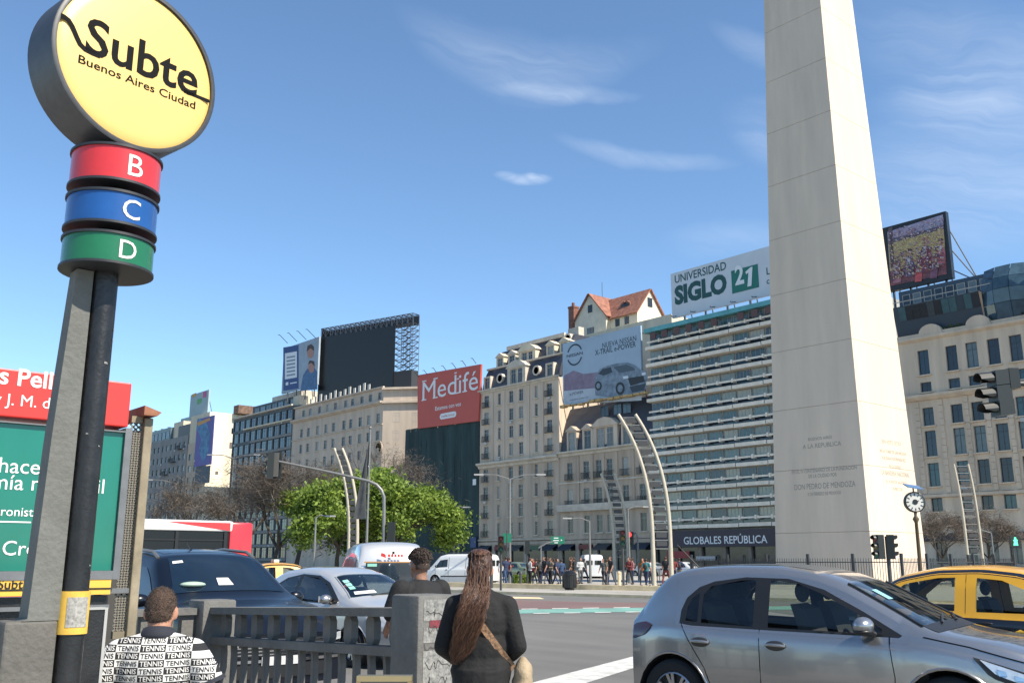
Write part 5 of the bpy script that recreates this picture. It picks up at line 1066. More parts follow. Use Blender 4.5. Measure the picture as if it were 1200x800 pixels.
ped_signal('black traffic signal post beside the woman on the plaza edge', 587, 50, at(587, 629, 50).z, ((0, -HD),))
ped_signal('black signal post in front of the shorter ladder mast', 730, 50, at(730, 622, 50).z, ((0, -HD),))
ped_signal('slim signal post between lamp post and stone house door', 618, 60, at(618, 634, 60).z, ((0, HD),))
def red_light():
    p = at(748, 656, 75); p.z = PZ; r = thing('traffic_signal', 'signal mast with lit red light between the two ladder masts', 'traffic light', p, 0, 'pedestrian signals'); MB().tube([p, p + Z1 * 3.2, at(745, 624, 75), at(732, 631, 75)], .07, 8).build('mast', M_POLE, r)
    q = at(737, 632, 75); signal_head(r, q, -HD, 1.2, .7); MB().ell(q - HD * .14 + Z1 * .38, (.2, .2, .2), 0, 10, 8).build('red_lamp', mat('lit_red', (.5, .02, .02), .4, emit=((1, .05, .04), 1.5)), r)
red_light()
def street_signs():
    r = thing('direction_sign', 'green direction sign on a curved post before the stone house', 'sign', at(634, 656, 62)); r.location.z = PZ; p = r.location.copy()
    MB().tube([p, p + Z1 * 2.4, at(631, 642, 62), at(640, 636.5, 62), at(650, 634, 62)], .05, 6).build('post', M_POLE, r)
    a, b = at(645.5, 637, 62), at(661.5, 628, 62); c = (a + b) / 2; o = MB().obox(c, RT * (b - a).dot(RT) / 2, HD * .03, Z1 * abs(b.z - a.z) / 2).build('panel', mat('sign_green', (.01, .16, .09), .5), r); w = mat('sign_white', (.7, .7, .7), .5)
    for k, l in ((.13, .3), (-.02, .36), (-.16, .22)): MB().obox(c - HD * .035 + Z1 * k + RT * -.1, RT * l * .5, HD * .002, Z1 * .03).build('sign_line', w, o)
    MB().prism([(0, -.06), (.1, 0), (0, .06)], c - HD * .036 + RT * .2, RT, Z1, HD, .003).build('sign_arrow', w, o)
    r = thing('green_panel_sign', 'small green sign plate on the left lamp post by the netted building', 'sign', at(594, 656, 61)); r.location.z = PZ; p = r.location.copy(); MB().tube([p, p + Z1 * 3.3], .04, 6).build('post', M_POLED, r); c = at(594, 630, 61); MB().obox(c, RT * .28, HD * .02, Z1 * .28).build('panel', mat('sign_green', (.01, .16, .09), .5), r)
    r = thing('pedestrian_signal', 'lit green walking-figure signal near the right edge', 'traffic light', at(1189, 656, 60)); r.location.z = PZ; p = r.location.copy(); MB().tube([p, p + Z1 * 2.6], .05, 6).build('post', M_POLED, r); c = at(1189, 634, 60); MB().obox(c, RT * .28, HD * .1, Z1 * .33).build('housing', M_SIGB, r)
    MB().prism([(-.14, -.24), (.14, -.24), (.1, 0), (.14, .1), (.05, .12), (.06, .24), (-.06, .24), (-.05, .12), (-.14, .06), (-.08, 0)], c - HD * .106, RT, Z1, HD, .004).build('green_figure', mat('lit_green', (.05, .5, .2), .4, emit=((.1, 1, .45), 1.2)), r, clean=True)
street_signs()
def clock():
    d = 36; p = at(1079, 656, d); p.z = 0; c = at(1071.5, 588, d); p.x, p.y = c.x, c.y; r = thing('street_clock', 'round street clock on a slim bronze post before the obelisk', 'clock', p)
    br = mat('clock_bronze', (.13, .09, .05), .45, .4); MB().lathe([(.12, 0), (.12, .5), (.075, .7), (.06, c.z - .75), (.12, c.z - .62), (.05, c.z - .5), (.06, c.z - .36)], 12, 0, Matrix.Translation(p)).build('post', br, r, 60)
    n = -HD; ux = RT; M = Matrix.Translation(c) @ Matrix(((ux.x, 0, n.x, 0), (ux.y, 0, n.y, 0), (0, 1, 0, 0), (0, 0, 0, 1))); MB().lathe([(.30, -.1), (.38, -.08), (.38, .08), (.34, .1), (.34, .06)], 28, 0, M).build('case', M_SIGB, r, 40)
    f = MB().lathe([(.34, .07), (.001, .072)], 28, 0, M).build('dial', mat('dial_white', (.62, .6, .54), .5), r)
    for k in range(12): a = R(30 * k); MB().obox(M @ Vector((.27 * math.cos(a), .27 * math.sin(a), .078)), (ux * math.cos(a) + Z1 * math.sin(a)) * .045, (ux * -math.sin(a) + Z1 * math.cos(a)) * .016, n * .002).build('hour_mark', M_SIGB, f)
    for a, l, w in ((R(20), .15, .014), (R(200), .11, .018)): MB().obox(M @ Vector((l / 2 * math.cos(a), l / 2 * math.sin(a), .084)), (ux * math.cos(a) + Z1 * math.sin(a)) * l / 2, (ux * -math.sin(a) + Z1 * math.cos(a)) * w, n * .002).build('clock_hand', M_SIGB, f)
    MB().lathe([(.001, .0815), (.1, .081)], 16, 0, M).build('dial_centre', M_SIGB, f)
    q = c + Z1 * .52; MB().tube([c + Z1 * .36, q], .03, 6).build('bracket', br, r); MB().obox(q + Z1 * .05, RT * .28 - Z1 * .04, HD * .2 + Z1 * .07, (Z1 * .9).cross(RT).cross(RT) * .0 + Z1 * .02).build('solar_panel', mat('solar_blue', (.10, .18, .32), .2), r)
clock()
def bin_():
    p = at(667, 656, 50.5); p.z = PZ; r = thing('litter_bin', 'black cylindrical litter bin on the plaza kerb', 'bin', p); MB().lathe([(.24, 0), (.24, .06), (.34, .12), (.36, .72), (.38, .74), (.38, .80), (.30, .86)], 16, 0, Matrix.Translation(p)).build('drum', M_BLK, r, 40); MB().lathe([(.31, .861), (.2, .95), (.001, .98)], 16, 0, Matrix.Translation(p)).build('lid', M_BLK, r, 40)
    for k in range(10): a = R(36 * k); MB().obox(p + V(.355 * math.cos(a), .355 * math.sin(a), .42), V(-math.sin(a), math.cos(a), 0) * .02, V(math.cos(a), math.sin(a), 0) * .015, Z1 * .28).build('rib', M_SIGB, r)
bin_()
for k, (px, lb) in enumerate(((576, 'short dark bollard left of the plaza crowd'), (610, 'short dark bollard at the yellow kerb marking'), (725, 'thin pale bollard beside the ladder mast'))):
    p = at(px, 656, 54); p.z = PZ; o = MB().lathe([(.09, 0), (.09, .75), (.11, .78), (.08, .88), (.001, .9)], 10, 0, Matrix.Translation(p)).build('bollard', M_POLED if k < 2 else M_YEL); tag(o, lb, 'bollard')
def fence():
    r = thing('obelisk_fence', 'low dark spiked iron fence around the foot of the obelisk', 'fence', (OBX, OBY, PZ)); e = 7.2; zt = 1.72
    cn = [(OBX - e, OBY - e), (OBX + e, OBY - e), (OBX + e, OBY + e), (OBX - e, OBY + e)]; bars = MB(); im = mat('fence_iron', (.03, .032, .035), .5)
    for i in range(4):
        a, b = Vector((*cn[i], 0)), Vector((*cn[(i + 1) % 4], 0)); d = (b - a); L = d.length; d.normalize(); nn = V(-d.y, d.x, 0)
        for z in (.3, 1.5): MB().obox((a + b) / 2 + Z1 * z, d * L / 2, nn * .02, Z1 * .025).build('rail', im, r)
        for k in range(5): q = a + d * L * k / 5; MB().box(q.x - .07, q.x + .07, q.y - .07, q.y + .07, PZ, zt + .25).build('post', im, r)
        n = int(L / .16)
        for k in range(1, n): q = a + d * L * k / n; bars.box(q.x - .011, q.x + .011, q.y - .011, q.y + .011, PZ + .08, zt)
    tag(bars.build('bars', im, r), None, kind='stuff')
fence()

# ================================================================== VEHICLES
def smooth_line(pts, sig=.05):
    xs = np.array([p[0] for p in pts]); zs = np.array([p[1] for p in pts]); gx = np.linspace(xs[0] - .3, xs[-1] + .3, 700); gz = np.interp(gx, xs, zs)
    d = gx[1] - gx[0]; k = np.arange(-int(3 * sig / d), int(3 * sig / d) + 1) * d; ker = np.exp(-k ** 2 / (2 * sig ** 2)); ker /= ker.sum(); gs = np.convolve(np.pad(gz, len(k) // 2, mode='edge'), ker, 'valid')
    return lambda x: float(np.interp(x, gx, gs))
M_TYRE = mat('tyre', (.015, .015, .016), .85, bump=.2, bscale=60); M_RIM = mat('alloy', (.45, .45, .46), .3, .9); M_RIMD = mat('hub_dark', (.03, .03, .032), .5)
def clear_glass(name, tint, rough=.015):
    m = bpy.data.materials.new(name); m.use_nodes = True; nt = m.node_tree; N = nt.nodes; Lk = nt.links; N.remove(N['Principled BSDF']); t = N.new('ShaderNodeBsdfTransparent'); t.inputs[0].default_value = (*tint, 1); g_ = N.new('ShaderNodeBsdfGlossy'); g_.inputs['Roughness'].default_value = rough; f = N.new('ShaderNodeLayerWeight'); f.inputs[0].default_value = .5; pw = N.new('ShaderNodeMath'); pw.operation = 'POWER'; Lk.new(f.outputs['Facing'], pw.inputs[0]); pw.inputs[1].default_value = 3.2; ma = N.new('ShaderNodeMath'); ma.operation = 'MULTIPLY_ADD'; Lk.new(pw.outputs[0], ma.inputs[0]); ma.inputs[1].default_value = .85; ma.inputs[2].default_value = .07; mx = N.new('ShaderNodeMixShader'); Lk.new(ma.outputs[0], mx.inputs[0]); Lk.new(t.outputs[0], mx.inputs[1]); Lk.new(g_.outputs[0], mx.inputs[2]); Lk.new(mx.outputs[0], N['Material Output'].inputs[0]); MATS[name] = m; return m
M_CLR = clear_glass('side_glass_clear', (.66, .70, .64)); M_CLRW = clear_glass('windscreen_clear', (.55, .60, .60))
M_CGL = mat('car_glass', (.012, .016, .018), .04, spec=.9, var=.4, scale=2.2); M_CGLB = mat('car_windscreen', (.02, .03, .04), .03, spec=1., var=.3, scale=1.4); M_TRIMB = mat('car_trim_black', (.012, .012, .013), .45)
M_SEAM = mat('seam_shadow', (.004, .004, .004), 1., spec=0.); M_CHR = mat('chrome', (.62, .62, .64), .12, 1.); M_LAMP = mat('headlamp', (.55, .58, .6), .08, .4, coat=1., var=.3, scale=9); M_TAIL = mat('tail_lamp', (.06, .005, .007), .15, coat=1.); M_AMBER = mat('amber_lamp', (.5, .2, .02), .2); M_WELL = mat('wheel_well', (.01, .01, .01), .9); M_PLATE = mat('number_plate', (.5, .5, .5), .5)
def wheel(parent, x, y, r, w, spokes=7, rim=None, style='alloy'):
    """wheel at local (x,y,r); outer side away from the car centre"""
    s = 1 if y > 0 else -1; rm = rim or M_RIM
    M = Matrix.Translation((x, y, r)) @ Matrix.Rotation(-s * math.pi / 2, 4, 'X')
    ri = r * .66; prof = [(ri, -w / 2), (r * .9, -w / 2), (r * .98, -w * .38), (r, -w * .2), (r, w * .2), (r * .98, w * .38), (r * .9, w / 2), (ri + .005, w / 2), (ri, w / 2 - .02)]
    wh = bpy.data.objects.new('wheel', None); COL.objects.link(wh); wh.parent = parent; wh.empty_display_size = .1
    MB().lathe(prof, 28, 0, M, False).build('tyre', M_TYRE, wh, 40, world=False)
    mb = MB(); mb.lathe([(ri, w / 2 - .012), (ri * .93, w / 2 - .004), (ri * .9, w / 2 - .07)], 28, 0, M, False); mb.lathe([(.001, w / 2 - .014), (ri * .22, w / 2 - .016), (ri * .24, w / 2 - .05)], 14, 0, M, False)
    for k in range(spokes):
        a = 2 * math.pi * k / spokes
        for da in (-.14, .14) if style == 'alloy' else (0,):
            c, e = math.cos(a + da), math.sin(a + da); p0 = Vector((ri * .15 * math.cos(a), ri * .15 * math.sin(a), w / 2 - .03)); p1 = Vector((ri * .93 * c, ri * .93 * e, w / 2 - .022)); d = (p1 - p0).normalized(); n = Vector((-d.y, d.x, 0)) * (.014 if style == 'alloy' else .03)
            mb.add([M @ q for q in (p0 - n, p0 + n, p1 + n, p1 - n)] + [M @ (q - Vector((0, 0, .02))) for q in (p0 - n, p0 + n, p1 + n, p1 - n)], [(0, 1, 2, 3), (0, 4, 5, 1), (2, 6, 7, 3), (1, 5, 6, 2), (3, 7, 4, 0)])
    mb.build('rim', rm, wh, 40, world=False, clean=True); MB().lathe([(.001, w / 2 - .075), (ri, w / 2 - .07)], 20, 0, M, False).build('brake_disc', M_RIMD, wh, world=False)
class Car:
    """car body lofted from cross-sections; glass, lamps and seams are laid on the same surface. Local x forward, origin mid-length on the ground."""
    def __init__(s, name, label, pos, ang, L, Wd, top, belt, axles, wr=.31, paint=None, tumble=.42, roof_paint=None, sill=.2, taper=(.86, .80), bow=(.06, .13), sx=1., sz=1., grp=None, cat='car', arch=.05, crown=.035, hw=.19, x0=0.):
        s.x0 = x0
        s.L, s.W = L, Wd; s.top = smooth_line(top, .06); s.belt = smooth_line(belt, .06); s.ax = axles; s.wr = wr; s.tb = tumble; s.sill = sill; s.taper = taper; s.bow = bow; s.ar = wr + arch; s.crown = crown
        s.r = thing(name, label, cat, (pos[0], pos[1], 0), ang, grp); s.r.scale = (sx, 1, sz); s.paint = paint
    def w(s, x):
        t = (x - s.x0) / (s.L - s.x0); h = s.W / 2; k = 1
        if t < .2: k = 1 - (1 - s.taper[0]) * ((.2 - t) / .2) ** 2
        if t > .72: k = 1 - (1 - s.taper[1]) * ((t - .72) / .28) ** 2.2
        return h * k
    def low(s, x):
        z = s.sill
        for a in s.ax:
            d = abs(x - a)
            if d < s.ar: z = max(z, s.wr + math.sqrt(max(0, s.ar ** 2 - d * d)))
        if x - s.x0 < .35: z = max(z, s.sill + .10 * ((.35 - x + s.x0) / .35))
        return z
    def ring(s, x):
        w, zb, zt = s.w(x), s.belt(x), s.top(x); zb = min(zb, zt - .015); zl = min(s.low(x), zb - .05)
        wz = lambda z: w * float(np.interp(z, [.15, .32, .52, zb - .12, zb - .03, zb], [.93, .975, 1.0, .992, .972, .945]))
        P = [(wz(z), z) for z in [zl + (zb - zl) * t for t in (0, .1, .22, .36, .5, .64, .78, .88, .95, 1)]]
        h = zt - zb; wb = P[-1][0]; wr = max(.2, wb - s.tb * h); rr = min(.09, h * .45)
        for t in (.25, .5, .75): P.append((wb + (wr - wb) * t * (1 - rr / max(h, 1e-3)), zb + (h - rr) * t))
        cr = s.crown * min(1, h / .25 + .4)
        P += [(wr + .01 if h > .2 else wr, zt - rr * .75), (wr - rr * .35, zt - rr * .25), (wr - rr, zt), (wr * .6, zt + cr * .7), (wr * .3, zt + cr * .93), (0, zt + cr)]
        return P
    def warp(s, x, y, z):
        t = (x - s.x0) / (s.L - s.x0); b = 0; u = 1 - (y / (s.W / 2)) ** 2
        if t > .5: b = s.bow[1] * ((t - .5) / .5) ** 1.2
        else: b = -s.bow[0] * ((.5 - t) / .5) ** 1.2
        return (x - s.L / 2 + b * u, y, z)
    def ys(s, x, z):
        P = s.ring(x); return float(np.interp(z, [p[1] for p in P[:14]], [p[0] for p in P[:14]]))
    def zt(s, x, y):
        P = s.ring(x)[9:][::-1]; return float(np.interp(abs(y), [p[0] for p in P], [p[1] for p in P]))
    def body(s, nm='body', cut=None, top=()):
        xs = set(np.linspace(s.x0, s.L, 70)); s.cut = cut
        for t in ([cut] if cut else []) + list(top): xs |= {t[0], t[1]}
        for a in s.ax:
            for k in range(-8, 9): xs.add(a + s.ar * math.sin(k * math.pi / 16.0) * .9999)
        xs = sorted(x for x in xs if s.x0 <= x <= s.L); mb = MB(); R_ = [s.ring(x) for x in xs]
        for sg in (1, -1):
            P = [[s.warp(x, sg * p[0], p[1]) for p in rg] for x, rg in zip(xs, R_)]
            o0 = len(mb.v); nb = len(P[0]); mb.v += [q for row in P for q in row]
            for i in range(len(P) - 1):
                xm = (xs[i] + xs[i + 1]) / 2
                for j in range(nb - 1):
                    if cut and 9 <= j <= 12 and cut[0] < xm < cut[1]: continue
                    if j >= 15 and any(a < xm < b for a, b in top): continue
                    q = (o0 + i * nb + j, o0 + i * nb + j + 1, o0 + (i + 1) * nb + j + 1, o0 + (i + 1) * nb + j); mb.f.append(q if sg > 0 else q[::-1]); mb.m.append(0)
        for x, rg in ((xs[0], R_[0]), (xs[-1], R_[-1])):
            n = len(rg); a = [s.warp(x, p[0], p[1]) for p in rg]; b = [s.warp(x, -p[0], p[1]) for p in rg]; mb.grid([a, [s.warp(x, p[0] * .5, p[1]) for p in rg], [s.warp(x, 0, p[1]) for p in rg], [s.warp(x, -p[0] * .5, p[1]) for p in rg], b])
        o = mb.build(nm, s.paint, s.r, 50, world=False, clean=True); s.b = o
        # inner wells and floor
        u = MB(); wi = s.W / 2 - .26; u.box(.25 - s.L / 2, s.L / 2 - .25, -wi, wi, s.sill - .02, .55)
        u.box(s.ax[0] + s.ar - s.L / 2 + .02, s.ax[1] - s.ar - s.L / 2 - .02, -s.W / 2 * .92, s.W / 2 * .92, s.sill - .03, s.sill + .04)
        u.build('underbody', M_WELL, s.r, world=False)
        for a in s.ax:
            for sg in (1, -1):      # wheel housings
                g_ = []
                for k in range(13):
                    t = math.pi * k / 12; x = a + s.ar * 1.0 * math.cos(t); z = s.wr + s.ar * math.sin(t); g_.append([(x - s.L / 2, sg * (s.W / 2 - .035), z), (x - s.L / 2, sg * (s.W / 2 - .3), z)])
                MB().grid(g_).build('wheel_housing', M_WELL, s.r, world=False)
                pts = [s.warp(a + (s.ar + .008) * math.cos(math.pi * k / 16), sg * (s.ys(a + s.ar * math.cos(math.pi * k / 16), s.wr + s.ar * math.sin(math.pi * k / 16) + .01) - .004), s.wr + (s.ar + .008) * math.sin(math.pi * k / 16)) for k in range(17)]
                MB().tube(pts, .013, 5).build('arch_lip', s.paint, s.b, world=False, smooth=60)
        return o
    def side(s, nm, poly, m, off=.006, parent=None, sides=(1, -1), rows=9, cols=9):
        zs = [p[1] for p in poly]; z0, z1 = min(zs), max(zs); k = len(poly)
        zz = sorted(set([z0 + (z1 - z0) * i / (rows - 1) for i in range(rows)] + [min(max(z, z0 + 1e-4), z1 - 1e-4) for z in zs])); out = []
        for sg in sides:
            G = []
            for z in zz:
                z_ = min(max(z, z0 + 1e-4), z1 - 1e-4); xi = []
                for i in range(k):
                    a, b = poly[i], poly[(i + 1) % k]
                    if (a[1] - z_) * (b[1] - z_) < 0: xi.append(a[0] + (b[0] - a[0]) * (z_ - a[1]) / (b[1] - a[1]))
                if len(xi) < 2: continue
                x0, x1 = min(xi), max(xi); G.append([s.warp(x0 + (x1 - x0) * j / (cols - 1), sg * (s.ys(x0 + (x1 - x0) * j / (cols - 1), z_) + off), z_) for j in range(cols)])
            if sg > 0: G = [r_[::-1] for r_ in G]
            out.append(MB().grid(G).build(nm, m, parent or s.r, 180, world=False))
        return out
    def panel(s, nm, outer, holes, m, off=.002, parent=None):
        """side panel with real window openings"""
        def dense(p):
            o = []
            for i in range(len(p)):
                a, b = Vector(p[i]), Vector(p[(i + 1) % len(p)]); k = max(1, int((b - a).length / .05)); o += [a + (b - a) * t / k for t in range(k)]
            return o
        vs, es = [], []
        for lp in [outer] + holes:
            d = dense(lp); o = len(vs); vs += d; es += [(o + i, o + (i + 1) % len(d)) for i in range(len(d))]
        x0, x1 = min(v.x for v in vs), max(v.x for v in vs); z0, z1 = min(v.y for v in vs), max(v.y for v in vs)
        vs += [Vector((x0 + .03 + .06 * i, z0 + .03 + .06 * j)) for i in range(int((x1 - x0) / .06)) for j in range(int((z1 - z0) / .06))]
        vo, eo, fo, *_ = delaunay_2d_cdt(vs, es, [], 0, 1e-5)
        def inside(c, p): 
            r_ = False
            for i in range(len(p)):
                a, b = p[i], p[(i + 1) % len(p)]
                if (a[1] > c.y) != (b[1] > c.y) and c.x < (b[0] - a[0]) * (c.y - a[1]) / (b[1] - a[1]) + a[0]: r_ = not r_
            return r_
        cen = lambda f: sum((vo[i] for i in f), Vector((0, 0))) / len(f)
        fo = [f for f in fo if inside(cen(f), outer) and not any(inside(cen(f), h) for h in holes)]
        for sg in (1, -1):
            MB().add([s.warp(v.x, sg * (s.ys(v.x, v.y) + off), v.y) for v in vo], [tuple(f) if sg < 0 else tuple(f)[::-1] for f in fo]).build(nm, m, parent or s.r, 180, world=False)
    def greenhouse(s, dlo, m, holes):
        a, b = s.cut; n = 24; xs = [a - .01 + (b - a + .02) * i / n for i in range(n + 1)]; lo = [(x, s.belt(x) - .012) for x in xs]; hi = [(x, s.ring(x)[13][1] + .004) for x in xs[::-1]]
        s.panel('side_frame', lo + hi, dlo, m, .0015)
        if holes: s.panel('window_surround', dlo[0], holes, M_TRIMB, .003)
    def cabin(s, x0, x1, zs=.52, trim=None):
        t = trim or mat('cabin_trim', (.035, .034, .033), .8); h = s.W / 2 - .16; o = s.L / 2; sc = mat('seat_cloth', (.05, .05, .052), .9)
        MB().box(x0 - o, x1 - o, -h, h, .3, zs - .12).build('cabin_floor', t, s.r, world=False); MB().bbox(x1 - .55 - o, x1 - o + .1, -h, h, zs - .1, s.belt(x1) - .06, .03).build('dashboard', t, s.r, world=False)
        for x in (x0 + .28, x0 + 1.15):
            for y in (-.36, .36):
                st = MB().bbox(x - o, x + .5 - o, y - .24, y + .24, zs - .1, zs + .06, .05).build('seat', sc, s.r, 50, world=False); MB().obox((x - .03 - o, y, zs + .28), Vector((.06, 0, -.02)), Vector((0, .22, 0)), Vector((-.09, 0, .3))).build('seat_back', sc, st, world=False); MB().ell((x - .14 - o, y, zs + .70), (.055, .13, .09), 0, 12, 8).build('headrest', sc, st, 180, world=False)
        M = Matrix.Translation((x1 - .68 - o, .36, zs + .32)) @ Matrix.Rotation(R(65), 4, 'Y'); MB().tube([M @ Vector((.18 * math.cos(a), .18 * math.sin(a), 0)) for a in [2 * math.pi * i / 20 for i in range(21)]], .016, 6).build('steering_wheel', t, s.r, 60, world=False)
    def over(s, nm, x0, x1, mar, m, off=.006, parent=None, n=9, cols=13, curve=0.):
        """glass on the top surface between stations x0..x1, inset from the pillar"""
        G = []
        for i in range(n):
            x = x0 + (x1 - x0) * i / (n - 1); wr = s.ring(x)[15][0]; hw = max(.05, wr - mar + .02); G.append([s.warp(x, hw * t, s.zt(x, hw * t) + off) for t in np.linspace(-1, 1, cols)])
        return MB().grid(G).build(nm, m, parent or s.r, 180, world=False)
    def seam(s, pts, parent=None, sides=(1, -1), w=.0045, m=None, off=-.0005, nm='door_seam'):
        for sg in sides:
            q = []
            for (xa, za), (xb, zb) in zip(pts[:-1], pts[1:]):
                for t in np.linspace(0, 1, 6): x, z = xa + (xb - xa) * t, za + (zb - za) * t; q.append(s.warp(x, sg * (s.ys(x, z) + off), z))
            MB().tube(q, w, 4).build(nm, m or M_SEAM, parent or s.b, world=False)
    def blob(s, nm, x, z, sx, sy, sz, m, sides=(1, -1), out=0., parent=None):
        for sg in sides:
            c = s.warp(x, sg * (s.ys(x, z) + out), z); MB().ell(c, (sx, sy, sz), 0, 14, 10).build(nm, m, parent or s.r, 180, world=False)
    def nose(s, nm, poly, m, end=1, off=.012, parent=None, th=.0):
        """patch on the front (end=1) or rear cap: polygon in (y,z)"""
        zs = [p[1] for p in poly]; z0, z1 = min(zs), max(zs); G = []; k = len(poly); X = s.L if end > 0 else s.x0
        for i in range(7):
            z = z0 + (z1 - z0) * i / 6; z_ = min(max(z, z0 + 1e-4), z1 - 1e-4); yi = []
            for j in range(k):
                a, b = poly[j], poly[(j + 1) % k]
                if (a[1] - z_) * (b[1] - z_) < 0: yi.append(a[0] + (b[0] - a[0]) * (z_ - a[1]) / (b[1] - a[1]))
            if len(yi) < 2: continue
            y0, y1 = min(yi), max(yi); row = []
            for t in np.linspace(0, 1, 11): p = s.warp(X, y0 + (y1 - y0) * t, z_); row.append((p[0] + off * end, p[1], p[2]))
            G.append(row)
        return MB().grid(G).build(nm, m, parent or s.r, 180, world=False)
    def wheels(s, spokes=7, rim=None, style='alloy', w=.20, r=None):
        for a in s.ax:
            for sg in (1, -1): wheel(s.r, a - s.L / 2, sg * (s.W / 2 - w / 2 - .02), s.wr, w, spokes, rim, style)
    def mirrors(s, x, z, m, out=.11):
        for sg in (1, -1):
            c = Vector(s.warp(x, sg * (s.ys(x, z) + out), z + .03)); o = MB().ell(c, (.075, .11, .075), 0, 14, 10).build('mirror', m, s.r, 180, world=False); MB().tube([c - Vector((0, 0, .03)), Vector(s.warp(x + .03, sg * s.ys(x, z), z - .04))], .022, 6).build('mirror_arm', M_TRIMB, o, world=False); MB().box(c.x - .082, c.x - .05, c.y - .08, c.y + .08, c.z - .045, c.z + .05).build('mirror_glass', M_CHR, o, world=False)
M_SILV = mat('paint_silver_grey', (.37, .365, .36), .24, .8, coat=.9); M_SILV2 = mat('paint_light_silver', (.55, .55, .54), .32, .4, coat=1.); M_NAVY = mat('paint_navy', (.004, .006, .012), .28, 0., coat=.25, spec=.35); M_VWHITE = mat('paint_white', (.62, .63, .63), .3, 0, coat=.6); M_TAXY = mat('paint_taxi_yellow', (.72, .36, .018), .3, 0, coat=.7); M_TAXB = mat('paint_taxi_black', (.008, .008, .009), .22, 0, coat=1.)
def hatch():
    c = Car('silver_hatchback', 'silver grey five-door hatchback filling the lower right foreground', (-5.08, 8.43), R(13), 3.80, 1.75,
            [(.14, .90), (.17, .98), (.24, 1.09), (.38, 1.25), (.50, 1.352), (.58, 1.388), (.82, 1.425), (1.15, 1.44), (1.6, 1.435), (1.95, 1.385), (2.2, 1.30), (2.82, .975), (2.94, .93), (3.32, .87), (3.62, .78), (3.75, .69), (3.80, .64)], [(0, .86), (.5, .94), (1.2, .905), (2.4, .88), (2.9, .85), (3.5, .74), (3.80, .62)], (.60, 3.02), .315, M_SILV, sx=1.0, sz=1.045, tumble=.40, taper=(.82, .80), bow=(.10, .16), x0=.14, crown=.02)
    win = [[(.90, .95), (.90, 1.08), (.91, 1.19), (.98, 1.265), (1.27, 1.318), (1.40, 1.322), (1.40, .935)], [(.74, .965), (.755, 1.08), (.80, 1.16), (.865, 1.205), (.862, .955)], [(1.54, .932), (1.54, 1.322), (1.78, 1.298), (2.0, 1.218), (2.28, 1.085), (2.52, .955), (2.52, .92), (2.1, .922)]]
    dlo = [(.68, .94), (.69, 1.05), (.74, 1.16), (.86, 1.255), (1.0, 1.305), (1.3, 1.345), (1.7, 1.335), (2.02, 1.25), (2.36, 1.085), (2.68, .912), (2.66, .895), (1.5, .912), (.8, .925)]
    c.body(cut=(.64, 2.72), top=((2.22, 2.80),)); c.greenhouse([dlo], M_SILV, win); c.wheels(7); c.cabin(.7, 2.75)
    for nm, w_ in zip(('rear_window', 'quarter_window', 'front_window'), win): c.side(nm, w_, M_CLR, .0045)
    c.over('windscreen', 2.81, 2.20, -.01, M_CLRW, .003); c.over('tailgate_window', .22, .48, .12, M_CGLB); c.over('roof_panel', .75, 2.0, .12, mat('roof_dark', (.06, .062, .065), .35, coat=.5), .003)
    for sg in (1, -1): MB().tube([c.warp(x, sg * (c.ring(x)[15][0] + .004), c.zt(x, c.ring(x)[15][0]) + .004) for x in np.linspace(2.20, 2.82, 12)], .012, 5).build('screen_seal', M_TRIMB, c.r, world=False)
    c.seam([(1.465, .92), (1.47, .5), (1.45, .28)]); c.seam([(.70, .935), (.78, .80), (.93, .58), (1.0, .40)]); c.seam([(2.58, .90), (2.62, .6), (2.6, .28)]); c.seam([(1.0, .3), (2.6, .28)])
    c.seam([(2.84, .905), (3.17, .845), (3.54, .745)], w=.006)
    for x in (.90, 1.62):
        for sg in (1, -1):
            q = Vector(c.warp(x, sg * (c.ys(x, .79) + .004), .79)); h = MB().ell(q, (.095, .012, .042), 0, 14, 8).build('handle_recess', mat('recess', (.07, .07, .07), .4, .6), c.b, 180, world=False); MB().tube([q + Vector((-.09, sg * .008, .006)), q + Vector((-.03, sg * .028, .008)), q + Vector((.05, sg * .028, .006)), q + Vector((.09, sg * .008, .0))], [.011, .013, .013, .011], 6).build('door_handle', M_SILV, h, 60, world=False)
    for sg in (1, -1):
        q = Vector(c.warp(2.42, sg * (c.ys(2.42, .93) + .13), .985)); o = MB().ell(q, (.085, .12, .068), 0, 18, 12).build('mirror', mat('mirror_silver', (.36, .36, .36), .28, .8, coat=1.), c.r, 180, world=False); MB().tube([q + Vector((.02, -sg * .06, -.05)), Vector(c.warp(2.47, sg * c.ys(2.47, .9), .91))], .022, 6).build('mirror_arm', M_TRIMB, o, world=False); MB().ell(q + Vector((0, 0, -.045)), (.08, .11, .03), 0, 14, 8).build('mirror_base', M_TRIMB, o, 180, world=False)
    c.side('tail_lamp', [(.15, .90), (.15, .78), (.24, .80), (.34, .86), (.37, .92), (.3, .94), (.2, .93)], M_TAIL, .012); c.side('headlamp', [(3.20, .78), (3.44, .72), (3.75, .60), (3.75, .54), (3.54, .56), (3.32, .64)], M_TRIMB, .008); c.side('headlamp_lens', [(3.25, .765), (3.44, .705), (3.72, .605), (3.72, .57), (3.56, .59), (3.36, .66)], M_LAMP, .014)
    for k in range(3): c.side('lamp_reflector', [(3.36 + .11 * k, .70 - .04 * k), (3.42 + .11 * k, .69 - .04 * k), (3.43 + .11 * k, .65 - .03 * k), (3.38 + .11 * k, .65 - .03 * k)], M_CHR, .018)
    c.nose('grille', [(-.55, .36), (.55, .36), (.62, .52), (.4, .6), (-.4, .6), (-.62, .52)], M_TRIMB); c.nose('number_plate', [(-.26, .40), (.26, .40), (.26, .51), (-.26, .51)], M_PLATE, 1, .02); c.nose('number_plate', [(-.2, .68), (.2, .68), (.2, .8), (-.2, .8)], M_PLATE, -1)
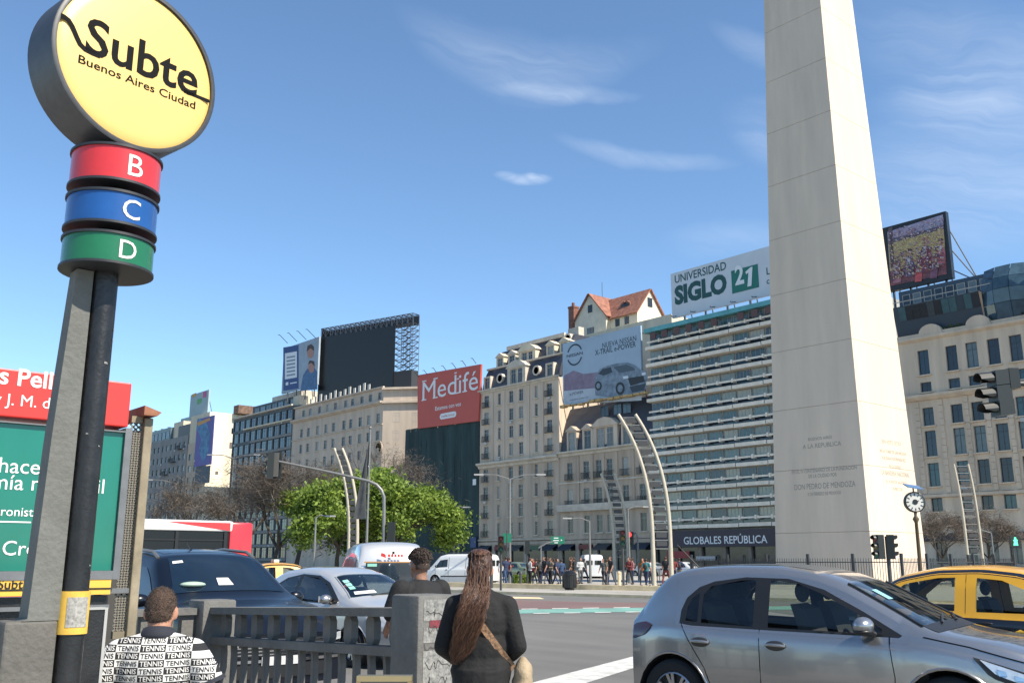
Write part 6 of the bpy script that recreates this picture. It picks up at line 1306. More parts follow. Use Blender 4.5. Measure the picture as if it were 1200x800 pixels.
    for k in range(3): c.seam([(3.52 + .05 * k, .57 - .03 * k), (3.58 + .05 * k, .42 - .03 * k)], w=.011, m=M_LAMP, nm='daytime_lamp')
    c.seam([(.92, .245), (2.68, .235)], w=.03, m=M_TRIMB, nm='sill_trim', off=-.005)
    a = Vector(c.warp(.6, 0, c.zt(.6, 0))); MB().tube([a, a + Vector((-.26, 0, .24))], [.008, .004], 5).build('antenna', M_TRIMB, c.r, world=False)
    c.over('cowl', 2.93, 2.81, .04, M_TRIMB, .004, n=3); st = mat('sticker_cyan', (.25, .5, .55), .5)
    q = [c.warp(x, y, c.zt(x, y) + .009) for x, y in ((2.34, -.42), (2.34, -.3), (2.48, -.32), (2.48, -.44))]; MB().add(q, [(0, 1, 2, 3)]).build('windscreen_sticker', st, c.r, world=False)
    for y in (-.35, .15): p0, p1 = Vector(c.warp(2.85, y, c.zt(2.85, y) + .02)), Vector(c.warp(2.75, y + .45, c.zt(2.75, y + .45) + .02)); MB().tube([p0, p1], .009, 5).build('wiper', M_TRIMB, c.r, world=False)
hatch()
SED = [(0, .80), (.03, .92), (.25, .98), (.72, 1.02), (1.25, 1.36), (1.7, 1.455), (2.2, 1.47), (2.65, 1.42), (3.35, 1.02), (3.5, .97), (4.0, .89), (4.25, .78), (4.36, .62)]
def taxi(label, pos, ang, grp='yellow and black taxis', sign=True):
    c = Car('taxi', label, pos, ang, 4.36, 1.72, SED, [(0, .82), (.8, .95), (2, .93), (3.3, .90), (4.0, .8), (4.36, .6)], (.82, 3.42), .31, M_TAXB, grp=grp, tumble=.40); c.body(cut=(.80, 3.2), top=((.80, 1.16), (2.76, 3.31))); c.wheels(8, M_RIM, 'plain'); c.cabin(.95, 3.15)
    win = [[(1.05, 1.0), (1.12, 1.12), (1.35, 1.285), (1.72, 1.355), (1.92, 1.362), (1.92, .985)], [(2.16, .98), (2.16, 1.36), (2.42, 1.335), (2.72, 1.21), (3.06, 1.0), (3.04, .975)]]; c.greenhouse(win, M_TAXY, [])
    # yellow roof and pillars over the black lower body
    c.over('yellow_roof', 1.16, 2.76, -.07, M_TAXY, .004, n=18, cols=17)
    for nm, w_ in zip(('rear_window', 'front_window'), win): c.side(nm, w_, M_CLR, .0045)
    c.over('windscreen', 3.33, 2.74, -.01, M_CLRW, .003); c.over('rear_screen', .78, 1.18, -.01, M_CLRW, .003); c.seam([(2.04, 1.40), (2.04, .96), (2.05, .3)], w=.004); c.seam([(1.0, .95), (1.12, .5)]); c.seam([(3.16, .93), (3.12, .3)])
    for x in (1.3, 2.25): c.blob('door_handle', x, .86, .09, .02, .02, M_TRIMB)
    c.mirrors(3.08, .98, M_TAXB); c.side('tail_lamp', [(.02, .88), (.02, .72), (.22, .74), (.3, .90)], M_TAIL, .01); c.side('headlamp', [(3.92, .80), (4.3, .64), (4.3, .54), (3.98, .64)], M_LAMP, .01); c.nose('number_plate', [(-.2, .62), (.2, .62), (.2, .74), (-.2, .74)], M_PLATE, -1); c.nose('grille', [(-.5, .4), (.5, .4), (.5, .56), (-.5, .56)], M_TRIMB)
    if sign: z = c.zt(2.0, 0); MB().bbox(2.0 - 2.18 - .09, 2.0 - 2.18 + .09, -.3, .3, z + .002, z + .11, .02).build('roof_sign', mat('roof_sign', (.6, .58, .5), .4), c.r, world=False)
    ye = mat('door_decal', (.65, .38, .03), .5)
    c.side('door_decal', [(2.5, .6), (2.62, .55), (2.74, .6), (2.74, .76), (2.62, .81), (2.5, .76)], ye, .005)
    return c
taxi('yellow-roofed black taxi behind the silver hatchback', (-5.25, 12.3), R(8), sign=False)
p = at(328, 672, 33); taxi('small distant yellow and black taxi beside the red and white bus', (p.x, p.y), R(72))
def suv():
    c = Car('dark_suv', 'dark navy sport utility car with silver roof rails behind the balustrade', (-12.2, 5.22), R(0), 4.45, 1.86,
            [(0, 1.0), (.05, 1.15), (.35, 1.42), (.7, 1.60), (1.3, 1.665), (2.0, 1.67), (2.55, 1.60), (3.2, 1.16), (3.4, 1.085), (3.9, 1.03), (4.25, .95), (4.4, .82), (4.45, .74)], [(0, 1.0), (1, 1.07), (3.3, 1.04), (4, .95), (4.45, .72)], (.86, 3.52), .355, M_NAVY, tumble=.36, sill=.26, taper=(.88, .84), bow=(.06, .16)); c.body(); c.wheels(6, w=.23)
    c.side('rear_window', [(.7, 1.12), (.78, 1.3), (1.0, 1.47), (1.6, 1.53), (1.85, 1.53), (1.85, 1.09)], M_CGL, .008); c.side('front_window', [(1.98, 1.09), (1.98, 1.53), (2.35, 1.51), (2.62, 1.38), (3.02, 1.12), (3.0, 1.085)], M_CGL, .008); c.over('windscreen', 3.19, 2.58, .075, mat('navy_windscreen', (.008, .018, .034), .05, spec=.45, var=.3, scale=1.2)); c.over('roof_panel', .9, 2.35, .1, M_NAVY, .003)
    c.seam([(1.92, 1.08), (1.93, .4)]); c.seam([(3.08, 1.05), (3.1, .4)])
    rl = mat('roof_rail', (.30, .28, .24), .35, .7)
    for sg in (1, -1):
        pts = [Vector(c.warp(x, sg * (c.ring(x)[14][0] - .02), c.zt(x, c.ring(x)[14][0] - .02) + dz)) for x, dz in ((.8, 0), (.95, .05), (1.6, .055), (2.3, .05), (2.5, .0))]; MB().tube(pts, .022, 6).build('roof_rail', rl, c.r, 60, world=False)
    c.mirrors(3.0, 1.08, M_NAVY, .13)
    gr = c.nose('grille', [(-.62, .56), (.62, .56), (.66, .74), (-.66, .74)], M_TRIMB); 
    for k in range(5): c.nose('grille_bar', [(-.6, .575 + .035 * k), (.6, .575 + .035 * k), (.6, .588 + .035 * k), (-.6, .588 + .035 * k)], M_CHR, 1, .02, gr)
    for sg in (1, -1):
        c.nose('headlamp', [(sg * .5, .66), (sg * .76, .68), (sg * .76, .78), (sg * .55, .76)], M_LAMP, 1, .022)
    c.side('headlamp', [(4.15, .84), (4.44, .80), (4.44, .68), (4.25, .70)], M_LAMP, .012); c.nose('lower_intake', [(-.55, .34), (.55, .34), (.6, .48), (-.6, .48)], M_TRIMB); c.nose('number_plate', [(-.25, .47), (.25, .47), (.25, .56), (-.25, .56)], M_PLATE, 1, .025); c.nose('bumper_chrome', [(-.75, .50), (.75, .50), (.75, .53), (-.75, .53)], M_CHR, 1, .018)
    pp = mat('sheet_paper', (.7, .7, .68), .7)
    for pts in ([(2.98, -.1), (2.98, .05), (3.1, .07), (3.1, -.12)], [(2.66, -.52), (2.66, -.4), (2.70, -.4), (2.70, -.53)]): MB().add([c.warp(x, y, c.zt(x, y) + .012) for x, y in pts], [(0, 1, 2, 3)]).build('paper_note', pp, c.r, world=False)
    MB().ell(c.warp(3.06, -.42, c.zt(3.06, -.42) + .0), (.1, .16, .035), 0, 12, 8).build('dash_cover', mat('pale_green', (.35, .45, .36), .5), c.r, 180, world=False)
    a = Vector(c.warp(2.1, -.05, c.zt(2.1, 0))); MB().tube([a, a + Vector((-.14, 0, .09))], [.012, .006], 5).build('antenna', M_TRIMB, c.r, world=False)
suv()
def small_silver():
    c = Car('silver_small_car', 'small light silver three-door hatchback behind the balustrade', (-14.2, 8.75), R(3), 3.82, 1.64,
            [(0, .86), (.05, 1.0), (.35, 1.25), (.7, 1.385), (1.2, 1.43), (1.75, 1.42), (2.15, 1.33), (2.85, .99), (3.0, .94), (3.4, .87), (3.7, .74), (3.82, .6)], [(0, .86), (1, .90), (2.8, .87), (3.3, .82), (3.82, .58)], (.68, 3.10), .29, M_SILV2, tumble=.42); win = [[(.58, .965), (.70, 1.12), (.95, 1.25), (1.30, 1.305), (1.30, .935)], [(1.40, .93), (1.40, 1.31), (1.82, 1.29), (2.15, 1.19), (2.5, .96), (2.45, .92)]]; dlo = [(.46, .95), (.62, 1.14), (.92, 1.28), (1.35, 1.345), (1.85, 1.325), (2.2, 1.22), (2.66, .95), (2.6, .90), (1.0, .92)]
    c.body(cut=(.42, 2.70), top=((2.20, 2.83),)); c.greenhouse([dlo], M_SILV2, win); c.cabin(.5, 2.7); c.wheels(9, M_RIM, 'plain', .18)
    for nm, w_ in zip(('rear_window', 'front_window'), win): c.side(nm, w_, M_CLR, .0045)
    c.over('windscreen', 2.84, 2.18, -.01, M_CLRW, .003); c.seam([(1.34, .92), (1.36, .3)]); c.seam([(2.62, .9), (2.6, .3)]); c.blob('door_handle', 1.52, .82, .08, .02, .02, M_TRIMB); c.mirrors(2.45, .94, mat('mirror_silver', (.5, .5, .5), .25, .8, coat=1.), .1)
    c.side('headlamp', [(3.4, .74), (3.75, .64), (3.75, .54), (3.45, .60)], M_LAMP, .01); c.side('tail_lamp', [(.02, .95), (.02, .75), (.14, .75), (.18, .98)], M_TAIL, .01); c.nose('grille', [(-.45, .5), (.45, .5), (.4, .6), (-.4, .6)], M_TRIMB); c.nose('lower_intake', [(-.5, .28), (.5, .28), (.5, .38), (-.5, .38)], M_TRIMB); c.nose('number_plate', [(-.2, .4), (.2, .4), (.2, .48), (-.2, .48)], M_PLATE, 1, .02); c.seam([(.7, .55), (3.1, .52)], w=.02, m=M_TRIMB, nm='rub_strip')
    gs = mat('sticker_green', (.25, .55, .45), .5); q = lambda pts: MB().add([c.warp(x, y, c.zt(x, y) + .012) for x, y in pts], [(0, 1, 2, 3)])
    for k in range(3): q([(2.35 + .1 * k, -.5 - .012 * k), (2.35 + .1 * k, -.4 - .012 * k), (2.43 + .1 * k, -.41 - .012 * k), (2.43 + .1 * k, -.51 - .012 * k)]).build('windscreen_sticker', gs, c.r, world=False)
    q([(2.70, -.52), (2.70, -.15), (2.78, -.15), (2.78, -.55)]).build('dash_paper', mat('sheet_paper', (.7, .7, .68), .7), c.r, world=False)
    p0, p1 = Vector(c.warp(2.86, -.3, c.zt(2.86, -.3) + .02)), Vector(c.warp(2.78, .25, c.zt(2.78, .25) + .02)); MB().tube([p0, p1], .009, 5).build('wiper', M_TRIMB, c.r, world=False)
small_silver()
def minivan():
    p = at(446, 665, 21.5); c = Car('silver_minivan', 'silver high-roofed minivan seen from behind with small red lettering', (p.x - 1.5, p.y + .9), R(156), 4.0, 1.74,
            [(0, 1.1), (.03, 1.55), (.12, 1.84), (.4, 1.93), (1.5, 1.94), (2.3, 1.86), (3.0, 1.18), (3.2, 1.08), (3.7, .95), (4.0, .7)], [(0, 1.05), (2.8, 1.02), (3.3, .95), (4, .65)], (.7, 3.25), .31, M_SILV2, tumble=.16, taper=(.95, .84), bow=(.06, .12)); c.body(); c.wheels(7, None, 'plain')
    c.nose('rear_screen', [(-.62, 1.12), (.62, 1.12), (.58, 1.52), (-.58, 1.52)], M_CGLB, -1, .02); MG = mat('dull_glass', (.015, .02, .025), .3, spec=.35); c.side('side_window', [(.35, 1.12), (.38, 1.62), (1.3, 1.66), (1.3, 1.1)], MG, .008); c.side('front_window', [(1.45, 1.1), (1.45, 1.66), (2.1, 1.6), (2.7, 1.12)], MG, .008); c.over('windscreen', 3.0, 2.35, .08, M_CGLB)
    c.side('tail_lamp', [(.02, 1.1), (.02, .85), (.06, .85), (.07, 1.1)], M_TAIL, .01); c.nose('lamp', [(-.03, 1.70), (.03, 1.70), (.03, 1.76), (-.03, 1.76)], M_TRIMB, -1, .03); c.nose('number_plate', [(-.25, .7), (.25, .7), (.25, .82), (-.25, .82)], M_PLATE, -1, .02); c.nose('lit_edge_paint', [(-.62, 1.52), (.62, 1.52), (.62, 1.545), (-.62, 1.545)], mat('lit_edge_paint', (.45, .22, .08), .5), -1, .025)  # orange strip paints the lit edge of the rear window
    rd = mat('van_red', (.5, .03, .03), .5); X = c.warp(0, 0, 1.7)[0]
    for k in range(5): c.nose('red_letter', [(.12 - .07 * k, 1.64), (.07 - .07 * k, 1.64), (.07 - .07 * k, 1.70), (.12 - .07 * k, 1.70)], rd, -1, .035)
    c.nose('red_emblem', [(.16, 1.62), (.28, 1.66), (.26, 1.73), (.17, 1.70)], rd, -1, .035); c.nose('window_sticker', [(.35, 1.44), (.55, 1.44), (.55, 1.5), (.35, 1.5)], mat('sticker_green', (.25, .55, .45), .5), -1, .03)
minivan()
def white_van(label, pos, ang, h=2.0, nm='white_van'):
    k = h / 2.0; c = Car(nm, label, pos, ang, 4.9, 1.95, [(0, 1.2 * k), (.03, 1.8 * k), (.15, 1.96 * k), (1, 2.0 * k), (3.2, 1.99 * k), (3.65, 1.88 * k), (4.25, 1.25 * k), (4.4, 1.12 * k), (4.75, .95), (4.9, .75)], [(0, 1.1), (3.9, 1.1), (4.4, 1.0), (4.9, .7)], (.9, 3.95), .33, M_VWHITE, tumble=.14, taper=(.96, .86), cat='van'); c.body(); c.wheels(6, None, 'plain')
    c.side('door_window', [(3.05, 1.15), (3.05, 1.68 * k), (3.55, 1.66 * k), (3.95, 1.2), (3.9, 1.13)], M_CGL, .01); c.over('windscreen', 4.28, 3.68, .08, M_CGLB); c.seam([(2.95, 1.8), (2.95, .3)], w=.01); c.seam([(3.95, 1.1), (3.9, .45)], w=.01); c.seam([(1.7, 1.85), (1.7, .3)], w=.01); c.blob('door_handle', 3.1, 1.0, .08, .03, .03, M_TRIMB); c.mirrors(3.85, 1.2, M_TRIMB, .15)
    c.side('tail_lamp', [(.02, 1.3), (.02, .8), (.1, .8), (.1, 1.3)], M_TAIL, .01); c.side('headlamp', [(4.5, .95), (4.85, .85), (4.85, .7), (4.55, .78)], M_LAMP, .01); c.seam([(1.3, .6), (3.5, .58)], w=.04, m=M_TRIMB, nm='rub_strip')
    for sg in (1, -1): c.nose('rear_door_window', [(sg * .1, 1.25), (sg * .7, 1.25), (sg * .66, 1.62), (sg * .1, 1.62)], M_CGL, -1, .02)
    return c
p = at(541, 668, 66); white_van('white panel van facing left beyond the man in the black T-shirt', (p.x, p.y), R(205))
p = at(693, 670, 84); white_van('white van seen from behind in the traffic beyond the crowd', (p.x - 2, p.y + 2), R(140), 2.1)
def bus():
    X = -34.6; y0, y1 = 4.6, 16.9; L = y1 - y0; r = thing('city_bus', 'red and white city bus with a long dark window strip at the left', 'bus', (X - 1.25, (y0 + y1) / 2, 0)); wt, rd = mat('bus_white', (.72, .72, .70), .35, coat=.5), mat('bus_red', (.55, .025, .03), .3, coat=.5)
    MB().bbox(X - 2.5, X, y0, y1 - .95, .35, 1.5, .06).build('lower_body', rd, r, 40); MB().bbox(X - 2.5, X, y0, y1 - .8, 2.62, 3.02, .09).build('roof', wt, r, 40); MB().bbox(X - 2.49, X - .01, y1 - .94, y1, .35, 2.98, .1).build('tail_section', rd, r, 40)
    MB().box(X - 2.44, X - .06, y0 + .05, y1 - .95, 1.5, 2.63).build('window_strip', mat('bus_glass', (.012, .014, .016), .25, spec=.3), r)
    for k in range(7): y = y0 + .1 + k * (L - 1.2) / 6; MB().box(X - .058, X - .01, y - .06, y + .06, 1.5, 2.62).build('window_post', M_TRIMB, r)
    MB().box(X - .057, X - .03, y0 + .2, y1 - 1.1, 2.28, 2.33).build('window_rail', M_TRIMB, r); MB().box(X - 2.2, X - .3, y1 + .001, y1 + .02, 1.6, 2.6).build('rear_window', M_CGL, r)
    MB().bbox(X - 2.2, X - .3, y0 + 3.8, y0 + 7.4, 3.03, 3.30, .1).build('roof_unit', wt, r, 40)
    MB().prism([(0, .23), (2.3, -.04), (2.36, -.04), (2.36, .25), (.0, .25)], (X + .002, y1 - 3.3, 2.7), Y1, Z1, X1, .004).build('side_stripe', rd, r); text('trolebús', (X + .002, y1 - 8.2, 2.78), Y1, Z1, X1, height=.16, ext=.004).build('lettering', mat('bus_text', (.2, .05, .05), .5), r)
    for y in (y0 + 2.4, y1 - 3.2):
        for s in (0, 1): M = Matrix.Translation((X - .15 - 2.2 * s, y, .48)) @ Matrix.Rotation(math.pi / 2, 4, 'Y'); MB().lathe([(.2, -.14), (.44, -.14), (.48, -.1), (.48, .1), (.44, .14), (.2, .14)], 24, 0, M).build('wheel', M_TYRE, r, 40)
    MB().bbox(X - 2.4, X - .1, y1 + .001, y1 + .06, .4, 1.0, .02).build('bumper', M_TRIMB, r)
bus()
# traffic on the far carriageway
def far_car(label, px, d, paint, ang):
    p = at(px, 668, d); c = Car('far_car', label, (p.x, p.y), ang, 4.2, 1.72, SED[:-3] + [(4.0, .85), (4.2, .62)], [(0, .82), (.8, .93), (3.3, .90), (4.2, .6)], (.8, 3.35), .31, paint, grp='cars on the far carriageway'); c.body(); c.wheels(6, None, 'plain'); c.side('side_window', [(1.05, .98), (1.4, 1.33), (2.4, 1.36), (3.05, .98)], M_CGL, .008); c.over('windscreen', 3.33, 2.72, .085, M_CGLB); c.over('rear_screen', .76, 1.2, .11, M_CGLB); c.side('tail_lamp', [(.02, .88), (.02, .72), (.2, .74), (.25, .9)], M_TAIL, .01)
for px, d, pt, a, lb in ((606, 92, mat('paint_olive', (.16, .20, .12), .3, .2, coat=1.), 178, 'greenish car beyond the left end of the plaza crowd'), (762, 98, M_SILV2, 182, 'silver car passing behind the ladder mast feet'), (800, 96, M_VWHITE, 180, 'white car in front of the hotel entrance'), (640, 100, M_NAVY, 180, 'dark car hidden behind the plaza crowd'), (1178, 70, M_NAVY, 178, 'dark car at the right edge beyond the yellow taxi')):
    far_car(lb, px, d, pt, R(a))

# ================================================================== TREES
M_BARK = mat('bark', (.055, .045, .035), .9, var=.4, scale=6); M_TWIG = mat('twig', (.085, .068, .055), .9, var=.3, scale=2)
def leaf_mat(name, c1, c2):
    m = bpy.data.materials.new(name); m.use_nodes = True; nt = m.node_tree; N = nt.nodes; Lk = nt.links; b = N['Principled BSDF']; g_ = N.new('ShaderNodeNewGeometry'); r = N.new('ShaderNodeValToRGB'); r.color_ramp.elements[0].color = (*c1, 1); r.color_ramp.elements[1].color = (*c2, 1)
    tc = N.new('ShaderNodeTexCoord'); n = N.new('ShaderNodeTexNoise'); n.inputs['Scale'].default_value = .9; Lk.new(tc.outputs['Object'], n.inputs['Vector']); mx = N.new('ShaderNodeMath'); mx.operation = 'MULTIPLY_ADD'; Lk.new(g_.outputs['Random Per Island'], mx.inputs[0]); mx.inputs[1].default_value = .6; Lk.new(n.outputs[0], mx.inputs[2])
    sb = N.new('ShaderNodeMath'); sb.operation = 'SUBTRACT'; Lk.new(mx.outputs[0], sb.inputs[0]); sb.inputs[1].default_value = .3; Lk.new(sb.outputs[0], r.inputs[0]); Lk.new(r.outputs[0], b.inputs['Base Color']); b.inputs['Roughness'].default_value = .6
    tr = N.new('ShaderNodeBsdfTranslucent'); Lk.new(r.outputs[0], tr.inputs[0]); ms = N.new('ShaderNodeMixShader'); ms.inputs[0].default_value = .35; Lk.new(b.outputs[0], ms.inputs[1]); Lk.new(tr.outputs[0], ms.inputs[2]); Lk.new(ms.outputs[0], N['Material Output'].inputs[0]); return m
M_LEAF = leaf_mat('leaves_green', (.05, .11, .015), (.30, .40, .06)); M_BUD = leaf_mat('twigs_brown', (.085, .068, .052), (.20, .16, .125))
def grow(rg, p, d, L, rad, depth, segs, maxd, spread=.6, up=.15, tips=None, ratio=.74):
    pts = [p]; n = 3
    for i in range(n):
        d = (d + V(rg.uniform(-1, 1), rg.uniform(-1, 1), rg.uniform(-.6, 1) * 1) * .16 + Z1 * up * .12).normalized(); p = p + d * L / n; pts.append(p)
    segs.append((pts, [rad * (1 - .35 * i / n) for i in range(n + 1)], depth))
    if tips is not None and depth >= maxd - 1: tips.append((p, d))
    if depth >= maxd: return
    k = 2 if depth == 0 or rg.random() < .45 else 3
    if depth == 0: k = 4
    for i in range(k):
        a = rg.uniform(0, 2 * math.pi) if depth else 2 * math.pi * i / k + rg.uniform(-.4, .4); o = d.orthogonal().normalized(); o2 = d.cross(o); nd = (d + (o * math.cos(a) + o2 * math.sin(a)) * spread * rg.uniform(.6, 1.35) + Z1 * up).normalized()
        grow(rg, p, nd, L * ratio * rg.uniform(.8, 1.15), rad * .62, depth + 1, segs, maxd, spread, up, tips, ratio)
def tree(label, px, d, H, seed, leafy=0, spread=.62, trunk=None, gz=0., leaf=None, lsz=.2, name='tree', cat='tree', maxd=6, up=.12, grp=None, wide=1., L0=None):
    rg = random.Random(seed); p = at(px, 656, d); p.z = gz; r = thing(name, label, cat, p, 0, grp); segs = []; tips = []
    grow(rg, p, V(rg.uniform(-.08, .08), rg.uniform(-.08, .08), 1).normalized(), L0 or H * .27, H * .022, 0, segs, maxd, spread, up, tips)
    zm = max(q.z for s in segs for q in s[0]) - gz; k = H / zm
    f = lambda q: V(p.x + (q.x - p.x) * k * wide, p.y + (q.y - p.y) * k * wide, gz + (q.z - gz) * k)
    t, c = MB(), MB()
    for pts, rd, dp in segs:
        (t if dp < 3 else c).tube([f(q) for q in pts], [max(x * k, .012 if leafy else .016) for x in rd], 7 if dp < 2 else (5 if dp < 3 else 3), cap=False)
    t.build('trunk', M_BARK, r, 60); co = c.build('branches', M_BARK if leaf is None else M_TWIG, r); tag(co, None, kind='stuff')
    if leafy or leaf:
        mb = MB(); V_ = []; F_ = []; n = max(1, int(leafy / max(1, len(tips))))
        for q, dd in tips:
            q = f(q); cl = rg.uniform(.45, 1.0) * H * .075
            for j in range(n):
                o = V(rg.gauss(0, 1), rg.gauss(0, 1), rg.gauss(0, .75)) * cl; pp = q + o; a = V(rg.uniform(-1, 1), rg.uniform(-1, 1), rg.uniform(-.5, .9)).normalized(); b = a.orthogonal().normalized(); b = (b * math.cos(rg.random() * 6) + a.cross(b) * math.sin(rg.random() * 6)); s = lsz * rg.uniform(.6, 1.3); b *= (.09 if leaf else 1.)
                i0 = len(V_); V_ += [tuple(pp - a * s), tuple(pp + b * s * .5), tuple(pp + a * s), tuple(pp - b * s * .5)]; F_.append((i0, i0 + 1, i0 + 2, i0 + 3))
        mb.v = V_; mb.f = F_; mb.m = [0] * len(F_); tag(mb.build('crown', leaf or M_LEAF, r), None, kind='stuff')
    return r
tree('leafy green tree, the left of the green pair', 394, 76, 7.9, 11, 20000, .75, wide=1.1, maxd=5, up=.05, lsz=.17, grp='green trees')
tree('leafy green tree, the right and broader of the green pair', 462, 78, 8.3, 23, 34000, .9, wide=1.08, maxd=5, up=.02, lsz=.17, grp='green trees')
tree('low leafy green tree filling the gap between the green pair', 434, 80, 6.8, 31, 16000, .85, wide=1.1, maxd=5, up=.02, lsz=.17, grp='green trees')
tree('bare brown tree behind the red and white bus', 207, 88, 9.0, 5, 3500, .7, leaf=M_BUD, lsz=.38, maxd=6, wide=1.0, grp='bare trees')
tree('wide bare tree left of the green trees', 318, 72, 9.0, 8, 9000, .85, leaf=M_BUD, lsz=.38, maxd=6, wide=1.25, grp='bare trees')
tree('bare tree between the wide bare tree and the green pair', 345, 92, 11.0, 14, 6500, .8, leaf=M_BUD, lsz=.38, maxd=6, wide=1.1, grp='bare trees')
tree('tall bare crown rising behind the green trees', 448, 118, 15.6, 17, 4500, .7, leaf=M_BUD, lsz=.38, maxd=6, wide=1.0, grp='bare trees')
tree('bare tree standing behind the minivan', 280, 90, 10.4, 41, 6500, .8, leaf=M_BUD, lsz=.38, maxd=6, wide=1.1, grp='bare trees')
tree('bare brown tree directly right of the obelisk', 1102, 92, 6.2, 19, 3500, .8, leaf=M_BUD, lsz=.38, maxd=6, wide=1.15, grp='bare trees')
tree('bare brown tree at the curved mast on the right', 1160, 96, 6.4, 29, 3500, .8, leaf=M_BUD, lsz=.38, maxd=6, wide=1.2, grp='bare trees')
hg = MB(); rg = random.Random(3)
def hedge(label, x0, x1, y, d, h, seed):
    rg = random.Random(seed); mb = MB(); a, b = at(x0, y, d), at(x1, y, d)
    for i in range(1800):
        t = rg.random(); q = a + (b - a) * t; q = V(q.x, q.y, PZ + rg.random() * h) + HD * rg.uniform(-.5, .5); n = V(rg.uniform(-1, 1), rg.uniform(-1, 1), rg.uniform(-.4, 1)).normalized(); o = n.orthogonal().normalized(); s = rg.uniform(.07, .14); mb.add([q - n * s, q + o * s * .6, q + n * s, q - o * s * .6], [(0, 1, 2, 3)])
    o = mb.build('hedge', M_LEAF); o.location = (0, 0, 0); tag(o, label, 'hedge')
hedge('low clipped green hedge strip behind the plaza crowd', 596, 622, 680, 66, .5, 4)

# ================================================================== PEOPLE
def capsule(mb, a, b, ra, rb, n=14, flat=False):
    a, b = Vector(a), Vector(b); d = b - a; L = d.length; q = d.to_track_quat('Z', 'Y').to_matrix().to_4x4(); M = Matrix.Translation(a) @ q; pr = []
    if flat: pr = [(.0005, 0), (ra, 0), (rb, L), (.0005, L)]
    else:
        for k in range(6): t = math.pi / 2 * k / 5; pr.append((max(ra * math.sin(t), .0005), -ra * math.cos(t)))
        for k in range(6): t = math.pi / 2 * (1 - k / 5); pr.append((max(rb * math.sin(t), .0005), L + rb * math.cos(t)))
    mb.lathe(pr, n, 0, M)
def fuse(mb, vox, smooth=2):
    """overlapping shapes become one continuous surface"""
    me = mb.mesh('fuse', []); bm = bmesh.new(); bm.from_mesh(me); bmesh.ops.remove_doubles(bm, verts=bm.verts, dist=.0006); bmesh.ops.recalc_face_normals(bm, faces=bm.faces); bm.to_mesh(me); bm.free()
    o = link('fuse', me); md = o.modifiers.new('r', 'REMESH'); md.mode = 'VOXEL'; md.voxel_size = vox; s = o.modifiers.new('s', 'SMOOTH'); s.factor = .5; s.iterations = smooth
    out = evaluated(o); bpy.data.objects.remove(o); bpy.data.meshes.remove(me); shade(out, 180); return out
def ruffle(me, fn):
    """push vertices along their normals by fn(co)"""
    nr = [v.normal.copy() for v in me.vertices]; cs = [v.co.copy() for v in me.vertices]; out = []
    for q, n in zip(cs, nr): out += tuple(q + n * fn(q))
    me.vertices.foreach_set('co', out); me.update()
M_SKIN = mat('skin', (.40, .20, .13), .55, var=.12, scale=9, bump=.1, bscale=120); M_SKIND = mat('skin_tan', (.27, .135, .085), .55, var=.12, scale=9, bump=.1, bscale=120)
def hand(mb, w, d, side, curl=.5, s=1.):
    """palm and five unequal bent fingers; w wrist, d direction of the forearm, side = direction the thumb leaves"""
    w = Vector(w); d = Vector(d).normalized(); side = Vector(side); side = (side - d * side.dot(d)).normalized(); nn = d.cross(side)
    capsule(mb, w, w + d * .03 * s, .026 * s, .03 * s); 
    for k in range(4): capsule(mb, w + d * .02 * s + side * (.026 - .017 * k) * s, w + d * .085 * s + side * (.030 - .019 * k) * s, .013 * s, .0115 * s, 8)
    for k, l in enumerate((.036, .041, .038, .030)):
        b0 = w + d * .088 * s + side * (.030 - .019 * k) * s; d1 = (d + nn * curl * .55).normalized(); b1 = b0 + d1 * l * s; d2 = (d + nn * curl * 1.6).normalized(); b2 = b1 + d2 * l * .75 * s; capsule(mb, b0, b1, .0098 * s, .009 * s, 8); capsule(mb, b1, b2, .009 * s, .0078 * s, 8)
    t0 = w + d * .028 * s + side * .026 * s; t1 = t0 + (d * .6 + side * .75 + nn * .25).normalized() * .042 * s; t2 = t1 + (d * .9 + side * .3 + nn * .35).normalized() * .034 * s; capsule(mb, t0, t1, .0125 * s, .0105 * s, 8); capsule(mb, t1, t2, .0105 * s, .009 * s, 8)
def head_shape(mb, c, s=1., yaw=0., pitch=0.):
    """skull, jaw, nose, brow and ears about centre c; face looks along +y before yaw"""
    M = Matrix.Rotation(yaw, 3, 'Z') @ Matrix.Rotation(pitch, 3, 'X'); c = Vector(c); E = lambda o, r: mb.ell(c + M @ (Vector(o) * s), [k * s for k in r], 0, 16, 12, M)
    E((0, -.012, .02), (.077, .097, .10)); E((0, .03, -.045), (.06, .062, .075)); E((0, .055, -.085), (.034, .032, .03)); E((0, -.02, -.06), (.055, .06, .06))
    capsule(mb, c + M @ (Vector((0, .088, .012)) * s), c + M @ (Vector((0, .112, -.030)) * s), .011 * s, .016 * s, 8); E((0, .08, .028), (.05, .014, .012)); E((0, .092, -.062), (.024, .012, .006)); E((0, .092, -.072), (.021, .011, .006))
    for sg in (1, -1): E((sg * .081, -.008, -.008), (.011, .021, .034)); E((sg * .076, -.008, -.03), (.012, .014, .016))
    return M
def face_bits(root, c, s, M):
    c = Vector(c)
    for sg in (1, -1): MB().ell(c + M @ (Vector((sg * .031, .083, .010)) * s), (.0125 * s, .0125 * s, .0125 * s), 0, 10, 8).build('eye', mat('eye_white', (.7, .68, .64), .3), root, 180, world=False); MB().ell(c + M @ (Vector((sg * .031, .0935, .010)) * s), (.006 * s, .004 * s, .006 * s), 0, 8, 6).build('iris', mat('iris', (.03, .018, .01), .2), root, world=False)
    MB().ell(c + M @ (Vector((0, .099, -.066)) * s), (.022 * s, .007 * s, .008 * s), 0, 10, 6).build('lips', mat('lips', (.30, .10, .08), .5), root, 180, world=False)
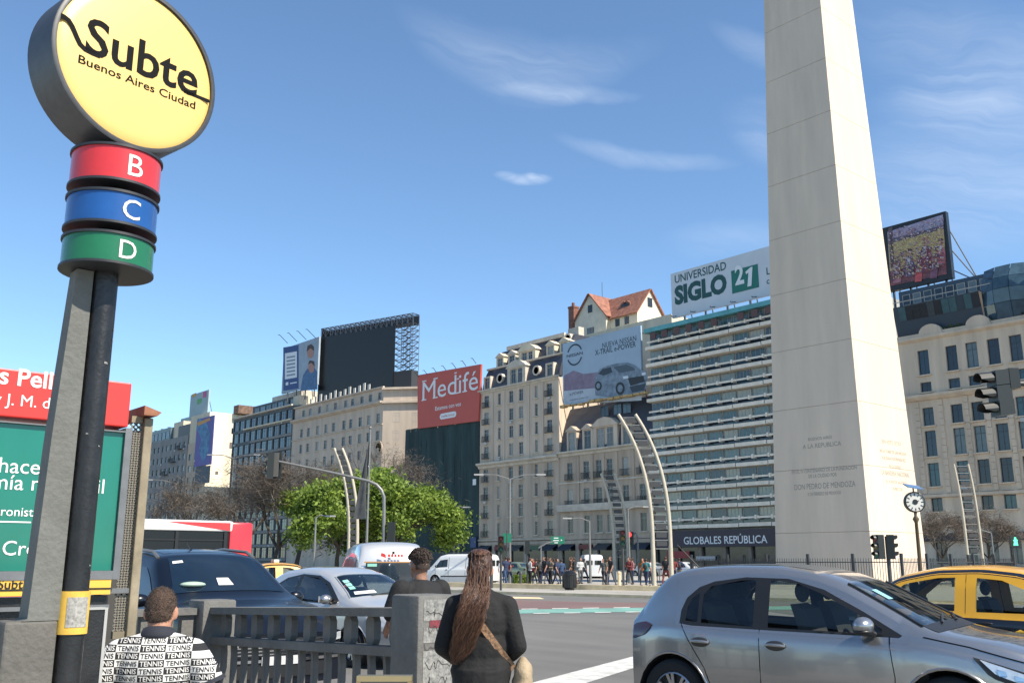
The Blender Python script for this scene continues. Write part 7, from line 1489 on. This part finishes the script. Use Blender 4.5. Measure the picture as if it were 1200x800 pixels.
def pt(px, py, d): return at(px, py, d)

# ---- woman with long wavy hair, black top and cross-body bag
def woman():
    d = 5.95; p = at(564, 700, d); rz = math.atan2(HD.y, HD.x) - math.pi / 2; gz = .1
    r = thing('person', 'person with long wavy brown hair, black top and tan shoulder bag, seen from behind', 'person', (p.x, p.y, gz), rz)
    S = .885; b = MB(); K = lambda *a: Vector(a) * S
    hc = K(-.012, .02, 1.585)
    for sg in (1, -1):
        hip, kn, an = K(sg * .09, 0, .90), K(sg * .095, .015, .49), K(sg * .095, -.01, .08); capsule(b, hip, kn, .088 * S, .06 * S); capsule(b, kn, an, .056 * S, .036 * S); capsule(b, an + K(0, -.02, -.035), an + K(0, .15, -.05), .034 * S, .028 * S)
        sh, el, wr = K(sg * .165, -.005, 1.34), K(sg * .245, -.03, 1.09), K(sg * .16, .14, .98); capsule(b, sh, el, .05 * S, .04 * S); capsule(b, el, wr, .04 * S, .028 * S); hand(b, wr, wr - el, K(0, .2, 1), .7, S)
    b.ell(K(0, 0, .95), (.165 * S, .115 * S, .15 * S)); b.ell(K(0, .0, 1.10), (.135 * S, .10 * S, .16 * S)); b.ell(K(0, .005, 1.27), (.16 * S, .105 * S, .17 * S)); [capsule(b, K(0, 0, 1.37), K(sg * .125, 0, 1.335), .05 * S, .05 * S) for sg in (1, -1)]; capsule(b, K(0, -.005, 1.38), K(-.005, .01, 1.53), .052 * S, .048 * S)
    M = head_shape(b, hc, S * 1.02, R(8)); bo = link('body', fuse(b, .009), r); bo.data.materials.append(M_SKIN); face_bits(r, hc, S * 1.02, M)
    # black long-sleeved top
    t = MB()
    for sg in (1, -1):
        sh, el, wr = K(sg * .175, -.005, 1.345), K(sg * .25, -.03, 1.085), K(sg * .165, .135, .985); capsule(t, sh, el, .073 * S, .062 * S); capsule(t, el, wr, .062 * S, .046 * S)
    t.ell(K(0, 0, .93), (.205 * S, .15 * S, .16 * S)); t.ell(K(0, .0, 1.08), (.185 * S, .135 * S, .2 * S)); t.ell(K(0, -.005, 1.25), (.195 * S, .135 * S, .2 * S)); [capsule(t, K(0, -.005, 1.40), K(sg * .15, -.005, 1.35), .065 * S, .072 * S) for sg in (1, -1)]; t.ell(K(0, 0, 1.41), (.1 * S, .08 * S, .07 * S)); capsule(t, K(0, 0, .80), K(0, 0, .95), .19 * S, .19 * S, flat=True)
    me = fuse(t, .010, 4); to = link('top', me, r); me.materials.append(mat('black_jersey', (.006, .006, .0065), .85, bump=.5, bscale=22)); 
    ruffle(me, lambda q: noise.noise((q.x * 9, q.y * 9, q.z * 5)) * .006 + .004 * math.sin(q.z * 38 + q.x * 26) * max(0, noise.noise((q.x * 4, q.y * 4, q.z * 4 + 7))))      # cloth folds
    tr = MB()
    for sg in (1, -1): capsule(tr, K(sg * .092, 0, .88), K(sg * .098, .015, .49), .102 * S, .074 * S); capsule(tr, K(sg * .098, .015, .49), K(sg * .096, -.01, .10), .074 * S, .052 * S)
    tr.ell(K(0, 0, .9), (.178 * S, .13 * S, .14 * S)); me = fuse(tr, .012, 3); link('trousers', me, r); me.materials.append(mat('dark_jeans', (.025, .03, .04), .9, var=.3, scale=8))
    # hair: scalp mass, twisted back section and long wavy strands falling to the left
    hm = MB(); hm.ell(hc + K(.004, -.014, .022), (.087 * S, .106 * S, .108 * S)); hm.ell(hc + K(.0, -.07, .01), (.07 * S, .055 * S, .075 * S)); hm.ell(hc + K(-.005, -.085, -.06), (.062 * S, .042 * S, .07 * S))
    bvh = BVHTree.FromPolygons([v.co for v in to.data.vertices], [tuple(q.vertices) for q in to.data.polygons])
    def drape(q, off):          # hair lies on the back of the top
        loc, nor, i, dd = bvh.ray_cast(Vector((q.x, -1.2, q.z)), Vector((0, 1, 0)))
        return Vector((q.x, loc.y - off, q.z)) if loc and q.z < 1.27 else q
    path = [hc + K(0, -.085, .0), hc + K(-.012, -.10, -.10), K(-.04, -.15, 1.38), K(-.07, -.165, 1.27), K(-.10, -.17, 1.15), K(-.135, -.165, 1.05), K(-.16, -.155, .985)]
    path = [q if i < 3 else drape(q, .03) for i, q in enumerate(path)]; wid = [.06, .07, .083, .085, .075, .058, .02]
    for i in range(6): capsule(hm, path[i], path[i + 1], wid[i] * .62 * S, wid[i + 1] * .62 * S)
    me = fuse(hm, .010, 3); ho = link('hair', me, r); me.materials.append(mat('hair_dark_brown', (.055, .024, .014), .45, var=.5, scale=30, bump=.6, bscale=60))
    rg = random.Random(12); hs = [MB(), MB(), MB()]
    def along(t):
        x = t * (len(path) - 1); i = min(int(x), len(path) - 2); f = x - i; return path[i].lerp(path[i + 1], f), wid[i] + (wid[i + 1] - wid[i]) * f
    for k in range(900):
        a = rg.uniform(-1, 1); b_ = rg.uniform(-.2, 1); ph, am, fr = rg.uniform(0, 6.28), rg.uniform(.007, .02), rg.uniform(8, 16); t1 = rg.uniform(.55, 1.03) if rg.random() < .75 else rg.uniform(.3, .6); t0 = 0 if rg.random() < .8 else rg.uniform(0, .3); pts = []
        st = hc + Vector((a * .075, -.03 - .08 * (1 - a * a) * rg.uniform(.3, 1), rg.uniform(-.02, .115))) * S
        for i in range(17):
            t = t0 + (t1 - t0) * i / 16; q, w_ = along(min(t, 1)); q = q + Vector((0, 0, -max(0, t - 1) * .3)); out = q + Vector((a * w_ * 1.05, -abs(b_) * w_ * .62 - .008, 0)) * S * 1.0
            out += Vector((math.sin(ph + fr * t * 2.2), math.cos(ph * 1.3 + fr * t * 2) * .5, 0)) * am * min(1, t * 4)
            if t0 == 0 and t < .16: out = st.lerp(out, t / .16)
            pts.append(out)
        hs[k % 3].tube(pts, [.0017 * (1 - .6 * i / 16) for i in range(17)], 3, cap=False)
    for k in range(90):       # swept-back crown strands and a twisted knot
        a = rg.uniform(-1, 1); th0 = rg.uniform(.1, 1.25); pts = []
        for i in range(9):
            t = i / 8; th = th0 + t * (2.45 - th0); x = a * (1 - .75 * t) * 1.2; q = Vector((math.sin(x) * .090, math.cos(th) * .110 * math.cos(x * .6) - .014, math.sin(th) * .112 * math.cos(x * .7) + .02)); pts.append(hc + (q + Vector((rg.gauss(0, .002), rg.gauss(0, .002), rg.gauss(0, .002)))) * S)
        hs[k % 3].tube(pts, .0036, 4, cap=False)
    for k in range(60):
        c0 = rg.uniform(0, 6.28); pts = []; rr = rg.uniform(.015, .05)
        for i in range(12): t = i / 11; an = c0 + t * 4; pts.append(hc + (Vector((rr * math.cos(an), -.105 - .012 * math.sin(an * 2), .035 + rr * .8 * math.sin(an) - .03 * t))) * S)
        hs[k % 3].tube(pts, .0036, 4, cap=False)
    for mb, c in zip(hs, ((.075, .034, .02), (.13, .062, .034), (.045, .021, .013))): o = mb.build('hair_strands', mat('hair_%d' % int(c[0] * 1000), c, .42, spec=.6), r, 180, world=False); tag(o, None, kind='stuff')
    # cross-body strap and bag
    stp = [];
    for i in range(15):
        t = i / 14; q = K(-.09 + .31 * t, 0, 1.36 - .42 * t); loc, nor, ii, dd = bvh.ray_cast(Vector((q.x, -1.2, q.z)), Vector((0, 1, 0)))
        y = (loc.y if loc else (stp[-1].y if stp else -.12)) - .006; stp.append(Vector((q.x, y, q.z)))
    dirv = (stp[-1] - stp[0]).normalized(); nrm = Vector((dirv.z, 0, -dirv.x)).normalized() * .021
    m2 = mat('strap_pattern', (.42, .24, .13), .8, col2=(.07, .045, .03), scale=55, detail=2); G = [[q - nrm, q, q + nrm] for q in stp]; MB().grid(G).build('bag_strap', m2, r, 180, world=False)
    bg = MB(); c = K(.285, .0, .90); bg.ell(c, (.055, .09, .11)); bg.ell(c + Vector((-.01, 0, -.06)), (.06, .10, .08)); me = fuse(bg, .012, 3)
    ruffle(me, lambda q: .012 * noise.noise(q * 14))
    link('shoulder_bag', me, r); me.materials.append(mat('canvas_tan', (.33, .255, .165), .85, var=.2, scale=12, bump=.3, bscale=90))
woman()

# ---- man with cropped hair in a lettered polo shirt, sitting on a stool by the totem
def polo_man():
    d = 5.25; p = at(184, 760, d); rz = math.atan2(HD.y, HD.x) - math.pi / 2 + R(10); gz = .1
    r = thing('person', 'person with cropped hair in black and white lettered polo shirt beside the totem', 'person', (p.x, p.y, gz), rz); sh0 = .46
    ztop = at(184, 690, d).z - gz      # crown height above the pavement
    b = MB(); S = .98; base = ztop - .847 * S; K = lambda x, y, z: Vector((x * S, y * S, base + z * S)); hc = K(.0, .045, .727)
    for sg in (1, -1):
        hip, kn, an = K(sg * .1, .02, .08), K(sg * .17, .42, .05), Vector((sg * .17 * S, .40 * S, .08)); capsule(b, hip, kn, .085, .062); capsule(b, kn, an, .058, .038); capsule(b, an + Vector((0, -.03, -.035)), an + Vector((0, .15, -.05)), .036, .03)
        s_, el, wr = K(sg * .18, -.01, .505), K(sg * .32, -.045, .285), K(sg * .2, .17, .14); capsule(b, s_, el, .056, .047); capsule(b, el, wr, .046, .032); hand(b, wr, wr - el, Vector((0, .3, 1)), .7)
    b.ell(K(0, 0, .1), (.17, .125, .14)); b.ell(K(0, -.01, .27), (.165, .12, .2)); b.ell(K(0, -.01, .45), (.175, .115, .17)); [capsule(b, K(0, -.01, .54), K(sg * .135, -.01, .505), .055, .055) for sg in (1, -1)]; capsule(b, K(0, -.005, .55), K(0, .02, .70), .062, .06)
    M = head_shape(b, hc, .985, R(-4), R(-10)); bo = link('body', fuse(b, .009), r); bo.data.materials.append(M_SKIN); face_bits(r, hc, .985, M)
    t = MB()
    for sg in (1, -1): capsule(t, K(sg * .185, -.012, .515), K(sg * .265, -.034, .40), .08, .08); capsule(t, K(sg * .21, -.02, .48), K(sg * .283, -.036, .365), .078, .082, flat=True)
    t.ell(K(0, 0, .10), (.20, .15, .17)); t.ell(K(0, -.012, .27), (.195, .142, .22)); t.ell(K(0, -.015, .44), (.205, .138, .18)); [capsule(t, K(0, -.008, .575), K(sg * .17, -.012, .525), .07, .075) for sg in (1, -1)]; t.ell(K(0, -.005, .59), (.10, .08, .055)); me = fuse(t, .009, 4)
    ruffle(me, lambda q: noise.noise((q.x * 8, q.y * 8, q.z * 6)) * .006)
    so = link('polo_shirt', me, r)
    # printed checks: rows and columns, alternate black and white
    m = bpy.data.materials.new('polo_print'); m.use_nodes = True; nt = m.node_tree; N = nt.nodes; Lk = nt.links; bs = N['Principled BSDF']; bs.inputs['Roughness'].default_value = .85; tc = N.new('ShaderNodeTexCoord'); mp = N.new('ShaderNodeMapping'); mp.inputs['Scale'].default_value = (1 / .125, 0, 1 / .036); mp.inputs['Location'].default_value = (.5, 0.02, 0.3); Lk.new(tc.outputs['Object'], mp.inputs[0]); ck = N.new('ShaderNodeTexChecker'); ck.inputs['Scale'].default_value = 1; ck.inputs[1].default_value = (.62, .61, .58, 1); ck.inputs[2].default_value = (.015, .015, .018, 1); Lk.new(mp.outputs[0], ck.inputs[0]); Lk.new(ck.outputs[0], bs.inputs['Base Color']); me.materials.append(m)
    bvh = BVHTree.FromPolygons([v.co for v in me.vertices], [tuple(q.vertices) for q in me.polygons]); wl = MB(); kl = MB()
    z0 = base
    for col in range(-3, 3):
        for row in range(0, 46):
            zc = (row + .5 - .3) * .036; xc = (col + .5 - .5) * .125
            if zc < base + .1 or zc > base + .62 * S: continue
            par = (math.floor(xc / .125 + .5) + math.floor(zc / .036 + .3)) % 2; tx_ = text('TENNIS', (xc - .054, 0, zc - .0115), X1, Z1, -Y1, height=.024, width=.110, bold=.012, ext=0); vs = []; miss = 0
            for v in tx_.v:
                loc, nor, i, dd = bvh.ray_cast(Vector((v[0], -1.0, v[2])), Vector((0, 1, 0)))
                if loc is None or nor.y > -.08:
                    miss += 1; loc, nor, i, dd = bvh.find_nearest(Vector((v[0], -.12, v[2])))
                vs.append(loc + nor * .0025)
            if miss < .35 * len(tx_.v): (wl if par == 0 else kl).add(vs, tx_.f)
    for mb, mt, nm in ((wl, mat('print_white_ink', (.62, .61, .58), .85), 'shirt_print'), (kl, mat('print_black_ink', (.015, .015, .018), .85), 'shirt_print')):
        if mb.v: tag(mb.build(nm, mt, so, world=False), None, kind='stuff')
    cl = MB(); Mc = Matrix.Translation(K(0, .0, .60)) @ Matrix.Rotation(R(-12), 4, 'X'); cl.lathe([(.088, -.02), (.094, .0), (.078, .042), (.070, .046), (.070, .03), (.082, -.012)], 24, 0, Mc); cl.build('collar', mat('collar_navy', (.018, .02, .03), .85), r, 180, world=False)
    for sg in (1, -1): a_, b_ = K(sg * .278, -.0355, .377), K(sg * .287, -.0365, .357); cf = MB(); capsule(cf, a_, b_, .0875, .0885, 22, True); cf.build('cuff', mat('collar_navy', (.018, .02, .03), .85), r, 60, world=False)
    h = MB(); Mh = M; 
    for o, e in (((0, -.018, .030), (.079, .097, .098)), ((0, -.045, -.015), (.068, .062, .06))): h.ell(hc + M @ Vector(o), e, 0, 18, 14, M)
    me = fuse(h, .007, 2); bm = bmesh.new(); bm.from_mesh(me); Mi = M.inverted(); bmesh.ops.delete(bm, geom=[v for v in bm.verts if (Mi @ (v.co - hc)).y > .052 or (Mi @ (v.co - hc)).z < -.075], context='VERTS'); bm.to_mesh(me); bm.free(); shade(me, 180)
    link('hair', me, r); me.materials.append(mat('hair_stubble', (.045, .033, .026), .8, col2=(.13, .075, .05), scale=60, bump=.8, bscale=220, detail=8))
    rg = random.Random(15); fz = MB(); vv = [v.co.copy() for v in me.vertices]; nn_ = [v.normal.copy() for v in me.vertices]
    for k in range(2600): i = rg.randrange(len(vv)); q = vv[i]; n_ = (nn_[i] + V(rg.uniform(-.5, .5), rg.uniform(-.5, .5), rg.uniform(-.7, .2))).normalized(); fz.tube([q, q + n_ * rg.uniform(.004, .008)], [.0009, .0005], 3, cap=False)
    tag(fz.build('hair_stubble', mat('stubble', (.03, .022, .017), .7), r, world=False), None, kind='stuff')
    tr = MB()
    for sg in (1, -1): capsule(tr, K(sg * .1, .02, .07), K(sg * .17, .42, .045), .105, .08); capsule(tr, K(sg * .17, .42, .045), Vector((sg * .17 * S, .40 * S, .13)), .078, .055)
    tr.ell(K(0, 0, .07), (.19, .15, .12)); me = fuse(tr, .012, 3); link('trousers', me, r); me.materials.append(mat('dark_jeans', (.025, .03, .04), .9, var=.3, scale=8))
    sq = thing('stool', 'plain round stool under the seated man in the polo shirt', 'stool', (p.x, p.y, gz)); zs = base - .045; MB().lathe([(.17, zs - .04), (.18, zs - .03), (.18, zs - .005), (.17, zs)], 24, 0, Matrix.Translation((p.x, p.y, gz))).build('seat', M_TRIMB, sq)
    for k in range(4): a = R(45 + 90 * k); MB().tube([(p.x + .12 * math.cos(a), p.y + .12 * math.sin(a), gz + zs - .041), (p.x + .17 * math.cos(a), p.y + .17 * math.sin(a), gz)], .014, 8).build('leg', M_POLE, sq)
polo_man()

# ---- man in black T-shirt leaning at the balustrade
def tee_man():
    d = 8.1; p = at(493, 700, d); rz = math.atan2(HD.y, HD.x) - math.pi / 2 + R(38)
    r = thing('person', 'person with short dark curly hair and black T-shirt leaning at the pillar', 'person', (p.x, p.y, 0), rz); S = (at(493, 645, d).z) / 1.735; b = MB(); K = lambda *a: Vector(a) * S; hc = K(0, .035, 1.61)
    for sg in (1, -1):
        capsule(b, K(sg * .1, 0, .92), K(sg * .1, .02, .5), .09, .062); capsule(b, K(sg * .1, .02, .5), K(sg * .1, -.01, .09), .058, .038); capsule(b, K(sg * .1, -.03, .05), K(sg * .1, .15, .04), .036, .03)
        s_, el, wr = K(sg * .19, 0, 1.37), K(sg * .275, .02, 1.13), K(sg * .2, .22, 1.06); capsule(b, s_, el, .058, .048); capsule(b, el, wr, .047, .032); hand(b, wr, wr - el, Vector((0, .3, 1)), .7)
    b.ell(K(0, 0, .95), (.17, .12, .15)); b.ell(K(0, 0, 1.13), (.165, .12, .19)); b.ell(K(0, .0, 1.30), (.185, .12, .17)); [capsule(b, K(0, 0, 1.395), K(sg * .14, 0, 1.37), .055, .055) for sg in (1, -1)]; capsule(b, K(0, 0, 1.40), K(0, .02, 1.55), .06, .056)
    M = head_shape(b, hc, 1.02 * S, R(4)); bo = link('body', fuse(b, .010), r); bo.data.materials.append(M_SKIND); face_bits(r, hc, 1.02 * S, M)
    t = MB()
    for sg in (1, -1): capsule(t, K(sg * .2, 0, 1.405), K(sg * .262, .015, 1.22), .085, .082, flat=False); capsule(t, K(sg * .22, .005, 1.34), K(sg * .268, .018, 1.185), .084, .088, flat=True)
    t.ell(K(0, 0, .95), (.2, .15, .14)); t.ell(K(0, 0, 1.11), (.2, .145, .22)); t.ell(K(0, -.005, 1.3), (.215, .145, .18)); [capsule(t, K(0, -.005, 1.425), K(sg * .175, -.005, 1.385), .07, .075) for sg in (1, -1)]; t.ell(K(0, 0, 1.445), (.1, .08, .055)); me = fuse(t, .010, 4)
    ruffle(me, lambda q: noise.noise((q.x * 8, q.y * 8, q.z * 5)) * .007)
    link('t_shirt', me, r); me.materials.append(mat('black_cotton', (.010, .010, .011), .85, var=.2, scale=14, bump=.4, bscale=30))
    tr = MB()
    for sg in (1, -1): capsule(tr, K(sg * .1, 0, .9), K(sg * .1, .02, .5), .105, .08); capsule(tr, K(sg * .1, .02, .5), K(sg * .1, -.01, .1), .078, .058)
    tr.ell(K(0, 0, .92), (.185, .14, .13)); me = fuse(tr, .013, 3); link('trousers', me, r); me.materials.append(mat('dark_jeans', (.025, .03, .04), .9, var=.3, scale=8))
    h = MB(); h.ell(hc + M @ (Vector((0, -.012, .042)) * S), (.086 * S, .103 * S, .092 * S), 0, 18, 14, M); h.ell(hc + M @ (Vector((0, -.05, -.01)) * S), (.072 * S, .06 * S, .06 * S), 0, 18, 14, M); me = fuse(h, .007, 1); Mi = M.inverted(); bm = bmesh.new(); bm.from_mesh(me); bmesh.ops.delete(bm, geom=[v for v in bm.verts if (Mi @ (v.co - hc)).z < .04 and (Mi @ (v.co - hc)).y > -.02 or (Mi @ (v.co - hc)).z < -.035], context='VERTS')
    for v in bm.verts:
        if (Mi @ (v.co - hc)).z > .03: v.co += v.normal * (.012 * noise.noise(v.co * 60) + .006)
    bm.to_mesh(me); bm.free(); shade(me, 180); link('hair', me, r); me.materials.append(mat('hair_black', (.02, .014, .011), .6, col2=(.06, .035, .025), scale=45, bump=.8, bscale=150))
    rg = random.Random(9); cu = MB()
    for k in range(420):
        a, e = rg.uniform(0, 6.28), math.asin(rg.uniform(.12, 1)); q = Vector((.088 * math.cos(e) * math.cos(a), .105 * math.cos(e) * math.sin(a) - .012, .094 * math.sin(e) + .042)); n_ = q.normalized(); u_ = n_.orthogonal().normalized(); w_ = n_.cross(u_); rr = rg.uniform(.006, .012); ph = rg.uniform(0, 6)
        cu.tube([hc + M @ ((q + n_ * (.002 + .0035 * i) + u_ * rr * math.cos(ph + i * 1.1) + w_ * rr * math.sin(ph + i * 1.1)) * S) for i in range(6)], .0028, 3, cap=False)
    tag(cu.build('curls', mat('hair_curl', (.045, .028, .02), .5), r, 180, world=False), None, kind='stuff')
tee_man()

# ---- crowd on the plaza
def crowd_mesh(pose, vox=.026):
    """one continuous small figure; faces sorted into skin, top, trousers, shoes, hair"""
    b = MB(); K = lambda *a: Vector(a); st = pose.get('stride', 0.); ar = pose.get('arm', 0.); bag = pose.get('bag')
    for sg in (1, -1):
        f = st * sg; capsule(b, K(sg * .095, 0, .9), K(sg * .1, .04 + f * .7, .5), .088, .062); capsule(b, K(sg * .1, .04 + f * .7, .5), K(sg * .1, f * 1.1 - .02 - .1 * abs(st), .09), .058, .04); capsule(b, K(sg * .1, f * 1.1 - .04 - .1 * abs(st), .045), K(sg * .1, f * 1.1 + .12 - .1 * abs(st), .04), .042, .035)
        capsule(b, K(sg * .19, 0, 1.40), K(sg * .25, -.03 - f * .35, 1.13), .058, .046); w = K(sg * (.25 - .1 * ar), .08 - f * .45 + .2 * ar, .90 + .28 * ar); capsule(b, K(sg * .25, -.03 - f * .35, 1.13), w, .045, .033); b.ell(w + K(0, .01, -.05 * (1 - ar)), (.03, .04, .06))
    b.ell(K(0, 0, .95), (.165, .12, .15)); b.ell(K(0, 0, 1.14), (.16, .115, .2)); b.ell(K(0, 0, 1.3), (.18, .12, .17)); capsule(b, K(-.15, 0, 1.4), K(.15, 0, 1.4), .062, .062); capsule(b, K(0, 0, 1.4), K(0, .02, 1.56), .055, .052); head_shape(b, (0, .025, 1.62)); b.ell(K(0, .0, 1.655), (.088, .107, .092))
    if pose.get('long'): b.ell(K(0, -.06, 1.52), (.085, .05, .15))
    if bag: b.ell(K(0, -.17, 1.2), (.14, .09, .2))
    me = fuse(b, vox, 1)
    mi = []
    for q in me.polygons:
        x, y, z = q.center
        if z > 1.49: k = 4 if (y < .055 and z > 1.56) or z > 1.70 or (pose.get('long') and y < -.03) else 0
        elif pose.get('long') and y < -.095 and z > 1.36 and abs(x) < .1: k = 4
        elif bag and y < -.13 and 1.0 < z < 1.42 and abs(x) < .16: k = 3
        elif abs(x) > .19 and z < (1.05 if not pose.get('short') else 1.2) and z > .7: k = 0
        elif z > .93: k = 1
        elif z > .09: k = 2
        else: k = 3
        mi.append(k)
    me.name = 'person'
    for k in ('skin', 'black_cotton', 'dark_jeans', 'shoe', 'hair_black'): me.materials.append(MATS.get(k) or mat('shoe', (.03, .025, .02), .7))
    me.polygons.foreach_set('material_index', mi); return me
POSES = [crowd_mesh(k) for k in (dict(stride=.0), dict(stride=.25, short=1), dict(stride=.18, arm=1, long=1), dict(stride=.0, arm=.8, bag=1), dict(stride=.3, long=1), dict(stride=-.22, bag=1, short=1))]
CC = dict(red=(.22, .02, .02), black=(.015, .015, .017), navy=(.02, .03, .07), white=(.42, .42, .41), grey=(.09, .09, .09), teal=(.02, .14, .16), beige=(.22, .17, .12), maroon=(.15, .03, .03), blue=(.03, .06, .13), olive=(.10, .10, .05), pink=(.3, .13, .13), brown=(.13, .07, .04), orange=(.3, .1, .02))
def crowd_person(i, px, d, top, legs, where, h=1.66, rz=None):
    rg = random.Random(i * 7 + 1); p = at(px, 660, d); me = POSES[i % 6]; o = link('person', me); o.location = (p.x, p.y, PZ); a = rz if rz is not None else rg.uniform(0, 6.28); o.rotation_euler = (0, 0, a); s = h / 1.74; o.scale = (s * rg.uniform(.95, 1.12), s, s)
    for k, c in ((1, top), (2, legs)): o.material_slots[k].link = 'OBJECT'; o.material_slots[k].material = mat('cloth_' + c, CC[c], .85)
    tag(o, where, 'person', 'people on the plaza')
CROWD = [(588.5, 64, 'white', 'navy', 'person in white top and navy trousers, leftmost on the plaza'), (593, 60, 'navy', 'blue', 'person in navy top and blue trousers behind the black signal post'), (596.5, 61, 'red', 'navy', 'person in red top at the left end of the plaza crowd'), (621, 60, 'white', 'black', 'person in white top starting the large plaza group'), (624.5, 62, 'red', 'black', 'person in red top inside the large plaza group'), (628.5, 59, 'black', 'black', 'person all in black beside the red top in the plaza group'), (633, 62, 'grey', 'black', 'person in grey top and black trousers in the plaza group'), (638, 60, 'black', 'navy', 'person in black top and navy trousers near the plaza group centre'), (641.5, 64, 'navy', 'grey', 'person in navy top and grey trousers near the plaza group centre'), (645.5, 60, 'beige', 'black', 'person in beige top and black trousers in the plaza group'), (649, 63, 'black', 'blue', 'person in black top and blue trousers in the plaza group'), (652.5, 59, 'navy', 'black', 'person in navy top and black trousers, right part of the group'), (658, 61, 'blue', 'navy', 'person in blue top left of the litter bin'), (669, 60, 'brown', 'black', 'person in brown top standing just behind the litter bin'), (672.5, 58, 'black', 'brown', 'person in black top and brown trousers right of the litter bin'), (680, 64, 'white', 'grey', 'person in white top and grey trousers beside the white van'), (684.5, 66, 'grey', 'navy', 'person in grey top and navy trousers beside the white van'), (707, 60, 'grey', 'black', 'person in grey top right of the white van'), (711, 62, 'olive', 'navy', 'person in olive top right of the white van'), (715.5, 59, 'black', 'grey', 'person in black top and grey trousers before the shorter ladder mast'), (737, 62, 'maroon', 'black', 'person in maroon top between the two ladder masts'), (741, 63, 'pink', 'navy', 'person in pink top between the two ladder masts'), (753, 61, 'orange', 'black', 'person in orange top left of the teal top'), (757, 60, 'teal', 'navy', 'person in teal top near the tall ladder mast'), (762, 64, 'white', 'black', 'person in white top behind the tall ladder mast'), (780, 58, 'black', 'maroon', 'person in black top between the tall mast rails'), (789, 62, 'maroon', 'navy', 'person in maroon top right of the tall ladder mast'), (796, 66, 'navy', 'beige', 'person in navy top and beige trousers farthest right on the plaza')]
for i, (px, d, a, b, w) in enumerate(CROWD): crowd_person(i, px, d, a, b, w, 1.56 + .03 * ((i * 5) % 6))
def kick_scooter(label, px, d, a):
    p = at(px, 660, d); p.z = PZ; r = thing('kick_scooter', label, 'scooter', p, a, 'parked scooters'); k = mat('scooter_black', (.02, .02, .022), .5)
    MB().bbox(-.4, .3, -.07, .07, .09, .14, .02).build('deck', k, r, world=False); MB().tube([(.3, 0, .13), (.42, 0, .2), (.36, 0, 1.0)], .02, 6).build('stem', k, r, world=False); MB().tube([(.36, -.22, 1.0), (.36, .22, 1.0)], .017, 6).build('handlebar', k, r, world=False)
    for x in (-.45, .46): MB().lathe([(.04, -.02), (.1, -.025), (.11, 0), (.1, .025), (.04, .02)], 14, 0, Matrix.Translation((x, 0, .11)) @ Matrix.Rotation(math.pi / 2, 4, 'X')).build('wheel', M_TYRE, r, world=False)
for k, (px, d, lb) in enumerate(((761, 52, 'dark kick scooter at the left foot of the tall ladder mast'), (767, 53, 'dark kick scooter leaning between the tall mast feet'), (790, 53, 'dark kick scooter at the right foot of the tall ladder mast'))): kick_scooter(lb, px, d, .6 + k)
